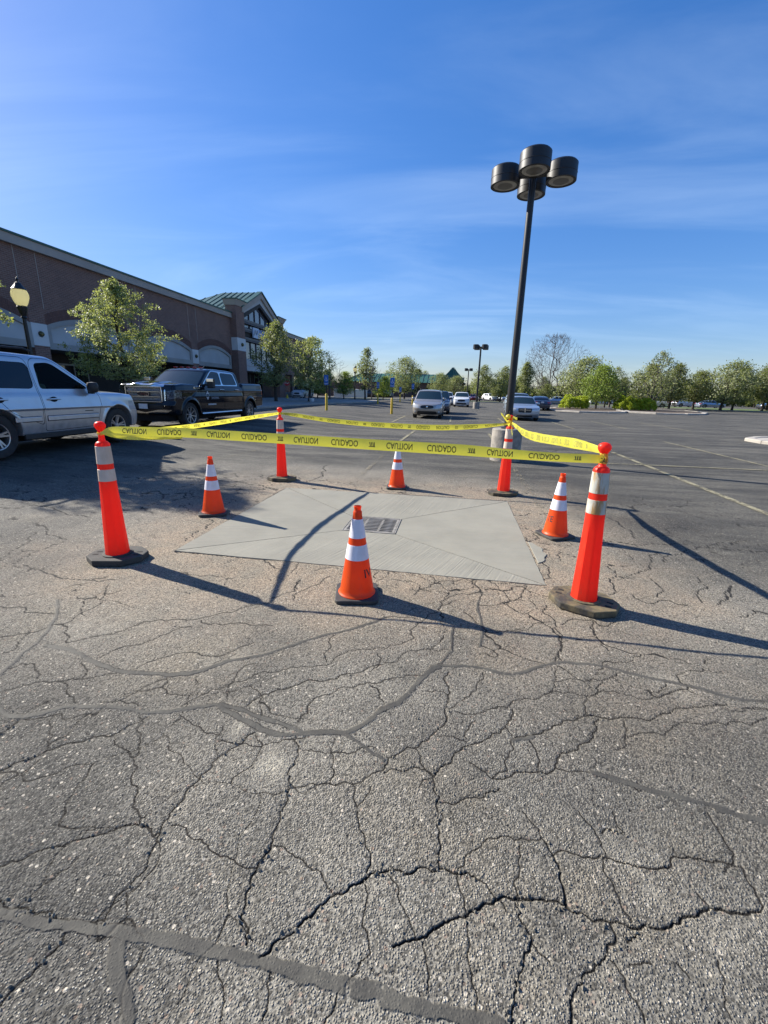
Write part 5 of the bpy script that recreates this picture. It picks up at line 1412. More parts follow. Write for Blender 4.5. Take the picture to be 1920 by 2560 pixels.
def tree_meshes(name, seed, H, Rr, trunk, kind, n, leafmat, barkmat, leaves=8, lsize=0.12, lean=(0, 0), r0=None, spread=None, gappy=0.0, upright=0.0, limb=.35, twigs=0, tiny=False):
    P, par, w, kids = grow(seed, H, Rr, trunk, kind, n, lean, limb, gappy=gappy)
    R_ = np.random.default_rng(seed + 5)
    r0 = r0 or H * 0.022
    rad = r0 * (w / w[0]) ** 0.48
    rad = np.maximum(rad, r0 * 0.045)
    V, F = [], []
    for i in range(1, len(P)):
        a, b = P[par[i]], P[i]; d = b - a; L = np.linalg.norm(d)
        if L < 1e-6: continue
        d = d / L; u = np.cross(d, (0.3, 0.5, 0.81)); u /= np.linalg.norm(u); v = np.cross(d, u)
        k = 7 if rad[i] > r0 * .3 else 4 if rad[i] > r0 * .12 else 3
        ra, rb = (rad[par[i]] if par[i] == i - 1 and i < 11 else min(rad[par[i]], rad[i] * 1.25)), rad[i]
        if i == 1: ra = rad[0] * 1.3
        base = len(V)
        for p, r in ((a, ra), (b, rb)):
            for q in range(k): t = TAU * q / k; V.append(tuple(p + (u * math.cos(t) + v * math.sin(t)) * r))
        for q in range(k): s = (q + 1) % k; F.append((base + q, base + s, base + k + s, base + k + q))
    tips = [i for i in range(11, len(P)) if kids[i] <= 1]
    if twigs:
        for i in tips:
            d0 = P[i] - P[par[i]]; L = np.linalg.norm(d0) + 1e-6
            for _ in range(twigs):
                d = d0 / L + R_.normal(size=3) * .45 + np.array((0, 0, .25)); d /= np.linalg.norm(d); l = R_.uniform(.25, .75) * Rr * .16
                a = P[par[i]] + (P[i] - P[par[i]]) * R_.uniform(.3, 1); b = a + d * l; r = r0 * .028
                u = np.cross(d, (0.3, 0.5, 0.81)); u /= np.linalg.norm(u); v = np.cross(d, u); base = len(V)
                for p, rr in ((a, r), (b, r * .5)):
                    for q in range(3): t = TAU * q / 3; V.append(tuple(p + (u * math.cos(t) + v * math.sin(t)) * rr))
                for q in range(3): s = (q + 1) % 3; F.append((base + q, base + s, base + 3 + s, base + 3 + q))
    tm = mesh_from('trunk', V, F, barkmat, smooth=True)
    if not leaves: return tm, None
    cl = P[11:]
    m = len(cl) * leaves
    spread = spread or Rr * 0.13
    C0 = np.repeat(cl, leaves, 0) + R_.normal(size=(m, 3)) * spread * np.array((1, 1, .75))
    # leaf quads, folded kite of two triangles each, turned up and out
    out = C0 - np.array((lean[0] * .5, lean[1] * .5, H * .45)); out /= np.linalg.norm(out, axis=1)[:, None] + 1e-6
    nrm = out * 0.55 + R_.normal(size=(m, 3)) * 0.75 + np.array((0, 0, .35)); nrm /= np.linalg.norm(nrm, axis=1)[:, None]
    t = np.cross(nrm, R_.normal(size=(m, 3))); t /= np.linalg.norm(t, axis=1)[:, None]; b = np.cross(nrm, t)
    s = (lsize * R_.uniform(.6, 1.35, size=m))[:, None]
    q0, q1, q2, q3 = C0 - t * s * .5, C0 + b * s * .34 + nrm * s * .08, C0 + t * s * .55, C0 - b * s * .34 + nrm * s * .08
    LV = np.stack([q0, q1, q2, q3], 1).reshape(-1, 3)
    LF = np.arange(m * 4, dtype=np.int32).reshape(-1, 4)
    lm = mesh_from('crown', LV, LF, leafmat)
    # natural colour differs leaf by leaf and spray by spray
    rv = np.clip(np.repeat(R_.uniform(0, 1, len(cl)), leaves) * .55 + R_.uniform(0, 1, m) * .45, 0, 1)
    at = lm.attributes.new('rv', 'FLOAT', 'POINT'); at.data.foreach_set('value', np.repeat(rv, 4).astype(np.float32))
    return tm, lm
def put_tree(name, tm, lm, x, y, label, cat='tree', group=None, rot=0.0, s=(1, 1, 1), z=None):
    t = thing(name, (x, y, gz(x, y) if z is None else z), rot, label, cat, group); t.scale = s
    a = link(bpy.data.objects.new('trunk', tm), t)
    if lm is not None: link(bpy.data.objects.new('crown', lm), t)
    return t
SG = 'young pear trees along the store front'
tm, lm = tree_meshes('a', 3, 6.3, 2.0, 1.75, 'oval', 430, L_PEAR, M_BARK, leaves=34, lsize=0.092, spread=.105, lean=(.15, 0), r0=.12, gappy=1.0, limb=.6)
put_tree('pear_tree', tm, lm, -15.0, 18.4, 'young pear tree with fresh yellow green leaves behind the silver car and pickup', group=SG, z=.32, s=(.92, .92, .87))
put_tree('pear_tree', tm, lm, -15.0, 10.1, 'pear tree whose leaves just enter the picture at the left edge', group=SG, rot=2.1, z=.32, s=(1.0, 1.0, .86))
put_tree('pear_tree', tm, lm, -14.6, 8.9, 'pear tree outside the left edge, throwing leafy shadow past the silver car', group=SG, rot=1.1, z=.32, s=(1.1, 1.1, 1.22))
tm2, lm2 = tree_meshes('b', 8, 7.3, 2.0, 1.5, 'oval', 520, L_PALE, M_BARK, leaves=14, lsize=0.15, spread=.15, lean=(.3, 0), r0=.14, gappy=.9, limb=.6)
put_tree('pear_tree', tm2, lm2, -17.6, 42.2, 'tall blossoming pear tree in front of the store entrance', group=SG, z=.32, rot=.4)
tm3, lm3 = tree_meshes('c', 12, 6.3, 2.1, 1.3, 'round', 480, L_PEAR, M_BARK, leaves=14, lsize=0.15, spread=.16, lean=(.4, 0), r0=.14, gappy=.9, limb=.6)
put_tree('pear_tree', tm3, lm3, -15.2, 45.5, 'rounder pear tree just right of the one before the entrance', group=SG, z=.32)
# bare or nearly bare trees
tmb, _ = tree_meshes('bare', 21, 13.9, 6.0, 2.6, 'bare', 1300, None, M_BARKG, leaves=0, r0=.25, twigs=7, limb=.75, lean=(.8, 0))
put_tree('bare_tree', tmb, None, 19.9, 100, 'tall bare leafless tree rising above the right hand row', rot=.8, s=(1.05, 1.05, 1.03), z=0)
tmc, _ = tree_meshes('bare2', 23, 6.4, 2.4, 1.6, 'broad', 190, None, M_BARKG, leaves=0, r0=.12, twigs=5, limb=.6)
put_tree('bare_tree', tmc, None, -16.6, 58.2, 'thin bare tree behind the two pear trees at the store', z=.2, s=(1, 1, 1.0))
put_tree('bare_tree', tmc, None, -11.4, 61.2, 'small bare tree between the two parking signs at left', rot=2, s=(.65, .65, .85), z=.2)
kinds = {
 'pale': tree_meshes('k1', 31, 6.5, 2.0, 1.5, 'oval', 300, L_PALE, M_BARK, leaves=11, lsize=0.19, spread=.24, lean=(.5, 0), r0=.13, gappy=.5),
 'round': tree_meshes('k2', 33, 6.8, 2.9, 1.4, 'round', 360, L_PALE, M_BARK, leaves=14, lsize=0.20, spread=.30, r0=.15, gappy=.2),
 'green': tree_meshes('k3', 35, 5.2, 2.2, 1.2, 'broad', 320, L_BRIGHT, M_BARK, leaves=12, lsize=0.19, spread=.26, r0=.12, gappy=.4, lean=(.3, 0)),
 'dull': tree_meshes('k4', 37, 6.2, 2.8, 1.3, 'broad', 360, L_DARK, M_BARK, leaves=14, lsize=0.22, spread=.32, r0=.16, gappy=.3, lean=(.5, 0)),
 'dull2': tree_meshes('k5', 39, 6.6, 2.6, 1.2, 'oval', 340, L_DARK, M_BARK, leaves=14, lsize=0.22, spread=.30, r0=.16, gappy=.4, lean=(.7, 0)),
 'wide': tree_meshes('k6', 41, 6.8, 3.4, 1.5, 'broad', 400, L_PALE, M_BARK, leaves=11, lsize=0.22, spread=.34, r0=.18, gappy=.6, lean=(1.1, 0)),
 'sparse': tree_meshes('k7', 43, 6.9, 2.4, 1.5, 'oval', 330, L_PALE, M_BARKG, leaves=5, lsize=0.19, spread=.24, r0=.17, gappy=.4, lean=(.8, 0), twigs=3, limb=.7),
 'narrow': tree_meshes('k8', 45, 6.8, 1.35, 1.3, 'narrow', 300, L_PALE, M_BARK, leaves=14, lsize=0.19, spread=.22, r0=.12, gappy=.4),
 'slim': tree_meshes('k9', 47, 6.9, 1.5, 1.5, 'narrow', 200, L_PALE, M_BARK, leaves=12, lsize=0.18, spread=.20, r0=.11, gappy=.7, lean=(.2, 0)),
}
ROW = 'trees lining the far side of the parking lot'
T_ = [('slim', -12.7, 63.1, 1.0, 'slim tree with loose pale crown right of the far globe lamp'),
 ('green', -16.0, 63.5, .72, 'small green tree left of the far globe lamp'), ('green', -19.5, 62, .68, 'small upright green tree nearest the white enclosure at left'),
 ('round', -8.6, 77.5, 1.0, 'dense round pale green tree left of the far green roof'), ('green', -10.2, 64, .62, 'small rounded tree behind the first blue parking sign'),
 ('round', -3.05, 95, .78, 'low rounded tree standing against the far green roof'), ('wide', -.2, 99, .72, 'spreading tree just left of the pitched green roof end'),
 ('pale', 5.02, 89, 1.02, 'pale tree right behind the second light pole'), ('pale', 8.97, 89, 1.0, 'pale tree midway between the second pole and the near pole'),
 ('narrow', 13.9, 92, 1.1, 'narrow tree seen just right of the near black pole'), ('dull', 9.5, 99, .7, 'dull low tree left of the near pole'),
 ('dull', 17.2, 88, .55, 'low dark tree at the foot of the bare tree'), ('wide', 16.6, 63.5, .92, 'pale tree leaning right behind the shorter hedge'),
 ('green', 17.3, 57.5, .96, 'bright green tree growing out of the island beside the short hedge'), ('sparse', 22.9, 70, .86, 'half bare tree between the two hedges'),
 ('sparse', 23.6, 58.0, 1.02, 'tall half bare tree at the end of the long hedge'), ('dull', 21.6, 68, .72, 'dull green tree behind the long hedge'),
 ('dull2', 27.6, 70.5, .95, 'green tree left of the white parked car at right'), ('dull2', 32.0, 72, .98, 'dull green tree right of the white parked car'),
 ('dull', 36.5, 74.5, .92, 'twiggy dull tree right of the red car'), ('wide', 38.5, 71, 1.02, 'big wind blown pale tree in the right hand row'),
 ('dull2', 42.0, 74.5, .95, 'dark tree between the two largest right hand trees'), ('dull', 47.0, 76, 1.12, 'large dark tree near the right edge'),
 ('dull2', 49.8, 79.5, 1.2, 'tall dark tree behind the large one near the right edge'), ('pale', 50.0, 72.5, .95, 'pale tree cut off by the right edge'), ('dull', 55.5, 76, 1.05, 'dark tree outside the row at the far right edge')]
for i, (k, x, y, s, lab) in enumerate(T_):
    s *= .96 if x > 20 else 1.0
    tm_, lm_ = kinds[k]; v = rnd.uniform(.94, 1.06)
    put_tree('tree', tm_, lm_, x, y, lab, group=ROW, rot=rnd.uniform(-.6, .6), s=(s * v, s * v, s), z=gz(x, y) + .08)
# farther trees closing the horizon: still single trees, spaced out
FAR = 'distant trees closing the view beyond the next lot'
ks = ['dull', 'dull2', 'pale', 'dull', 'round', 'dull2', 'sparse', 'dull']
farpos = [(-46 + 6.6 * i + rnd.uniform(-2, 2), 124 + rnd.uniform(-6, 18)) for i in range(7)] + [(8 + 5.6 * i + rnd.uniform(-2, 2), 112 + rnd.uniform(-4, 22)) for i in range(20)]
for i, (x, y) in enumerate(farpos):
    tm_, lm_ = kinds[ks[i % len(ks)]]; s = rnd.uniform(.85, 1.15)
    put_tree('distant_tree', tm_, lm_, x, y, 'tree in the distant row, one of several alike beyond the far cars', group=FAR, rot=rnd.uniform(0, TAU), s=(s * 1.1, s * 1.1, s), z=0)
woods = []
def treeline(name, pts, hmin, hmax, label):
    V, F = [], []; m = 0
    tot = sum(math.dist(a, b) for a, b in zip(pts[:-1], pts[1:])); k = int(tot * 190)
    R_ = np.random.default_rng(77)
    seg = [math.dist(a, b) for a, b in zip(pts[:-1], pts[1:])]; cum = np.concatenate([[0], np.cumsum(seg)])
    d = R_.uniform(0, tot, k); idx = np.clip(np.searchsorted(cum, d) - 1, 0, len(seg) - 1); t = (d - cum[idx]) / np.array(seg)[idx]
    A, B = np.array(pts)[idx], np.array(pts)[idx + 1]; xy = A + (B - A) * t[:, None]
    top = hmin + (hmax - hmin) * fbm(d * .16, d * 0 + 3, 4, 9)
    z = R_.uniform(0.02, 1, k) ** .8 * top
    C0 = np.stack([xy[:, 0] + R_.normal(size=k) * .6, xy[:, 1] + R_.normal(size=k) * 2.2, z], 1)
    nrm = R_.normal(size=(k, 3)) + np.array((0, -.4, .5)); nrm /= np.linalg.norm(nrm, axis=1)[:, None]
    tt = np.cross(nrm, R_.normal(size=(k, 3))); tt /= np.linalg.norm(tt, axis=1)[:, None]; bb = np.cross(nrm, tt); s = R_.uniform(.25, .5, k)[:, None]
    LV = np.stack([C0 - tt * s, C0 + bb * s * .7, C0 + tt * s, C0 - bb * s * .7], 1).reshape(-1, 3)
    me = mesh_from(name, LV, np.arange(k * 4, dtype=np.int32).reshape(-1, 4), L_DARK)
    at = me.attributes.new('rv', 'FLOAT', 'POINT'); at.data.foreach_set('value', np.repeat(R_.uniform(0, 1, k), 4).astype(np.float32))
    o = link(bpy.data.objects.new(name, me)); tag(o, label, 'trees', kind='stuff')
treeline('distant_woods', [(-70, 150), (-20, 152), (30, 146), (75, 128), (130, 95)], 2.2, 6.2, 'far off mass of woods behind the parking lot trees')
# hedges
def hedge(x, y, rx, ry, h, seed, label, rot=0.0):
    R_ = np.random.default_rng(seed); k = 9000
    u = R_.normal(size=(k, 3)); u /= np.linalg.norm(u, axis=1)[:, None]; u[:, 2] = np.abs(u[:, 2])
    lump = 1 + .10 * np.sin(u[:, 0] * 7 + seed) + .10 * np.sin(u[:, 1] * 9 + 2 * seed) + .06 * np.sin(u[:, 0] * 17 + u[:, 2] * 11)
    e = np.sign(u) * np.abs(u) ** .72
    P = e * np.array((rx, ry, h)) * (lump * R_.uniform(.80, 1.02, k) ** .5)[:, None]
    P[:, 2] = np.maximum(P[:, 2], .05 + R_.uniform(0, .4, k) * (P[:, 2] < .25))
    n = u * .6 + R_.normal(size=(k, 3)) * .7; n /= np.linalg.norm(n, axis=1)[:, None]
    t = np.cross(n, R_.normal(size=(k, 3))); t /= np.linalg.norm(t, axis=1)[:, None]; b = np.cross(n, t); s = R_.uniform(.05, .10, k)[:, None]
    LV = np.stack([P - t * s, P + b * s * .6, P + t * s, P - b * s * .6], 1).reshape(-1, 3)
    me = mesh_from('foliage', LV, np.arange(k * 4, dtype=np.int32).reshape(-1, 4), L_HEDGE)
    at = me.attributes.new('rv', 'FLOAT', 'POINT'); at.data.foreach_set('value', np.repeat(R_.uniform(0, 1, k), 4).astype(np.float32))
    t_ = thing('hedge_shrub', (x, y, .12), rot, label, 'shrub')
    link(bpy.data.objects.new('foliage', me), t_)
    mb = MB()
    for i in range(10):
        a = R_.uniform(0, TAU); mb.tube([(0.3 * rx * math.cos(a), .3 * ry * math.sin(a), -.05), (.6 * rx * math.cos(a), .6 * ry * math.sin(a), h * .7)], .03, 4)
    mb.build('stems', M_BARK, t_)
hedge(14.2, 55.5, 1.55, 1.3, 1.42, 4, 'bright yellow green clipped shrub, the shorter one nearer the near pole')
hedge(20.4, 56.0, 1.35, 1.3, 1.40, 9, 'left half of the longer bright green clipped shrub pair', .2)
hedge(22.3, 56.6, 1.35, 1.2, 1.25, 14, 'right half of the longer bright green shrub, against a tree trunk', .5)

# ------------------------------------------------------------------ decorative globe lamps
def globe_glass():
    n = N('cream_globe'); n.done(color=n.mix(n.ramp(n.noise(4, 3), .3, .7), (0.80, 0.76, 0.55), (0.70, 0.66, 0.45)), rough=0.12, spec=.6)
    t = n.n.new('ShaderNodeBsdfTranslucent'); t.inputs[0].default_value = (0.95, 0.90, 0.62, 1)
    mx = n.n.new('ShaderNodeMixShader'); mx.inputs[0].default_value = 0.85
    n.l.new(n.b.outputs[0], mx.inputs[1]); n.l.new(t.outputs[0], mx.inputs[2]); n.l.new(mx.outputs[0], n.out.inputs[0])
    return n.m
M_GLOBE = globe_glass()
def globe_lamp(x, y, z, H, label, s=1.0):
    t = thing('globe_street_lamp', (x, y, z), 0, label, 'street lamp', 'decorative globe lamps in front of the store'); t.scale = (s, s, 1)
    MB().lathe([(.20, 0), (.20, .12), (.13, .3), (.10, .42), (.085, .5), (.062, H - 1.15), (.06, H - .98)], 20).build('pole', M_BLACKMETAL, t, smooth=True, flatangle=35)
    MB().lathe([(.06, H - 1.0), (.10, H - .97), (.075, H - .92), (.10, H - .86), (.155, H - .72), (.17, H - .66), (.15, H - .63)], 24).build('fitter', M_BLACKMETAL, t, smooth=True, flatangle=35)
    MB().lathe([(.135, H - .645), (.21, H - .52), (.262, H - .38), (.265, H - .28), (.235, H - .19), (.205, H - .155)], 28, cap=False).build('globe', M_GLOBE, t, smooth=True)
    MB().lathe([(.23, H - .17), (.235, H - .15), (.20, H - .12), (.15, H - .06), (.12, H - .03), (.09, H + .03), (.03, H + .06), (.028, H + .10), (.045, H + .13), (.03, H + .17), (.001, H + .20)], 24, cap=False).build('finial_cap', M_BLACKMETAL, t, smooth=True, flatangle=30)
    return t
globe_lamp(-13.6, 12.75, .32, 4.15, 'cream globe street lamp on a black post behind the silver car', .86)
globe_lamp(-13.8, 61.2, .2, 4.5, 'far small globe street lamp on the kerbed island, behind the blue signs')
# ------------------------------------------------------------------ vehicles: implicit body -> surface net -> carved regions
def smax(a, b, k):
    h = np.maximum(k - np.abs(a - b), 0) / k; return np.maximum(a, b) + h * h * k * .25
def smin(a, b, k): return -smax(-a, -b, k)
def sdpoly(px, pz, poly):
    P = np.array(poly, float); n = len(P); d = np.full(px.shape, 1e9); s = np.ones(px.shape)
    for i in range(n):
        a, b = P[i], P[i - 1]; e = b - a; wx, wz = px - a[0], pz - a[1]
        t = np.clip((wx * e[0] + wz * e[1]) / (e @ e), 0, 1); bx, bz = wx - e[0] * t, wz - e[1] * t
        d = np.minimum(d, bx * bx + bz * bz)
        c1, c2, c3 = pz >= a[1], pz < b[1], e[0] * wz > e[1] * wx
        s = np.where((c1 & c2 & c3) | (~c1 & ~c2 & ~c3), -s, s)
    return s * np.sqrt(d)
def rpoly(px, pz, poly, r):     # polygon with rounded corners: shrink then grow
    P = np.array(poly, float); c = P.mean(0)
    return sdpoly(px, pz, P) if r <= 0 else smax_poly(px, pz, P, r)
def smax_poly(px, pz, P, r):    # convex polygon as a smooth intersection of half planes
    area = sum(P[i - 1][0] * P[i][1] - P[i][0] * P[i - 1][1] for i in range(len(P)))
    s = 1 if area > 0 else -1; out = None
    for i in range(len(P)):
        a, b = P[i - 1], P[i]; e = b - a; L = math.hypot(*e)
        if L < 1e-6: continue
        f = s * ((px - a[0]) * e[1] - (pz - a[1]) * e[0]) / L
        out = f if out is None else smax(out, f, r * 2.2)
    return out
def surface_net(f, lo, hi, h):
    nx, ny, nz = [int(math.ceil((b - a) / h)) + 1 for a, b in zip(lo, hi)]
    xs, ys, zs = lo[0] + h * np.arange(nx), lo[1] + h * np.arange(ny), lo[2] + h * np.arange(nz)
    X, Y, Z = np.meshgrid(xs, ys, zs, indexing='ij', sparse=True)
    D = f(X, Y, Z); D = np.broadcast_to(D, (nx, ny, nz)).astype(np.float32)
    ins = D < 0
    c = np.zeros((nx - 1, ny - 1, nz - 1), np.int8)
    for i in (0, 1):
        for j in (0, 1):
            for k in (0, 1): c += ins[i:nx - 1 + i, j:ny - 1 + j, k:nz - 1 + k]
    act = (c > 0) & (c < 8); ids = np.full(act.shape, -1, np.int64); ii = np.argwhere(act); ids[act] = np.arange(len(ii))
    acc = np.zeros((len(ii), 3)); cnt = np.zeros(len(ii))
    i, j, k = ii.T
    for e in [((0,0,0),(1,0,0)),((0,1,0),(1,1,0)),((0,0,1),(1,0,1)),((0,1,1),(1,1,1)),((0,0,0),(0,1,0)),((1,0,0),(1,1,0)),((0,0,1),(0,1,1)),((1,0,1),(1,1,1)),((0,0,0),(0,0,1)),((1,0,0),(1,0,1)),((0,1,0),(0,1,1)),((1,1,0),(1,1,1))]:
        (a, b) = e; da = D[i + a[0], j + a[1], k + a[2]]; db = D[i + b[0], j + b[1], k + b[2]]
        m = (da < 0) != (db < 0); t = np.where(m, da / np.where(m, da - db, 1), 0)[:, None]
        p = np.array(a) + (np.array(b) - np.array(a)) * t; acc += p * m[:, None]; cnt += m
    V = (ii + acc / cnt[:, None]) * h + np.array(lo)
    Q = []
    for ax in range(3):
        sl0 = [slice(None)] * 3; sl1 = [slice(None)] * 3; sl0[ax] = slice(0, -1); sl1[ax] = slice(1, None)
        a, b = ins[tuple(sl0)], ins[tuple(sl1)]; m = a != b
        u, v = [(1, 2), (2, 0), (0, 1)][ax]
        idx = np.argwhere(m); fl = a[m]
        ok = (idx[:, u] > 0) & (idx[:, v] > 0) & (idx[:, u] < [nx, ny, nz][u] - 1) & (idx[:, v] < [nx, ny, nz][v] - 1); idx = idx[ok]; fl = fl[ok]
        def g(du, dv):
            q = idx.copy(); q[:, u] -= du; q[:, v] -= dv; return ids[q[:, 0], q[:, 1], q[:, 2]]
        q = np.stack([g(1, 1), g(0, 1), g(0, 0), g(1, 0)], 1); q[~fl] = q[~fl][:, ::-1]; Q.append(q)
    Q = np.concatenate(Q); Q = Q[(Q >= 0).all(1)]
    def val(V): return f(V[:, 0], V[:, 1], V[:, 2])
    def grad(V, e=h * .25):
        g = np.stack([val(V + np.eye(3)[a] * e) - val(V - np.eye(3)[a] * e) for a in range(3)], 1) / (2 * e); return g
    for _ in range(3):
        g = grad(V); n2 = (g * g).sum(1) + 1e-9; st = (val(V) / n2)[:, None] * g; L = np.linalg.norm(st, axis=1)[:, None]
        V = V - st * np.minimum(1, h * .6 / (L + 1e-9))
    g = grad(V); Nn = g / (np.linalg.norm(g, axis=1)[:, None] + 1e-9)
    T = np.concatenate([Q[:, [0, 1, 2]], Q[:, [0, 2, 3]]])
    return V, Nn, T
class Skin:
    def __init__(s, V, Nn, T): s.V, s.N, s.T = V, Nn, T
    def carve(s, T, f):
        """split triangles T by f<0; returns (inside, outside)"""
        used = np.unique(T); v = np.full(len(s.V), 1.0); v[used] = f(s.V[used], s.N[used]); v = np.where(np.abs(v) < 1e-5, 1e-5, v)
        neg = v[T] < 0; c = neg.sum(1)
        inn, out = [T[c == 3]], [T[c == 0]]
        X = T[(c == 1) | (c == 2)]
        if len(X):
            neg = v[X] < 0; one = neg.sum(1) == 1
            lone = np.where(one, neg.argmax(1), (~neg).argmax(1)); r = np.arange(len(X))
            a, b, d = X[r, lone], X[r, (lone + 1) % 3], X[r, (lone + 2) % 3]
            E = np.concatenate([np.stack([a, b], 1), np.stack([a, d], 1)]); Es = np.sort(E, 1)
            key, inv = np.unique(Es[:, 0] * len(s.V) + Es[:, 1], return_inverse=True)
            p, q = key // len(s.V), key % len(s.V); t = (v[p] / (v[p] - v[q]))[:, None]
            nv = s.V[p] + (s.V[q] - s.V[p]) * t; nn = s.N[p] + (s.N[q] - s.N[p]) * t; nn /= np.linalg.norm(nn, axis=1)[:, None] + 1e-9
            base = len(s.V); s.V = np.concatenate([s.V, nv]); s.N = np.concatenate([s.N, nn])
            ab, ad = base + inv[:len(X)], base + inv[len(X):]
            tri = np.stack([a, ab, ad], 1); q1 = np.stack([ab, b, d], 1); q2 = np.stack([ab, d, ad], 1)
            inn += [tri[one], q1[~one], q2[~one]]; out += [tri[~one], q1[one], q2[one]]
        return np.concatenate(inn), np.concatenate(out)
    def mesh(s, name, T, mat, off=0.0):
        used, inv = np.unique(T, return_inverse=True); V = s.V[used] - s.N[used] * off; N_ = s.N[used]
        me = mesh_from(name, V, inv.reshape(-1, 3).astype(np.int32), mat, smooth=True)
        try: me.normals_split_custom_set_from_vertices([tuple(v) for v in N_])
        except Exception: pass
        return me
def I(x, xp, yp):
    return (np.interp(x - .045, xp, yp) + np.interp(x - .02, xp, yp) + np.interp(x, xp, yp) + np.interp(x + .02, xp, yp) + np.interp(x + .045, xp, yp)) / 5
def car_field(S):
    W = S['w']; ax = S['axles']; ra = S['ra']; k = S.get('k', .07)
    lx, lz = zip(*S['low']); rx, rz = zip(*S['roof']); fz, fx = zip(*S['front']); bz, bx = zip(*S['rear']); tz, tv = zip(*S['tuck']); px, pv = zip(*S['plan'])
    zx, zv = zip(*S['bottom'])
    belt = S['belt']; wb = S['wbelt']; tum = S['tumble']
    (wx0, wz0), (wx1, wz1) = S['ws']; (rx0, rz0), (rx1, rz1) = S['rw']
    def plane(x, z, x0, z0, x1, z1, s):
        L = math.hypot(x1 - x0, z1 - z0); return s * ((x - x0) * (z1 - z0) - (z - z0) * (x1 - x0)) / L
    def f(x, y, z):
        ay = np.abs(y); t = ay / W
        d0 = np.hypot(x - ax[0], z - S['r']); d1 = np.hypot(x - ax[1], z - S['r'])
        fl = S.get('flare', .02) * (np.exp(-((d0 - ra - .015) / .05) ** 2) + np.exp(-((d1 - ra - .015) / .05) ** 2))
        hw = W - I(z, tz, tv) - I(x, px, pv) + fl
        if 'crease' in S:
            for cz, ca, cw in S['crease']: hw = hw + ca * np.exp(-((z - cz) / cw) ** 2)
        side = ay - hw
        top = (z - I(x, lx, lz) + S.get('crown', .05) * t * t) * .9
        if 'hoodbulge' in S: top = top - S['hoodbulge'] * np.exp(-((ay - .32) / .12) ** 2) * (x > wx0 - .3)
        fr = x - (I(z, fz, fx) - S.get('fcurve', .22) * t ** 3.0)
        re = -x + (I(z, bz, bx) + S.get('rcurve', .12) * t ** 3.0)
        low = smax(smax(side, top, k), smax(fr, re, .03), S.get('ke', .09))
        low = smax(low, I(x, zx, zv) - z, .04)
        if 'bed' in S:
            b0, b1, bzf = S['bed']; c = np.maximum(np.maximum(x - b1, b0 - x), np.maximum(ay - (W - .16), bzf - z)); low = smax(low, -c, .03)
        gh_s = ay - (wb - (z - belt) * tum - S.get('ghplan', .0) * np.maximum(0, (np.abs(x - (wx1 + rx1) / 2) - abs(wx1 - rx1) / 2)) )
        gh_t = z - I(x, rx, rz) + S.get('rcrown', .06) * (ay / wb) ** 2
        gf = plane(x + S.get('wcurve', .16) * (ay / wb) ** 2.2, z, wx0, wz0, wx1, wz1, 1)
        gr = plane(x - S.get('rwcurve', .10) * (ay / wb) ** 2.2, z, rx0, rz0, rx1, rz1, -1)
        gh = smax(smax(gh_s, gh_t, S.get('kr', .12)), smax(gf, gr, .02), .05)
        gh = smax(gh, (belt - .35) - z, .02)
        d = smin(low, gh, S.get('kg', .035))
        for dd, xa in ((d0, ax[0]), (d1, ax[1])):
            d = smax(d, -np.maximum(dd - ra, (W - .34) - ay), .012)
        return d
    def planes(V):
        x, y, z = V.T; ay = np.abs(y)
        gs = ay - (wb - (z - belt) * tum); gt = z - I(x, rx, rz) + S.get('rcrown', .06) * (ay / wb) ** 2
        gf = plane(x + S.get('wcurve', .16) * (ay / wb) ** 2.2, z, wx0, wz0, wx1, wz1, 1)
        gr = plane(x - S.get('rwcurve', .10) * (ay / wb) ** 2.2, z, rx0, rz0, rx1, rz1, -1)
        return gs, gt, gf, gr
    return f, planes
WHEELS = {}
M_TYRE = simple('tyre_rubber', (0.022, 0.022, 0.022), (0.035, 0.034, 0.032), 10, rough=0.8, bump=.2)
M_ALLOY = simple('silver_alloy', (0.52, 0.52, 0.53), (0.40, 0.40, 0.41), 6, rough=0.32, metal=0.85)
M_WELL = simple('wheel_well_dark', (0.008, 0.008, 0.008), rough=1)
M_CHROME = simple('chrome_trim', (0.75, 0.75, 0.76), (0.65, 0.65, 0.67), 4, rough=0.12, metal=1.0)
M_TRIM = simple('black_plastic_trim', (0.018, 0.018, 0.019), (0.026, 0.026, 0.026), 8, rough=0.55)
M_GAP = simple('panel_gap_dark', (0.01, 0.01, 0.012), rough=0.9)
M_HEADL = glassy('headlamp_glass', (0.50, 0.53, 0.56), 0.08)
M_LAMPIN = simple('lamp_inner_chrome', (0.20, 0.21, 0.23), (0.04, 0.04, 0.045), 16, rough=0.2, metal=.7)
M_TAIL = glassy('red_tail_lamp', (0.35, 0.01, 0.01), 0.1)
M_AMBER = glassy('amber_lamp', (0.55, 0.18, 0.02), 0.1)
M_PLATE = simple('white_plate', (0.65, 0.66, 0.68), rough=.4)
M_PRIV = carglass('privacy_glass', (0.004, 0.005, 0.008), 1.0)
M_CLEAR = carglass('front_side_glass', (0.01, 0.02, 0.018), 0.10)
M_WSG = carglass('windshield_glass', (0.014, 0.028, 0.036), 0.95)
M_SEAT = simple('grey_seat_fabric', (0.16, 0.15, 0.14), rough=.9)
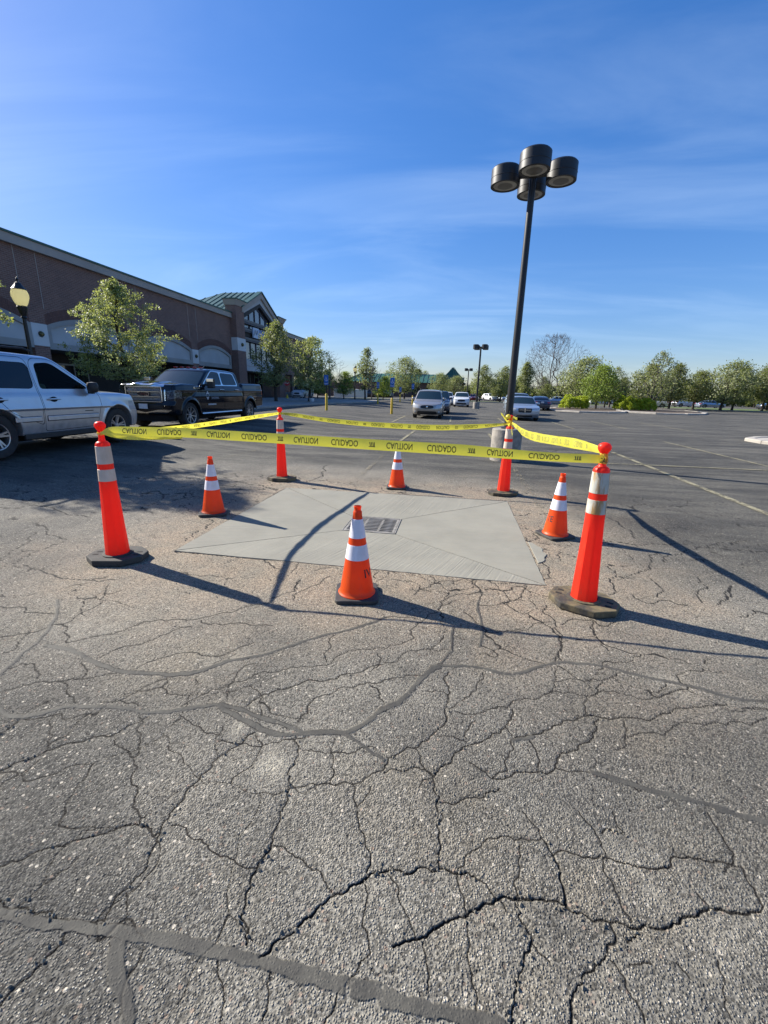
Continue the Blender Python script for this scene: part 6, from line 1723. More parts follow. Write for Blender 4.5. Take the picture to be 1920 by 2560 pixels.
def wheel(S, r, wdt, rim, spokes, x, y, side, parent, lod=2):
    key = (r, wdt, rim, spokes, lod)
    if key not in WHEELS:
        n = 40 if lod == 2 else 20
        V = MB(); h = wdt / 2
        V.lathe([(rim, -h * .92), (rim + .02, -h), (r - .035, -h), (r - .008, -h * .78), (r, -h * .4), (r, h * .4), (r - .008, h * .78), (r - .035, h), (rim + .02, h), (rim, h * .92), (rim - .01, h * .3), (rim - .01, -h * .3), (rim, -h * .92)], n, cap=False)
        R_ = MB(); R_.lathe([(rim + .002, h * .93), (rim - .014, h * .90), (rim - .022, h * .55), (rim - .03, -h * .5)], n, cap=False)
        R_.lathe([(.001, h * .72), (.045, h * .70), (.055, h * .60), (.06, h * .3)], 16, cap=False)
        if lod == 2:
            for i in range(spokes):
                a = TAU * i / spokes
                for da in ((-.16, .16) if spokes <= 6 else (0,)):
                    w0, w1 = (.030, .020) if spokes <= 6 else (.024, .018)
                    p0, p1 = .04, rim - .016; ca, sa = math.cos(a + da * .4), math.sin(a + da * .4); cb, sb = math.cos(a + da), math.sin(a + da)
                    q = []
                    for (pp, cc, ss, ww, z1) in ((p0, ca, sa, w0, h * .66), (p1, cb, sb, w1, h * .84)):
                        q += [(pp * cc - ww * ss, pp * ss + ww * cc, z1 - .03), (pp * cc + ww * ss, pp * ss - ww * cc, z1 - .03), (pp * cc + ww * ss * .7, pp * ss - ww * cc * .7, z1), (pp * cc - ww * ss * .7, pp * ss + ww * cc * .7, z1)]
                    R_.add(q, [(3, 2, 1, 0), (4, 5, 6, 7), (0, 1, 5, 4), (1, 2, 6, 5), (2, 3, 7, 6), (3, 0, 4, 7)])
        B = MB().lathe([(.001, h * .25), (rim - .03, h * .25)], n, cap=False)
        ro = Matrix.Rotation(math.radians(-90), 3, 'X')
        def tr(mb): mb.V = [tuple(ro @ Vector(v)) for v in mb.V]; return mb
        WHEELS[key] = (mesh_from('wheel', tr(V).V, V.F, M_TYRE, True), mesh_from('rim', tr(R_).V, R_.F, M_ALLOY, False), mesh_from('brake_disc', tr(B).V, B.F, M_WELL, False))
        try: WHEELS[key][0].set_sharp_from_angle(angle=math.radians(40))
        except Exception: pass
        if lod < 2: pass
    a, b, c = WHEELS[key]
    o = bpy.data.objects.new('wheel', a); o.location = (x, y, r); o.rotation_euler = (0, rnd.uniform(0, 1.2), 0 if side > 0 else math.pi); link(o, parent)
    if side < 0: o.rotation_euler = (0, rnd.uniform(0, 1.2), math.pi)
    link(bpy.data.objects.new('rim', b), o)
    if lod == 2: link(bpy.data.objects.new('brake_disc', c), o)
    return o
BODY = {}
def build_car(kind, S, paint, loc, ang, label, cat='car', name='parked_car', group=None, res=.03, extras=None, lod=2, z=None, wheels=True):
    t = thing(name, (loc[0], loc[1], gz(*loc) if z is None else z), ang, label, cat, group)
    if kind not in BODY:
        f, planes = car_field(S)
        x0 = S['axles'][1] - 1.75; x1 = S['axles'][0] + 1.35
        V, Nn, T = surface_net(f, (x0, -S['w'] - .12, .08), (x1, S['w'] + .12, S['roofmax'] + .12), res)
        sk = Skin(V, Nn, T); parts = []
        cur = T
        def take(nm, fn, mat, off=0.006, keep=None):
            nonlocal cur
            inn, cur = sk.carve(cur, fn)
            if len(inn): parts.append((nm, inn, mat, off))
        gsm, wsm = .055, .05
        # windows
        ws_fn = lambda V, Nn: (lambda p: smax(smax(p[0] + gsm, p[1] + wsm, .06), smax(S['belt'] + S.get('wsb', .0) - V[:, 2] + .02, np.abs(p[2]) - .035, .01), .05))(planes(V))
        take('windshield', ws_fn, S.get('wsmat', M_WSG))
        rw_fn = lambda V, Nn: (lambda p: smax(smax(p[0] + .10, p[1] + .07, .06), smax(S.get('rwz', S['belt'] + .06) - V[:, 2], np.abs(p[3]) - .035, .01), .05))(planes(V))
        take('rear_window', rw_fn, M_PRIV)
        for nm, poly, r, mat in S['windows']:
            P = np.array(poly, float)
            for sgn_ in (1, -1):
                fn = lambda V, Nn, P=P, r=r, s=sgn_: np.maximum(smax_poly(V[:, 0], V[:, 2], P, r), np.where(s * V[:, 1] > .35 * S['w'], -1, 1) * .2)
                if lod == 2:
                    take('window_seal', lambda V, Nn, fn=fn: np.maximum(fn(V, Nn) - S.get('seal', .022), -.2), M_TRIM, .004) if False else None
                take(nm, fn, mat, .008)
        if S.get('trimband'):
            for nm, poly, r, w_, mat in S['trimband']:
                P = np.array(poly, float)
                take(nm, lambda V, Nn, P=P, r=r, w_=w_: np.maximum(smax_poly(V[:, 0], V[:, 2], P, r) - w_, np.where(np.abs(V[:, 1]) > .35 * S['w'], -1, 1) * .2), mat, 0.0 if mat is M_CHROME else .003)
        for nm, fn, mat, off in S.get('regions', []): take(nm, fn, mat, off)
        doors = []
        for poly, r in S.get('doors', []):
            P = np.array(poly, float)
            for s in (1, -1):
                fn = lambda V, Nn, P=P, r=r, s=s: np.maximum(smax_poly(V[:, 0], V[:, 2], P, r), np.where(s * V[:, 1] > .35 * S['w'], -1, 1) * .2)
                inn, cur = sk.carve(cur, fn)
                g, d = sk.carve(inn, lambda V, Nn, fn=fn: -(fn(V, Nn) + .009))
                parts.append(('panel_gap', g, M_GAP, .010)); parts.append(('door', d, None, 0.0))
        for fn in S.get('gaps', []): take('panel_gap', fn, M_GAP, .009)
        parts.insert(0, ('body', cur, None, 0.0))
        BODY[kind] = [(nm, sk.mesh(nm, T_, M_WELL if m is None else m, off), m is None) for nm, T_, m, off in parts]
    for nm, me, painted in BODY[kind]:
        if painted:
            me2 = me.copy(); me2.materials[0] = paint; me = me2
        link(bpy.data.objects.new(nm, me), t)
    if wheels:
        for xa in S['axles']:
            for s in (1, -1): wheel(S, S['r'], S['tw'], S['rim'], S['spokes'], xa, s * (S['w'] - S['tw'] / 2 - .035), s, t, lod)
    # dark underbody and wheel wells
    xr, xf_ = S['axles'][1] - .9, S['axles'][0] + .75
    MB().box(xr, xf_, -S['w'] + .36, S['w'] - .36, .24, S['r'] + .42).build('underbody', M_WELL, t)
    if extras: extras(t, S, paint)
    return t
def mirror_pair(t, S, x, z, paint, w=.20, h=.20, d=.14, sides=(1, -1), cap=None, y=None):
    for s in sides:
        yy = y or S['wbelt'] + .10
        mb = MB(); mb.lathe([(.001, -h / 2), (.06, -h / 2 + .01), (.085, -h / 4), (.09, h / 5), (.07, h / 2 - .015), (.001, h / 2)], 14, cap=False)
        mb.V = [(vx * d / .17, vy * w / .17, vz) for vx, vy, vz in mb.V]
        m = mb.build('side_mirror', cap or paint, t, smooth=True, loc=(x, s * yy, z))
        MB().box(-.03, .03, -s * .05 - .06, -s * .05 + .06, -h / 2 - .02, -h / 2 + .05).build('mirror_arm', M_TRIM, m)
def plate(t, x, z, s=1):
    MB().box(x, x + .012 * s if s > 0 else x + .012, -.15, .15, z - .075, z + .075).build('licence_plate', M_PLATE, t) if s > 0 else MB().box(x - .012, x, -.15, .15, z - .075, z + .075).build('licence_plate', M_PLATE, t)
P_SILVERBLUE = carpaint('silver_blue_paint', (0.62, 0.63, 0.65), .70, .30)
P_BLACK = carpaint('black_paint', (0.004, 0.006, 0.011), .0, .10, .06)
P_PEWTER = carpaint('light_pewter_paint', (0.42, 0.39, 0.35), .65, .34)
P_SILVER = carpaint('silver_paint', (0.40, 0.46, 0.54), .65, .32)
P_WHITE = carpaint('white_paint', (0.70, 0.71, 0.72), .0, .35)
P_DKBLUE = carpaint('dark_blue_grey_paint', (0.035, 0.045, 0.075), .5, .25)
P_DKGREY = carpaint('dark_grey_paint', (0.05, 0.05, 0.055), .5, .28)
P_RED = carpaint('red_paint', (0.50, 0.012, 0.015), .2, .3)

# --- silver blue full size sport utility (near left) -----------------------------
SUV = dict(w=1.0, r=.405, ra=.475, tw=.265, rim=.235, spokes=5, axles=(0.0, -2.95), belt=1.20, wbelt=.945, tumble=.26, roofmax=1.95,
    low=[(-4.4, 1.19), (-1.0, 1.20), (-.45, 1.205), (.2, 1.19), (.60, 1.15), (.86, 1.07), (1.05, .98)],
    roof=[(-4.2, 1.80), (-3.6, 1.87), (-2.4, 1.90), (-1.5, 1.88), (-.9, 1.80), (-.3, 1.7)],
    front=[(.3, .86), (.42, .95), (.62, .99), (.78, .97), (.9, .92), (1.05, .86)], rear=[(.4, -4.16), (.6, -4.2), (.8, -4.18), (1.2, -4.1)],
    tuck=[(.30, .075), (.4, .048), (.5, .028), (.6, .013), (.7, .004), (.8, 0), (.9, .001), (1.0, .008), (1.1, .022), (1.2, .05)], plan=[(-4.2, .05), (-3.6, .01), (-3.0, 0), (.2, 0), (.7, .035), (1.0, .10)],
    bottom=[(-4.2, .42), (-3.4, .40), (-2.4, .37), (-.5, .37), (.5, .36), (1.0, .34)], ws=((-.30, 1.19), (-1.38, 1.90)), rw=((-4.12, 1.2), (-3.80, 1.86)),
    flare=.022, k=.08, wcurve=.22, fcurve=.28,
    windows=[('front_window', [(-.72, 1.235), (-1.92, 1.225), (-1.86, 1.70), (-1.50, 1.735)], .035, M_CLEAR),
             ('rear_window', [(-2.04, 1.225), (-3.06, 1.235), (-2.98, 1.70), (-2.00, 1.70)], .06, M_PRIV),
             ('quarter_window', [(-3.2, 1.24), (-3.98, 1.25), (-3.80, 1.69), (-3.14, 1.70)], .06, M_PRIV)],
    doors=[([(-.52, 1.14), (-.50, .90), (-.66, .44), (-1.98, .42), (-1.98, 1.70), (-1.88, 1.80), (-1.45, 1.80), (-.62, 1.22)], .03),
           ([(-2.0, .42), (-2.42, .42), (-2.58, .66), (-2.80, .86), (-3.10, .98), (-3.12, 1.70), (-3.0, 1.79), (-2.06, 1.80), (-2.0, 1.72)], .03)])
def hood_gap(V, Nn):
    return np.maximum(np.abs(np.abs(V[:, 1]) - .80 + .10 * np.clip((V[:, 0]) / .9, 0, 1)) - .005, np.maximum(-.40 - V[:, 0], .95 - V[:, 2]))
def suv_regs():
    r = []
    r.append(('front_grille', lambda V, N_: np.maximum(smax_poly(V[:, 1], V[:, 2], np.array([(-.48, .70), (.48, .70), (.50, .98), (-.50, .98)]), .03), .5 - V[:, 0]), M_TRIM, .02))
    for s in (1, -1):
        r.append(('headlamp', lambda V, N_, s=s: np.maximum(smax_poly(s * V[:, 1], V[:, 2], np.array([(.56, .74), (1.02, .76), (1.02, .97), (.58, 1.0)]), .03), .40 - V[:, 0]), M_HEADL, .005))
    r.append(('lower_grille', lambda V, N_: np.maximum(smax_poly(V[:, 1], V[:, 2], np.array([(-.55, .40), (.55, .40), (.50, .56), (-.50, .56)]), .03), .5 - V[:, 0]), M_TRIM, .02))
    return r
SUV['regions'] = suv_regs()
SUV['gaps'] = [hood_gap, lambda V, N_: np.maximum(np.abs(V[:, 0] - .78 + .25 * (V[:, 2] - .7)) - .005, np.maximum(V[:, 2] - .74, .30 - V[:, 2]) )]
def suv_extras(t, S, paint):
    yb = S['w']
    for s in (1, -1):
        # body side mouldings follow the doors
        for x0, x1 in ((-.62, -1.92), (-2.06, -2.60)):
            o = MB().box(min(x0, x1), max(x0, x1), s * (yb + .002) - .012, s * (yb + .002) + .012, .625, .715).build('side_moulding', paint, t, bevel=.010)
            MB().box(min(x0, x1) - .006, max(x0, x1) + .006, s * (yb - .006) - .006, s * (yb - .006) + .009, .617, .723).build('moulding_edge', M_GAP, o)
        for xc in (-1.72, -2.82):
            h = MB().tube([(xc - .13, s * (yb + .005), 1.035), (xc - .12, s * (yb + .035), 1.036), (xc, s * (yb + .045), 1.038), (xc + .12, s * (yb + .035), 1.036), (xc + .13, s * (yb + .005), 1.035)], [.013, .016, .018, .016, .013], 8).build('door_handle', paint, t, smooth=True)
            mb = MB(); mb.lathe([(.001, 0), (.085, .002), (.080, .010), (.001, .011)], 18, cap=False); mb.V = [(vx, vy * .62, vz) for vx, vy, vz in mb.V]
            q = mb.build('handle_cup', M_GAP, h, smooth=True, loc=(xc, s * (yb - .001), 1.03)); q.rotation_euler = (math.radians(-90 * s), 0, 0)
        MB().box(-.98, -.76, s * (yb + .0) - .004, s * (yb + .0) + .006, .775, .79).build('badge_strip', M_GAP, t)
        MB().tube([(-3.9, s * .68, 1.90), (-3.7, s * .70, 1.94), (-1.9, s * .70, 1.965), (-1.75, s * .69, 1.93)], .018, 8).build('roof_rail', M_TRIM, t, smooth=True)
        MB().box(-2.45, -.52, s * (yb - .04) - .03, s * (yb - .04) + .02, .30, .40).build('running_board', M_TRIM, t, bevel=.01)
    mirror_pair(t, S, -.80, 1.27, paint, w=.22, h=.23, d=.20, cap=M_TRIM, y=1.10)
    # chrome mirror faces toward the sky
    for xx in (-1.55, ):
        for yy in (-.42, .42):
            MB().box(xx - .08, xx + .06, yy - .25, yy + .25, .75, 1.32).build('front_seat', M_SEAT, t, bevel=.05)
            MB().box(xx - .06, xx + .03, yy - .13, yy + .13, 1.36, 1.56).build('headrest', M_SEAT, t, bevel=.04)
    MB().box(-.85, -.45, -.82, .82, .95, 1.17).build('dashboard', M_TRIM, t, bevel=.05)
    mb = MB(); mb.tube([(0, .18 * math.cos(a), .18 * math.sin(a)) for a in np.linspace(0, TAU, 22)], .014, 6)
    o = mb.build('steering_wheel', M_TRIM, t, smooth=True, loc=(-1.02, .42, 1.12)); o.rotation_euler = (0, math.radians(-25), 0)
    MB().tube([(-.95, .35, 1.905), (-.95, .35, 1.905)], .01, 4)
build_car('suv', SUV, P_SILVERBLUE, (-8.91, 9.38), math.radians(91.5), 'silver blue full size sport utility car cut off by the left edge', 'car', 'parked_car', res=.019, extras=suv_extras, z=.20)

# --- black heavy duty crew cab pickup ------------------------------------------
TRK = dict(w=1.03, r=.42, ra=.50, tw=.28, rim=.275, spokes=8, axles=(0.0, -4.2), belt=1.36, wbelt=.96, tumble=.25, roofmax=2.02,
    low=[(-5.6, 1.54), (-3.62, 1.53), (-3.55, 1.40), (-.6, 1.39), (-.3, 1.46), (.3, 1.46), (.70, 1.42), (1.0, 1.32)],
    roof=[(-3.6, 1.93), (-3.0, 1.985), (-2.2, 2.0), (-1.6, 1.985), (-1.0, 1.90)],
    front=[(.42, .78), (.52, .93), (.78, .97), (.84, .90), (1.2, .88), (1.36, .84)], rear=[(.5, -5.50), (.8, -5.52), (1.5, -5.45)],
    tuck=[(.40, .06), (.55, .03), (.75, .008), (1.0, .0), (1.25, .012), (1.4, .035), (1.5, .045)], plan=[(-5.6, .03), (-4.8, 0), (-3.62, .0), (-3.55, .01), (.3, .01), (.8, .03), (1.0, .07)],
    bottom=[(-5.5, .60), (-4.9, .58), (-4.7, .50), (-3.6, .48), (-.6, .48), (.5, .45), (1.0, .42)], ws=((-.50, 1.42), (-1.42, 2.02)), rw=((-3.60, 1.3), (-3.44, 2.0)),
    crease=[(1.22, .010, .04)], flare=.035, k=.07, ke=.05, wcurve=.18, fcurve=.13, hoodbulge=.03, bed=(-5.40, -3.68, .95), rcurve=.05,
    windows=[('front_window', [(-.92, 1.42), (-2.10, 1.42), (-2.10, 1.855), (-1.62, 1.885)], .04, M_PRIV),
             ('rear_window', [(-2.18, 1.42), (-3.26, 1.43), (-3.12, 1.84), (-2.18, 1.855)], .05, M_PRIV)],
    trimband=[('window_chrome', [(-.86, 1.405), (-3.31, 1.41), (-3.16, 1.87), (-1.62, 1.905)], .05, .016, M_CHROME)],
    doors=[([(-.62, 1.36), (-.60, .62), (-2.12, .54), (-2.14, 1.90), (-1.60, 1.94), (-.85, 1.40)], .03), ([(-2.16, .54), (-3.30, .54), (-3.40, .9), (-3.40, 1.40), (-3.22, 1.90), (-2.18, 1.93)], .03)])
TRK['wsmat'] = M_WSG
SUV['wsmat'] = M_CLEAR
def trk_regs():
    r = []
    for s in (1, -1):
        r.append(('headlamp', lambda V, N_, s=s: np.maximum(smax_poly(s * V[:, 1], V[:, 2], np.array([(.735, .92), (1.08, .97), (1.08, 1.22), (.735, 1.20)]), .02), .42 - V[:, 0]), M_LAMPIN, .012))
        r.append(('lamp_surround', lambda V, N_, s=s: np.maximum(smax_poly(s * V[:, 1], V[:, 2], np.array([(.665, .86), (.705, .88), (.715, 1.24), (.67, 1.24)]), .02), .42 - V[:, 0]), M_CHROME, .0))
        r.append(('tail_lamp', lambda V, N_, s=s: np.maximum(smax_poly(s * V[:, 1], V[:, 2], np.array([(.86, 1.05), (1.1, 1.05), (1.1, 1.42), (.86, 1.42)]), .02), V[:, 0] + 5.34), M_TAIL, .0))
    r.append(('front_grille', lambda V, N_: np.maximum(smax_poly(V[:, 1], V[:, 2], np.array([(-.60, .84), (.60, .84), (.64, 1.31), (-.64, 1.31)]), .03), .5 - V[:, 0]), M_TRIM, .035))
    r.append(('hood_lip', lambda V, N_: np.maximum(np.maximum(np.abs(V[:, 1]) - .66, 1.315 - V[:, 2]), np.maximum(.76 - V[:, 0], V[:, 2] - 1.46)), M_CHROME, .0))
    r.append(('bumper_chrome', lambda V, N_: np.maximum(np.maximum(smax_poly(np.abs(V[:, 1]), V[:, 2], np.array([(-.2, .50), (.70, .50), (.92, .62), (.84, .68), (.50, .615), (-.2, .615)]), .01), .60 - V[:, 0]), -.5), M_CHROME, .0))
    r.append(('lower_intake', lambda V, N_: np.maximum(smax_poly(V[:, 1], V[:, 2], np.array([(-.62, .63), (.62, .63), (.66, .79), (-.66, .79)]), .02), .5 - V[:, 0]), M_TRIM, .02))
    return r
TRK['regions'] = trk_regs()
TRK['gaps'] = [lambda V, N_: np.maximum(np.abs(V[:, 0] + 3.66) - .009, 1.0 - 2 * (V[:, 2] < 1.49) ), lambda V, N_: np.maximum(np.abs(np.abs(V[:, 1]) - .90) - .006, np.maximum(-.55 - V[:, 0], 1.22 - V[:, 2]))]
def trk_extras(t, S, paint):
    # grille mesh: rows of bright rounded links between three bars
    g = obj('grille_mesh', [], [], M_CHROME, t)
    mb = MB()
    for zb in (1.005, 1.155):
        mb.box(.895, .925, -.585, .585, zb - .009, zb + .009)
    mb.box(.88, .93, -.60, .60, .842, .862).box(.87, .92, -.63, .63, 1.292, 1.31)
    mb.box(.86, .92, -.632, -.608, .85, 1.29).box(.86, .92, .608, .632, .85, 1.29)
    mb.build('grille_bar', M_CHROME, t, bevel=.004)
    mb = MB()
    for zc in (.935, 1.08, 1.225):
        for row in (-.031, .003, .035):
            for k in range(19):
                y = -.56 + k * .0622 + (.031 if row == .003 else 0)
                if abs(zc - 1.08) < .01 and abs(y) < .22: continue
                mb.tube([(.885, y - .024, zc + row), (.9, y - .010, zc + row + .012), (.9, y + .010, zc + row + .012), (.885, y + .024, zc + row), (.9, y + .01, zc + row - .010), (.9, y - .01, zc + row - .010), (.885, y - .024, zc + row)], .0045, 4)
    bpy.data.objects.remove(g)
    tag(mb.build('grille_mesh', M_CHROME, t, smooth=True), kind='stuff')
    V2, F2 = text_verts('GMC', .38, .105)
    e = obj('grille_letters', [(.93, .19 - u, 1.03 + v) for u, v in V2], [f[::-1] for f in F2], simple('badge_red', (.12, .02, .02), rough=.3), t)
    V2, F2 = text_verts('GMC', .40, .12)
    obj('letter_edge', [(.927, .20 - u, 1.023 + v) for u, v in V2], [f[::-1] for f in F2], M_CHROME, t)
    for s in (1, -1):
        MB().box(.74, .83, s * .80 - .07, s * .80 + .07, .64, .80).build('fog_lamp_bezel', M_CHROME, t, bevel=.01)
        MB().box(.80, .835, s * .80 - .045, s * .80 + .045, .66, .78).build('fog_lamp', M_LAMPIN, t, bevel=.01)
        mb = MB(); mb.tube([(.80, s * .64, .94), (.79, s * .66, 1.17), (.74, s * .80, 1.18)], .012, 6); mb.build('lamp_signature', M_HEADL, t)
        for yy in (.80, .92): MB().lathe([(.001, 0), (.045, .01), (.05, -.01)], 14).build('projector_lens', M_HEADL, t, smooth=True, loc=(.66 if yy < .9 else .55, s * yy, 1.09)).rotation_euler = (0, math.radians(90), 0)
        for xc in (-1.98, -3.10):
            MB().tube([(xc - .12, s * 1.02, 1.255), (xc - .11, s * 1.055, 1.255), (xc + .11, s * 1.055, 1.255), (xc + .12, s * 1.02, 1.255)], .016, 8).build('door_handle', M_CHROME, t, smooth=True)
        MB().box(-.56, -.22, s * 1.012 - .01, s * 1.012 + .012, 1.26, 1.34).build('fender_vent', M_CHROME, t, bevel=.01)
        MB().box(-.50, -.28, s * 1.026 - .004, s * 1.026 + .002, 1.285, 1.315).build('vent_slot', M_TRIM, t)
        MB().tube([(-.62, s * .98, .44), (-3.45, s * .98, .44)], .045, 8).build('side_step', M_CHROME, t, smooth=True)
        m = MB().box(-1.06, -.90, s * 1.20 - .12, s * 1.20 + .12, 1.30, 1.62).build('tow_mirror', M_TRIM, t, bevel=.03)
        MB().box(-.93, -.88, s * 1.20 - .125, s * 1.20 + .125, 1.50, 1.63).build('mirror_cap', M_CHROME, m, bevel=.02)
        MB().box(-1.02, -.94, min(s * .92, s * 1.1), max(s * .92, s * 1.1), 1.38, 1.44).build('mirror_arm', M_TRIM, m)
        # wheel arch lips
        for xa in S['axles']:
            mb = MB(); mb.tube([(xa + .515 * math.cos(a), s * 1.035, .42 + .515 * math.sin(a)) for a in np.linspace(.10, math.pi - .10, 20)], .022, 6)
            mb.build('arch_lip', M_TRIM, t, smooth=True)
    for yy in (-.5, -.25, 0, .25, .5): MB().box(-1.62, -1.52, yy - .06, yy + .06, 1.985, 2.02).build('roof_marker_lamp', M_TAIL, t, bevel=.01)
    MB().tube([(-2.3, .1, 1.99), (-2.45, .1, 2.10)], [.03, .012], 6).build('roof_antenna', M_TRIM, t)
    MB().box(-3.69, -3.66, -.86, .86, .95, 1.50).build('bed_front', M_TRIM, t)
    # hood scoop
    MB().box(.35, .60, -.24, .24, 1.395, 1.43).build('hood_scoop', M_TRIM, t, bevel=.015)
    # door decal: pale diamond badge with a triangle and two lines of fine print
    M_DEC = simple('white_decal', (0.62, 0.64, 0.68), rough=.4)
    Y = 1.036
    mb = MB()
    def plate_(pts): mb.add([(x, Y, z) for x, z in pts] + [(x, Y + .003, z) for x, z in pts], [tuple(range(len(pts), 2 * len(pts)))[::1], tuple(range(len(pts)))[::-1]])
    cx, cz = -.98, 1.06
    plate_([(cx, cz + .15), (cx - .12, cz + .02), (cx, cz + .05), (cx + .12, cz + .02)]); plate_([(cx + .13, cz - .0), (cx, cz - .16), (cx - .13, cz), (cx - .09, cz), (cx, cz - .10), (cx + .09, cz)])
    mb.build('door_badge', M_DEC, t)
    mb = MB()
    plate_2 = [(-1.22, -1.72, 1.0, 1.045), (-1.22, -1.70, .955, .985), (-1.22, -1.74, .925, .94)]
    for x0, x1, z0, z1 in plate_2:
        k = 9
        for i in range(k):
            a, b = x0 + (x1 - x0) * i / k, x0 + (x1 - x0) * (i + .72) / k
            mb.add([(a, Y, z0), (b, Y, z0), (b, Y, z1), (a, Y, z1)], [(0, 1, 2, 3)])
    mb.build('door_lettering', simple('pale_decal', (0.34, 0.36, 0.40), rough=.5), t)
    mb = MB()
    for i in range(7): mb.add([(-1.0 - i * .075, Y - .004, .72), (-1.05 - i * .075, Y - .004, .72), (-1.05 - i * .075, Y - .004, .775), (-1.0 - i * .075, Y - .004, .775)], [(0, 1, 2, 3)])
    mb.build('phone_lettering', M_DEC, t)
    plate(t, .985, .71)
build_car('truck', TRK, P_BLACK, (-9.61, 13.50), math.radians(-90.7), 'black heavy duty crew cab pickup truck with chrome grille facing the silver car', 'pickup truck', 'pickup_truck', res=.020, extras=trk_extras, z=.20)

# --- mid distance cars ---------------------------------------------------------
RDV = dict(w=.935, r=.34, ra=.40, tw=.23, rim=.22, spokes=6, axles=(0.0, -2.85), belt=1.12, wbelt=.88, tumble=.30, roofmax=1.72,
    low=[(-3.9, 1.1), (-.5, 1.10), (-.1, 1.08), (.4, 1.0), (.75, .88), (1.0, .78)], roof=[(-3.7, 1.6), (-3.0, 1.69), (-1.8, 1.73), (-1.1, 1.70), (-.6, 1.6)],
    front=[(.25, .82), (.4, .93), (.6, .96), (.8, .90), (1.0, .8)], rear=[(.3, -3.7), (.6, -3.74), (1.1, -3.66)], tuck=[(.2, .08), (.45, .02), (.7, 0), (.95, .01), (1.12, .06)],
    plan=[(-3.8, .06), (-3, 0), (.1, 0), (.6, .05), (.95, .16)], bottom=[(-3.7, .36), (-.4, .26), (.5, .25), (1, .22)], ws=((-.22, 1.09), (-1.15, 1.72)), rw=((-3.66, 1.1), (-3.3, 1.66)),
    flare=.02, k=.09, fcurve=.34,
    windows=[('front_window', [(-.72, 1.15), (-1.72, 1.15), (-1.68, 1.56), (-1.2, 1.57)], .04, M_PRIV), ('rear_window', [(-1.8, 1.15), (-2.66, 1.16), (-2.6, 1.55), (-1.78, 1.56)], .04, M_PRIV), ('quarter_window', [(-2.76, 1.17), (-3.5, 1.2), (-3.3, 1.53), (-2.7, 1.55)], .04, M_PRIV)])
def face(gr, hl, lg, low_c=M_TRIM, grm=M_TRIM):
    r = []
    for s in (1, -1): r.append(('headlamp', lambda V, N_, s=s: np.maximum(smax_poly(s * V[:, 1], V[:, 2], np.array(hl), .02), .30 - V[:, 0]), M_HEADL, .004))
    r.append(('front_grille', lambda V, N_: np.maximum(smax_poly(V[:, 1], V[:, 2], np.array(gr), .03), .4 - V[:, 0]), grm, .02))
    if lg: r.append(('lower_intake', lambda V, N_: np.maximum(smax_poly(V[:, 1], V[:, 2], np.array(lg), .03), .4 - V[:, 0]), low_c, .015))
    return r
RDV['regions'] = face([(-.40, .64), (-.30, .60), (.30, .60), (.40, .64), (.40, .76), (.30, .80), (-.30, .80), (-.40, .76)], [(.50, .64), (.98, .66), (.98, .88), (.56, .82)], [(-.62, .26), (.62, .26), (.56, .46), (-.56, .46)])
RDV['regions'] += [('fog_lamp', lambda V, N_, s=s: np.maximum(np.hypot(V[:, 1] - s * .72, V[:, 2] - .42) - .055, .3 - V[:, 0]), M_HEADL, .0) for s in (1, -1)]
def small_extras(grb=None, mir=True, pl=True, mz=1.16, mx=-.62, rails=False, rear=False, cross=False):
    def f(t, S, paint):
        if mir: mirror_pair(t, S, mx, mz, paint, w=.22, h=.17, d=.12, y=S['wbelt'] + .09)
        if rails:
            for s in (1, -1): MB().tube([(-3.3, s * .62, 1.66), (-3.1, s * .64, 1.73), (-1.5, s * .64, 1.76), (-1.3, s * .62, 1.70)], .02, 6).build('roof_rail', M_TRIM, t)
        if cross:
            MB().box(.86, .92, -.03, .03, .52, .80).build('grille_cross', M_CHROME, t); MB().box(.865, .915, -.34, .34, .645, .675).build('grille_bar', M_CHROME, t)
        if grb: MB().lathe([(.001, 0), (.06, .01), (.001, .02)], 12).build('round_badge', M_CHROME, t, loc=(.95, 0, .70)).rotation_euler = (0, math.radians(90), 0)
        if rear: plate(t, S['rear'][1][1] - .02, .86 if S['roofmax'] < 1.6 else .9, -1)
    return f
ROWM = 'cars parked in the middle rows'
build_car('rdv', RDV, P_PEWTER, (-1.55, 27.6), math.radians(-90.5), 'light pewter crossover facing the tape with dark windshield and oval grille', 'car', 'parked_car', ROWM, res=.03, extras=small_extras(True, rails=True))
SED = dict(w=.945, r=.345, ra=.41, tw=.23, rim=.235, spokes=5, axles=(0.0, -3.05), belt=.98, wbelt=.87, tumble=.42, roofmax=1.48,
    low=[(-4.1, .98), (-3.3, 1.02), (-2.9, .99), (-.5, .96), (0, .95), (.5, .88), (.9, .78)], roof=[(-3.0, 1.32), (-2.4, 1.43), (-1.7, 1.48), (-1.0, 1.44), (-.5, 1.3)],
    front=[(.2, .80), (.4, .92), (.62, .93), (.8, .90)], rear=[(.3, -4.0), (.55, -4.04), (1.0, -3.96)], tuck=[(.15, .08), (.35, .03), (.6, 0), (.85, .01), (1.0, .05)],
    plan=[(-4.0, .10), (-3.2, .01), (.2, 0), (.6, .03), (.92, .12)], bottom=[(-4.0, .28), (-.4, .20), (.5, .2), (1, .18)], ws=((-.55, .95), (-1.35, 1.46)), rw=((-3.45, 1.0), (-2.55, 1.44)),
    flare=.02, k=.08, fcurve=.22, windows=[('front_window', [(-1.05, 1.01), (-1.95, 1.01), (-1.92, 1.34), (-1.45, 1.35)], .03, M_PRIV), ('rear_window', [(-2.03, 1.01), (-2.85, 1.02), (-2.5, 1.32), (-2.0, 1.34)], .03, M_PRIV)])
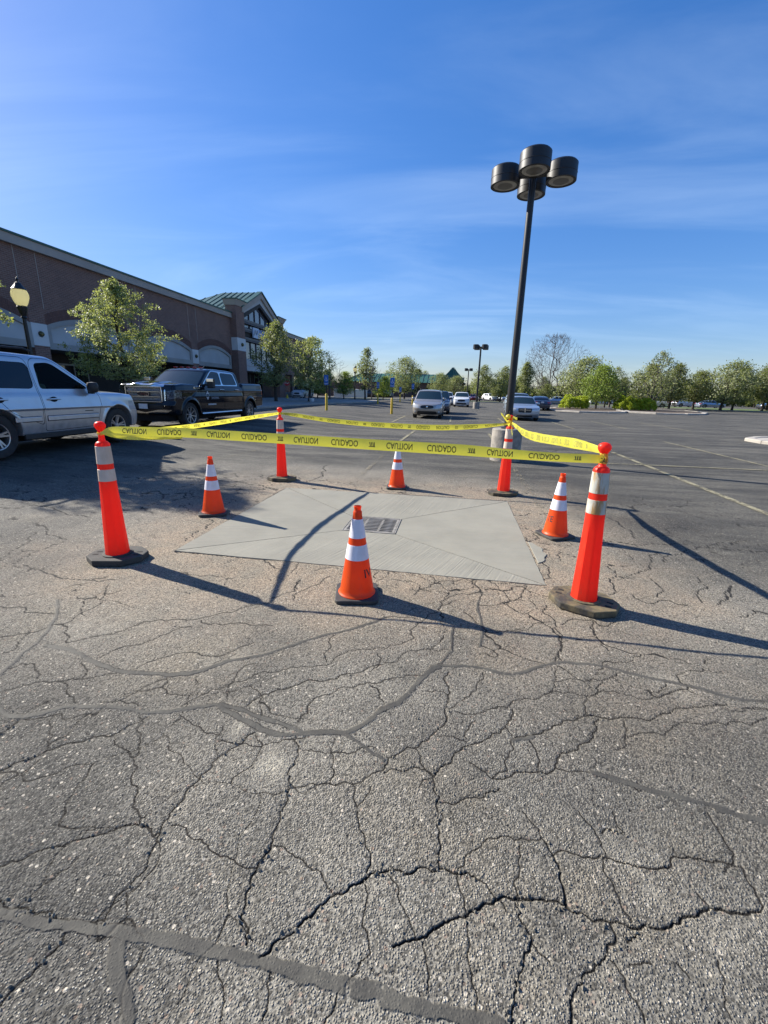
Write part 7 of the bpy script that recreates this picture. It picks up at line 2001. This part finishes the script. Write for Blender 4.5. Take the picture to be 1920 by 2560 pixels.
SED['regions'] = face([(-.38, .50), (.38, .50), (.42, .76), (-.42, .76)], [(.54, .56), (1.0, .58), (1.0, .76), (.56, .76)], [(-.5, .24), (.5, .24), (.46, .34), (-.46, .34)]) + [
    ('tail_lamp', lambda V, N_, s=s: np.maximum(smax_poly(s * V[:, 1], V[:, 2], np.array([(.5, .74), (1.0, .74), (1.0, .92), (.5, .92)]), .02), V[:, 0] + 3.75), M_TAIL, 0) for s in (1, -1)]
build_car('sed', SED, P_SILVER, (4.42, 28.9), math.radians(-92.5), 'silver sedan with a cross bar grille, parked just right of the near light pole', 'car', 'parked_car', ROWM, res=.03, extras=small_extras(mz=1.02, mx=-.98, cross=True))
CUV = dict(w=.93, r=.36, ra=.42, tw=.24, rim=.235, spokes=6, axles=(0.0, -2.80), belt=1.12, wbelt=.87, tumble=.30, roofmax=1.70,
    low=[(-3.8, 1.1), (-.5, 1.10), (-.1, 1.09), (.5, 1.02), (.8, .95), (1.0, .86)], roof=[(-3.5, 1.58), (-3.0, 1.65), (-1.9, 1.70), (-1.2, 1.68), (-.6, 1.6)],
    front=[(.25, .84), (.4, .93), (.6, .95), (.9, .88), (1.0, .8)], rear=[(.3, -3.66), (.6, -3.70), (1.1, -3.6)], tuck=[(.2, .08), (.45, .02), (.7, 0), (.95, .01), (1.12, .06)],
    plan=[(-3.8, .07), (-3, 0), (.1, 0), (.6, .04), (.95, .14)], bottom=[(-3.7, .36), (-.4, .26), (.5, .25), (1, .22)], ws=((-.35, 1.10), (-1.25, 1.69)), rw=((-3.62, 1.1), (-3.2, 1.62)), flare=.02, k=.08, fcurve=.28,
    windows=[('front_window', [(-.85, 1.15), (-1.75, 1.15), (-1.72, 1.54), (-1.3, 1.55)], .04, M_PRIV), ('rear_window', [(-1.83, 1.15), (-2.66, 1.17), (-2.55, 1.53), (-1.8, 1.54)], .04, M_PRIV)])
CUV['regions'] = face([(-.42, .68), (-.36, .62), (.36, .62), (.42, .68), (.42, .80), (.36, .86), (-.36, .86), (-.42, .80)], [(.50, .76), (.98, .80), (.98, .93), (.52, .88)], [(-.6, .30), (.6, .30), (.55, .48), (-.55, .48)]) + [
    ('tail_lamp', lambda V, N_, s=s: np.maximum(smax_poly(s * V[:, 1], V[:, 2], np.array([(.55, .9), (1.0, .9), (1.0, 1.1), (.55, 1.1)]), .02), V[:, 0] + 3.4), M_TAIL, 0) for s in (1, -1)]
CC = [('cuv', CUV, P_DKBLUE, (-1.15, 33.8), -90, 'dark crossover showing behind the right side of the pewter one', 'car'),
      ('cuv', CUV, P_WHITE, (.93, 53.0), -91, 'white crossover facing the viewer, left of the second light pole', 'car'),
      ('cuv', CUV, P_WHITE, (-.95, 58.5), -90, 'white car half hidden behind the dark crossover', 'car'),
      ('cuv', CUV, P_SILVER, (5.35, 37.0), -90, 'silver crossover whose roof shows over the silver sedan', 'car'),
      ('sed', SED, P_DKBLUE, (9.35, 52.2), 88, 'dark blue sedan seen from behind right of the near pole', 'car'),
      ('sed', SED, P_RED, (4.3, 97.0), -90, 'dark red sedan behind the base of the second light pole', 'car'),
      ('van', None, P_WHITE, (-22.5, 62.5), -90, 'white van standing left of the round pear tree at the store', 'van'),
      ('cuv', CUV, P_WHITE, (30.9, 79.0), 170, 'white crossover under the trees left of the red car', 'car'),
      ('sed', SED, P_RED, (33.2, 79.5), 20, 'bright red car parked under the right hand trees', 'car'),
      ('cuv', CUV, P_DKGREY, (26.0, 97), 180, 'dark car between the hedges and far trees, left of a white one', 'car'),
      ('cuv', CUV, P_WHITE, (28.3, 96), 175, 'white car just right of the dark one, seen between the two hedges', 'car'),
      ('cuv', CUV, P_WHITE, (46.8, 96), 10, 'white car far off under the right hand pale tree', 'car'),
      ('sed', SED, P_SILVER, (50.0, 93), 5, 'silver sedan far off under the large dark tree', 'car'),
      ('cuv', CUV, P_DKBLUE, (55.5, 89.5), 180, 'dark car at the right edge beneath the trees', 'car'),
      ('cuv', CUV, P_WHITE, (9.2, 106), -60, 'far white car, left one of the pair right of the second pole', 'car'),
      ('sed', SED, P_SILVER, (11.6, 107), -60, 'far silver car, right one of the pair right of the second pole', 'car'),
      ('sed', SED, P_SILVER, (16.6, 84), 185, 'silver car half hidden by the shorter hedge', 'car'),
      ('cuv', CUV, P_WHITE, (-24.0, 96), 180, 'white car beyond the bare tree at the store end', 'car'),
      ('cuv', CUV, P_DKGREY, (-20.0, 98), 180, 'dark car behind the white enclosure', 'car'),
      ('cuv', CUV, P_WHITE, (-14.8, 102), 90, 'white car by the brick wall left of the dense round tree', 'car'),
      ('sed', SED, P_DKBLUE, (40.5, 98), 0, 'dark sedan among the trunks right of the red car', 'car')]
VAN = dict(CUV); VAN.update(w=.98, roofmax=2.05, belt=1.2, wbelt=.94, tumble=.10, roof=[(-4.3, 1.98), (-3, 2.04), (-1.4, 2.04), (-.8, 1.96), (-.3, 1.8)], ws=((.05, 1.15), (-.75, 2.03)), rw=((-4.25, 1.0), (-4.15, 2.0)),
    low=[(-4.4, 1.2), (-.3, 1.18), (.2, 1.12), (.6, 1.0), (.9, .9)], rear=[(.3, -4.25), (1.2, -4.28), (2, -4.2)], axles=(0.0, -3.3), plan=[(-4.3, .04), (-3, 0), (.2, 0), (.6, .05), (.95, .12)],
    windows=[('front_window', [(-.45, 1.22), (-1.2, 1.2), (-1.2, 1.82), (-.9, 1.82)], .04, M_PRIV), ('rear_window', [(-1.5, 1.25), (-2.7, 1.25), (-2.7, 1.82), (-1.5, 1.82)], .05, M_PRIV)])
for k_, S_, p_, l_, a_, lab, cat in CC:
    if k_ == 'van': S_ = VAN
    build_car(k_ + '_far' if k_ != 'van' else 'van', S_, p_, l_, math.radians(a_), lab, cat, 'parked_van' if k_ == 'van' else 'parked_car', ROWM if l_[1] < 60 else 'cars far off in the lots', res=.045, lod=1,
              extras=small_extras(mz=1.16 if k_ != 'sed' else 1.02, mx=-.7 if k_ != 'sed' else -.98, rear=a_ == 88) if l_[1] < 70 else None)

# ------------------------------------------------------------------ parking signs, stop sign
M_YBOL = simple('yellow_bollard', (0.62, 0.42, 0.02), (0.52, 0.35, 0.02), 5, rough=.5)
M_BLUE = simple('blue_sign', (0.02, 0.14, 0.50), (0.02, 0.12, 0.42), 3, rough=.4)
M_SWHITE = simple('sign_white', (0.75, 0.76, 0.78), rough=.4)
M_SRED = simple('stop_red', (0.45, 0.015, 0.02), (0.38, 0.012, 0.015), 3, rough=.45)
def hc_sign(x, y, H, label, z=None):
    t = thing('parking_sign', (x, y, gz(x, y) if z is None else z), math.radians(-4), label, 'parking sign', 'blue accessible parking signs in yellow bollards')
    MB().lathe([(.085, 0), (.085, 1.05), (.06, 1.10), (.001, 1.115)], 16).build('bollard', M_YBOL, t, smooth=True, flatangle=40)
    MB().box(-.03, .03, -.02, .02, 1.05, H).build('post', M_BLACKMETAL, t)
    s = MB().box(-.155, .155, -.032, -.022, H - .46, H).build('sign_plate', M_BLUE, t, bevel=.004)
    MB().box(-.15, .15, -.033, -.023, H - .64, H - .475).build('lower_plate', M_BLUE, t, bevel=.004)
    mb = MB(); yv = -.0335
    def ring(cx, cz, r0, r1, a0, a1, n=14):
        b = len(mb.V)
        for k in range(n + 1):
            a = a0 + (a1 - a0) * k / n
            for r in (r0, r1): mb.V.append((cx + r * math.cos(a), yv, cz + r * math.sin(a)))
        for k in range(n): mb.F.append((b + 2 * k, b + 2 * k + 1, b + 2 * k + 3, b + 2 * k + 2))
    cz = H - .27
    ring(-.01, cz + .14, 0.0, .025, 0, TAU); ring(-.01, cz - .03, .06, .085, math.radians(150), math.radians(390))
    def bar(p, q, w):
        d = Vector((q[0] - p[0], q[1] - p[1])); d.normalize(); n = Vector((-d.y, d.x)) * w / 2; b = len(mb.V)
        mb.V += [(p[0] + n.x, yv, p[1] + n.y), (p[0] - n.x, yv, p[1] - n.y), (q[0] - n.x, yv, q[1] - n.y), (q[0] + n.x, yv, q[1] + n.y)]; mb.F.append((b, b + 1, b + 2, b + 3))
    bar((-.01, cz + .11), (0, cz), .028); bar((0, cz), (.07, cz), .026); bar((.06, cz), (.095, cz - .09), .026); bar((-.01, cz + .06), (.05, cz + .06), .018)
    mb.build('wheelchair_symbol', M_SWHITE, s)
    mb = MB()
    for i in range(5): mb.add([(-.12 + i * .05, yv - .001, H - .58), (-.085 + i * .05, yv - .001, H - .58), (-.085 + i * .05, yv - .001, H - .54), (-.12 + i * .05, yv - .001, H - .54)], [(0, 1, 2, 3)])
    mb.build('small_lettering', M_SWHITE, s)
    return t
hc_sign(-8.5, 29.0, 2.30, 'nearest left blue parking sign in a yellow bollard, beside the round pear tree')
hc_sign(-4.3, 31.0, 2.48, 'blue parking sign in a yellow bollard just left of the pewter crossover')
hc_sign(-8.2, 47.8, 2.30, 'blue parking sign farther off between the two near ones, below the thin bare tree')
hc_sign(-5.0, 54.5, 2.50, 'far blue parking sign right beside the pewter crossover mirror')
hc_sign(-7.2, 59.9, 2.0, 'farthest and smallest blue parking sign, under the dense round tree')
t = thing('stop_sign', (-21.7, 55.8, .325), 0, 'red stop sign on a thin post with yellow foot, left of the round pear tree', 'stop sign')
t.rotation_euler = (0, 0, math.radians(18))
MB().lathe([(.22, 0), (.20, .05), (.05, .5), (.035, .52)], 14).build('yellow_foot', M_YBOL, t)
MB().box(-.03, .03, -.02, .02, .5, 2.2).build('post', M_BAND, t)
o8 = [(.38 * math.cos(math.pi / 8 + k * math.pi / 4), .38 * math.sin(math.pi / 8 + k * math.pi / 4)) for k in range(8)]
mb = MB(); mb.add([(x, -.03, 1.95 + z) for x, z in o8] + [(x, -.022, 1.95 + z) for x, z in o8], [tuple(range(8)), tuple(range(8, 16))[::-1]] + [(i, 8 + i, 8 + (i + 1) % 8, (i + 1) % 8) for i in range(8)])
sp_ = mb.build('sign_plate', M_SRED, t)
V2, F2 = text_verts('STOP', .52, .22); obj('lettering', [(u - .26, -.0315, 1.84 + v) for u, v in V2], F2, M_SWHITE, sp_)
t = thing('planter_bucket', (-14.6, 44.4, .325), 0, 'small pale round bucket at the foot of the round pear tree', 'bucket')
MB().lathe([(.22, 0), (.27, .30), (.27, .34), (.24, .34), (.22, .05)], 16).build('bucket_body', M_WHITEB, t, smooth=True, flatangle=40)
MB().tube([(-.25, 0, .33), (-.2, 0, .5), (0, 0, .58), (.2, 0, .5), (.25, 0, .33)], .012, 6).build('handle', M_BAND, t)
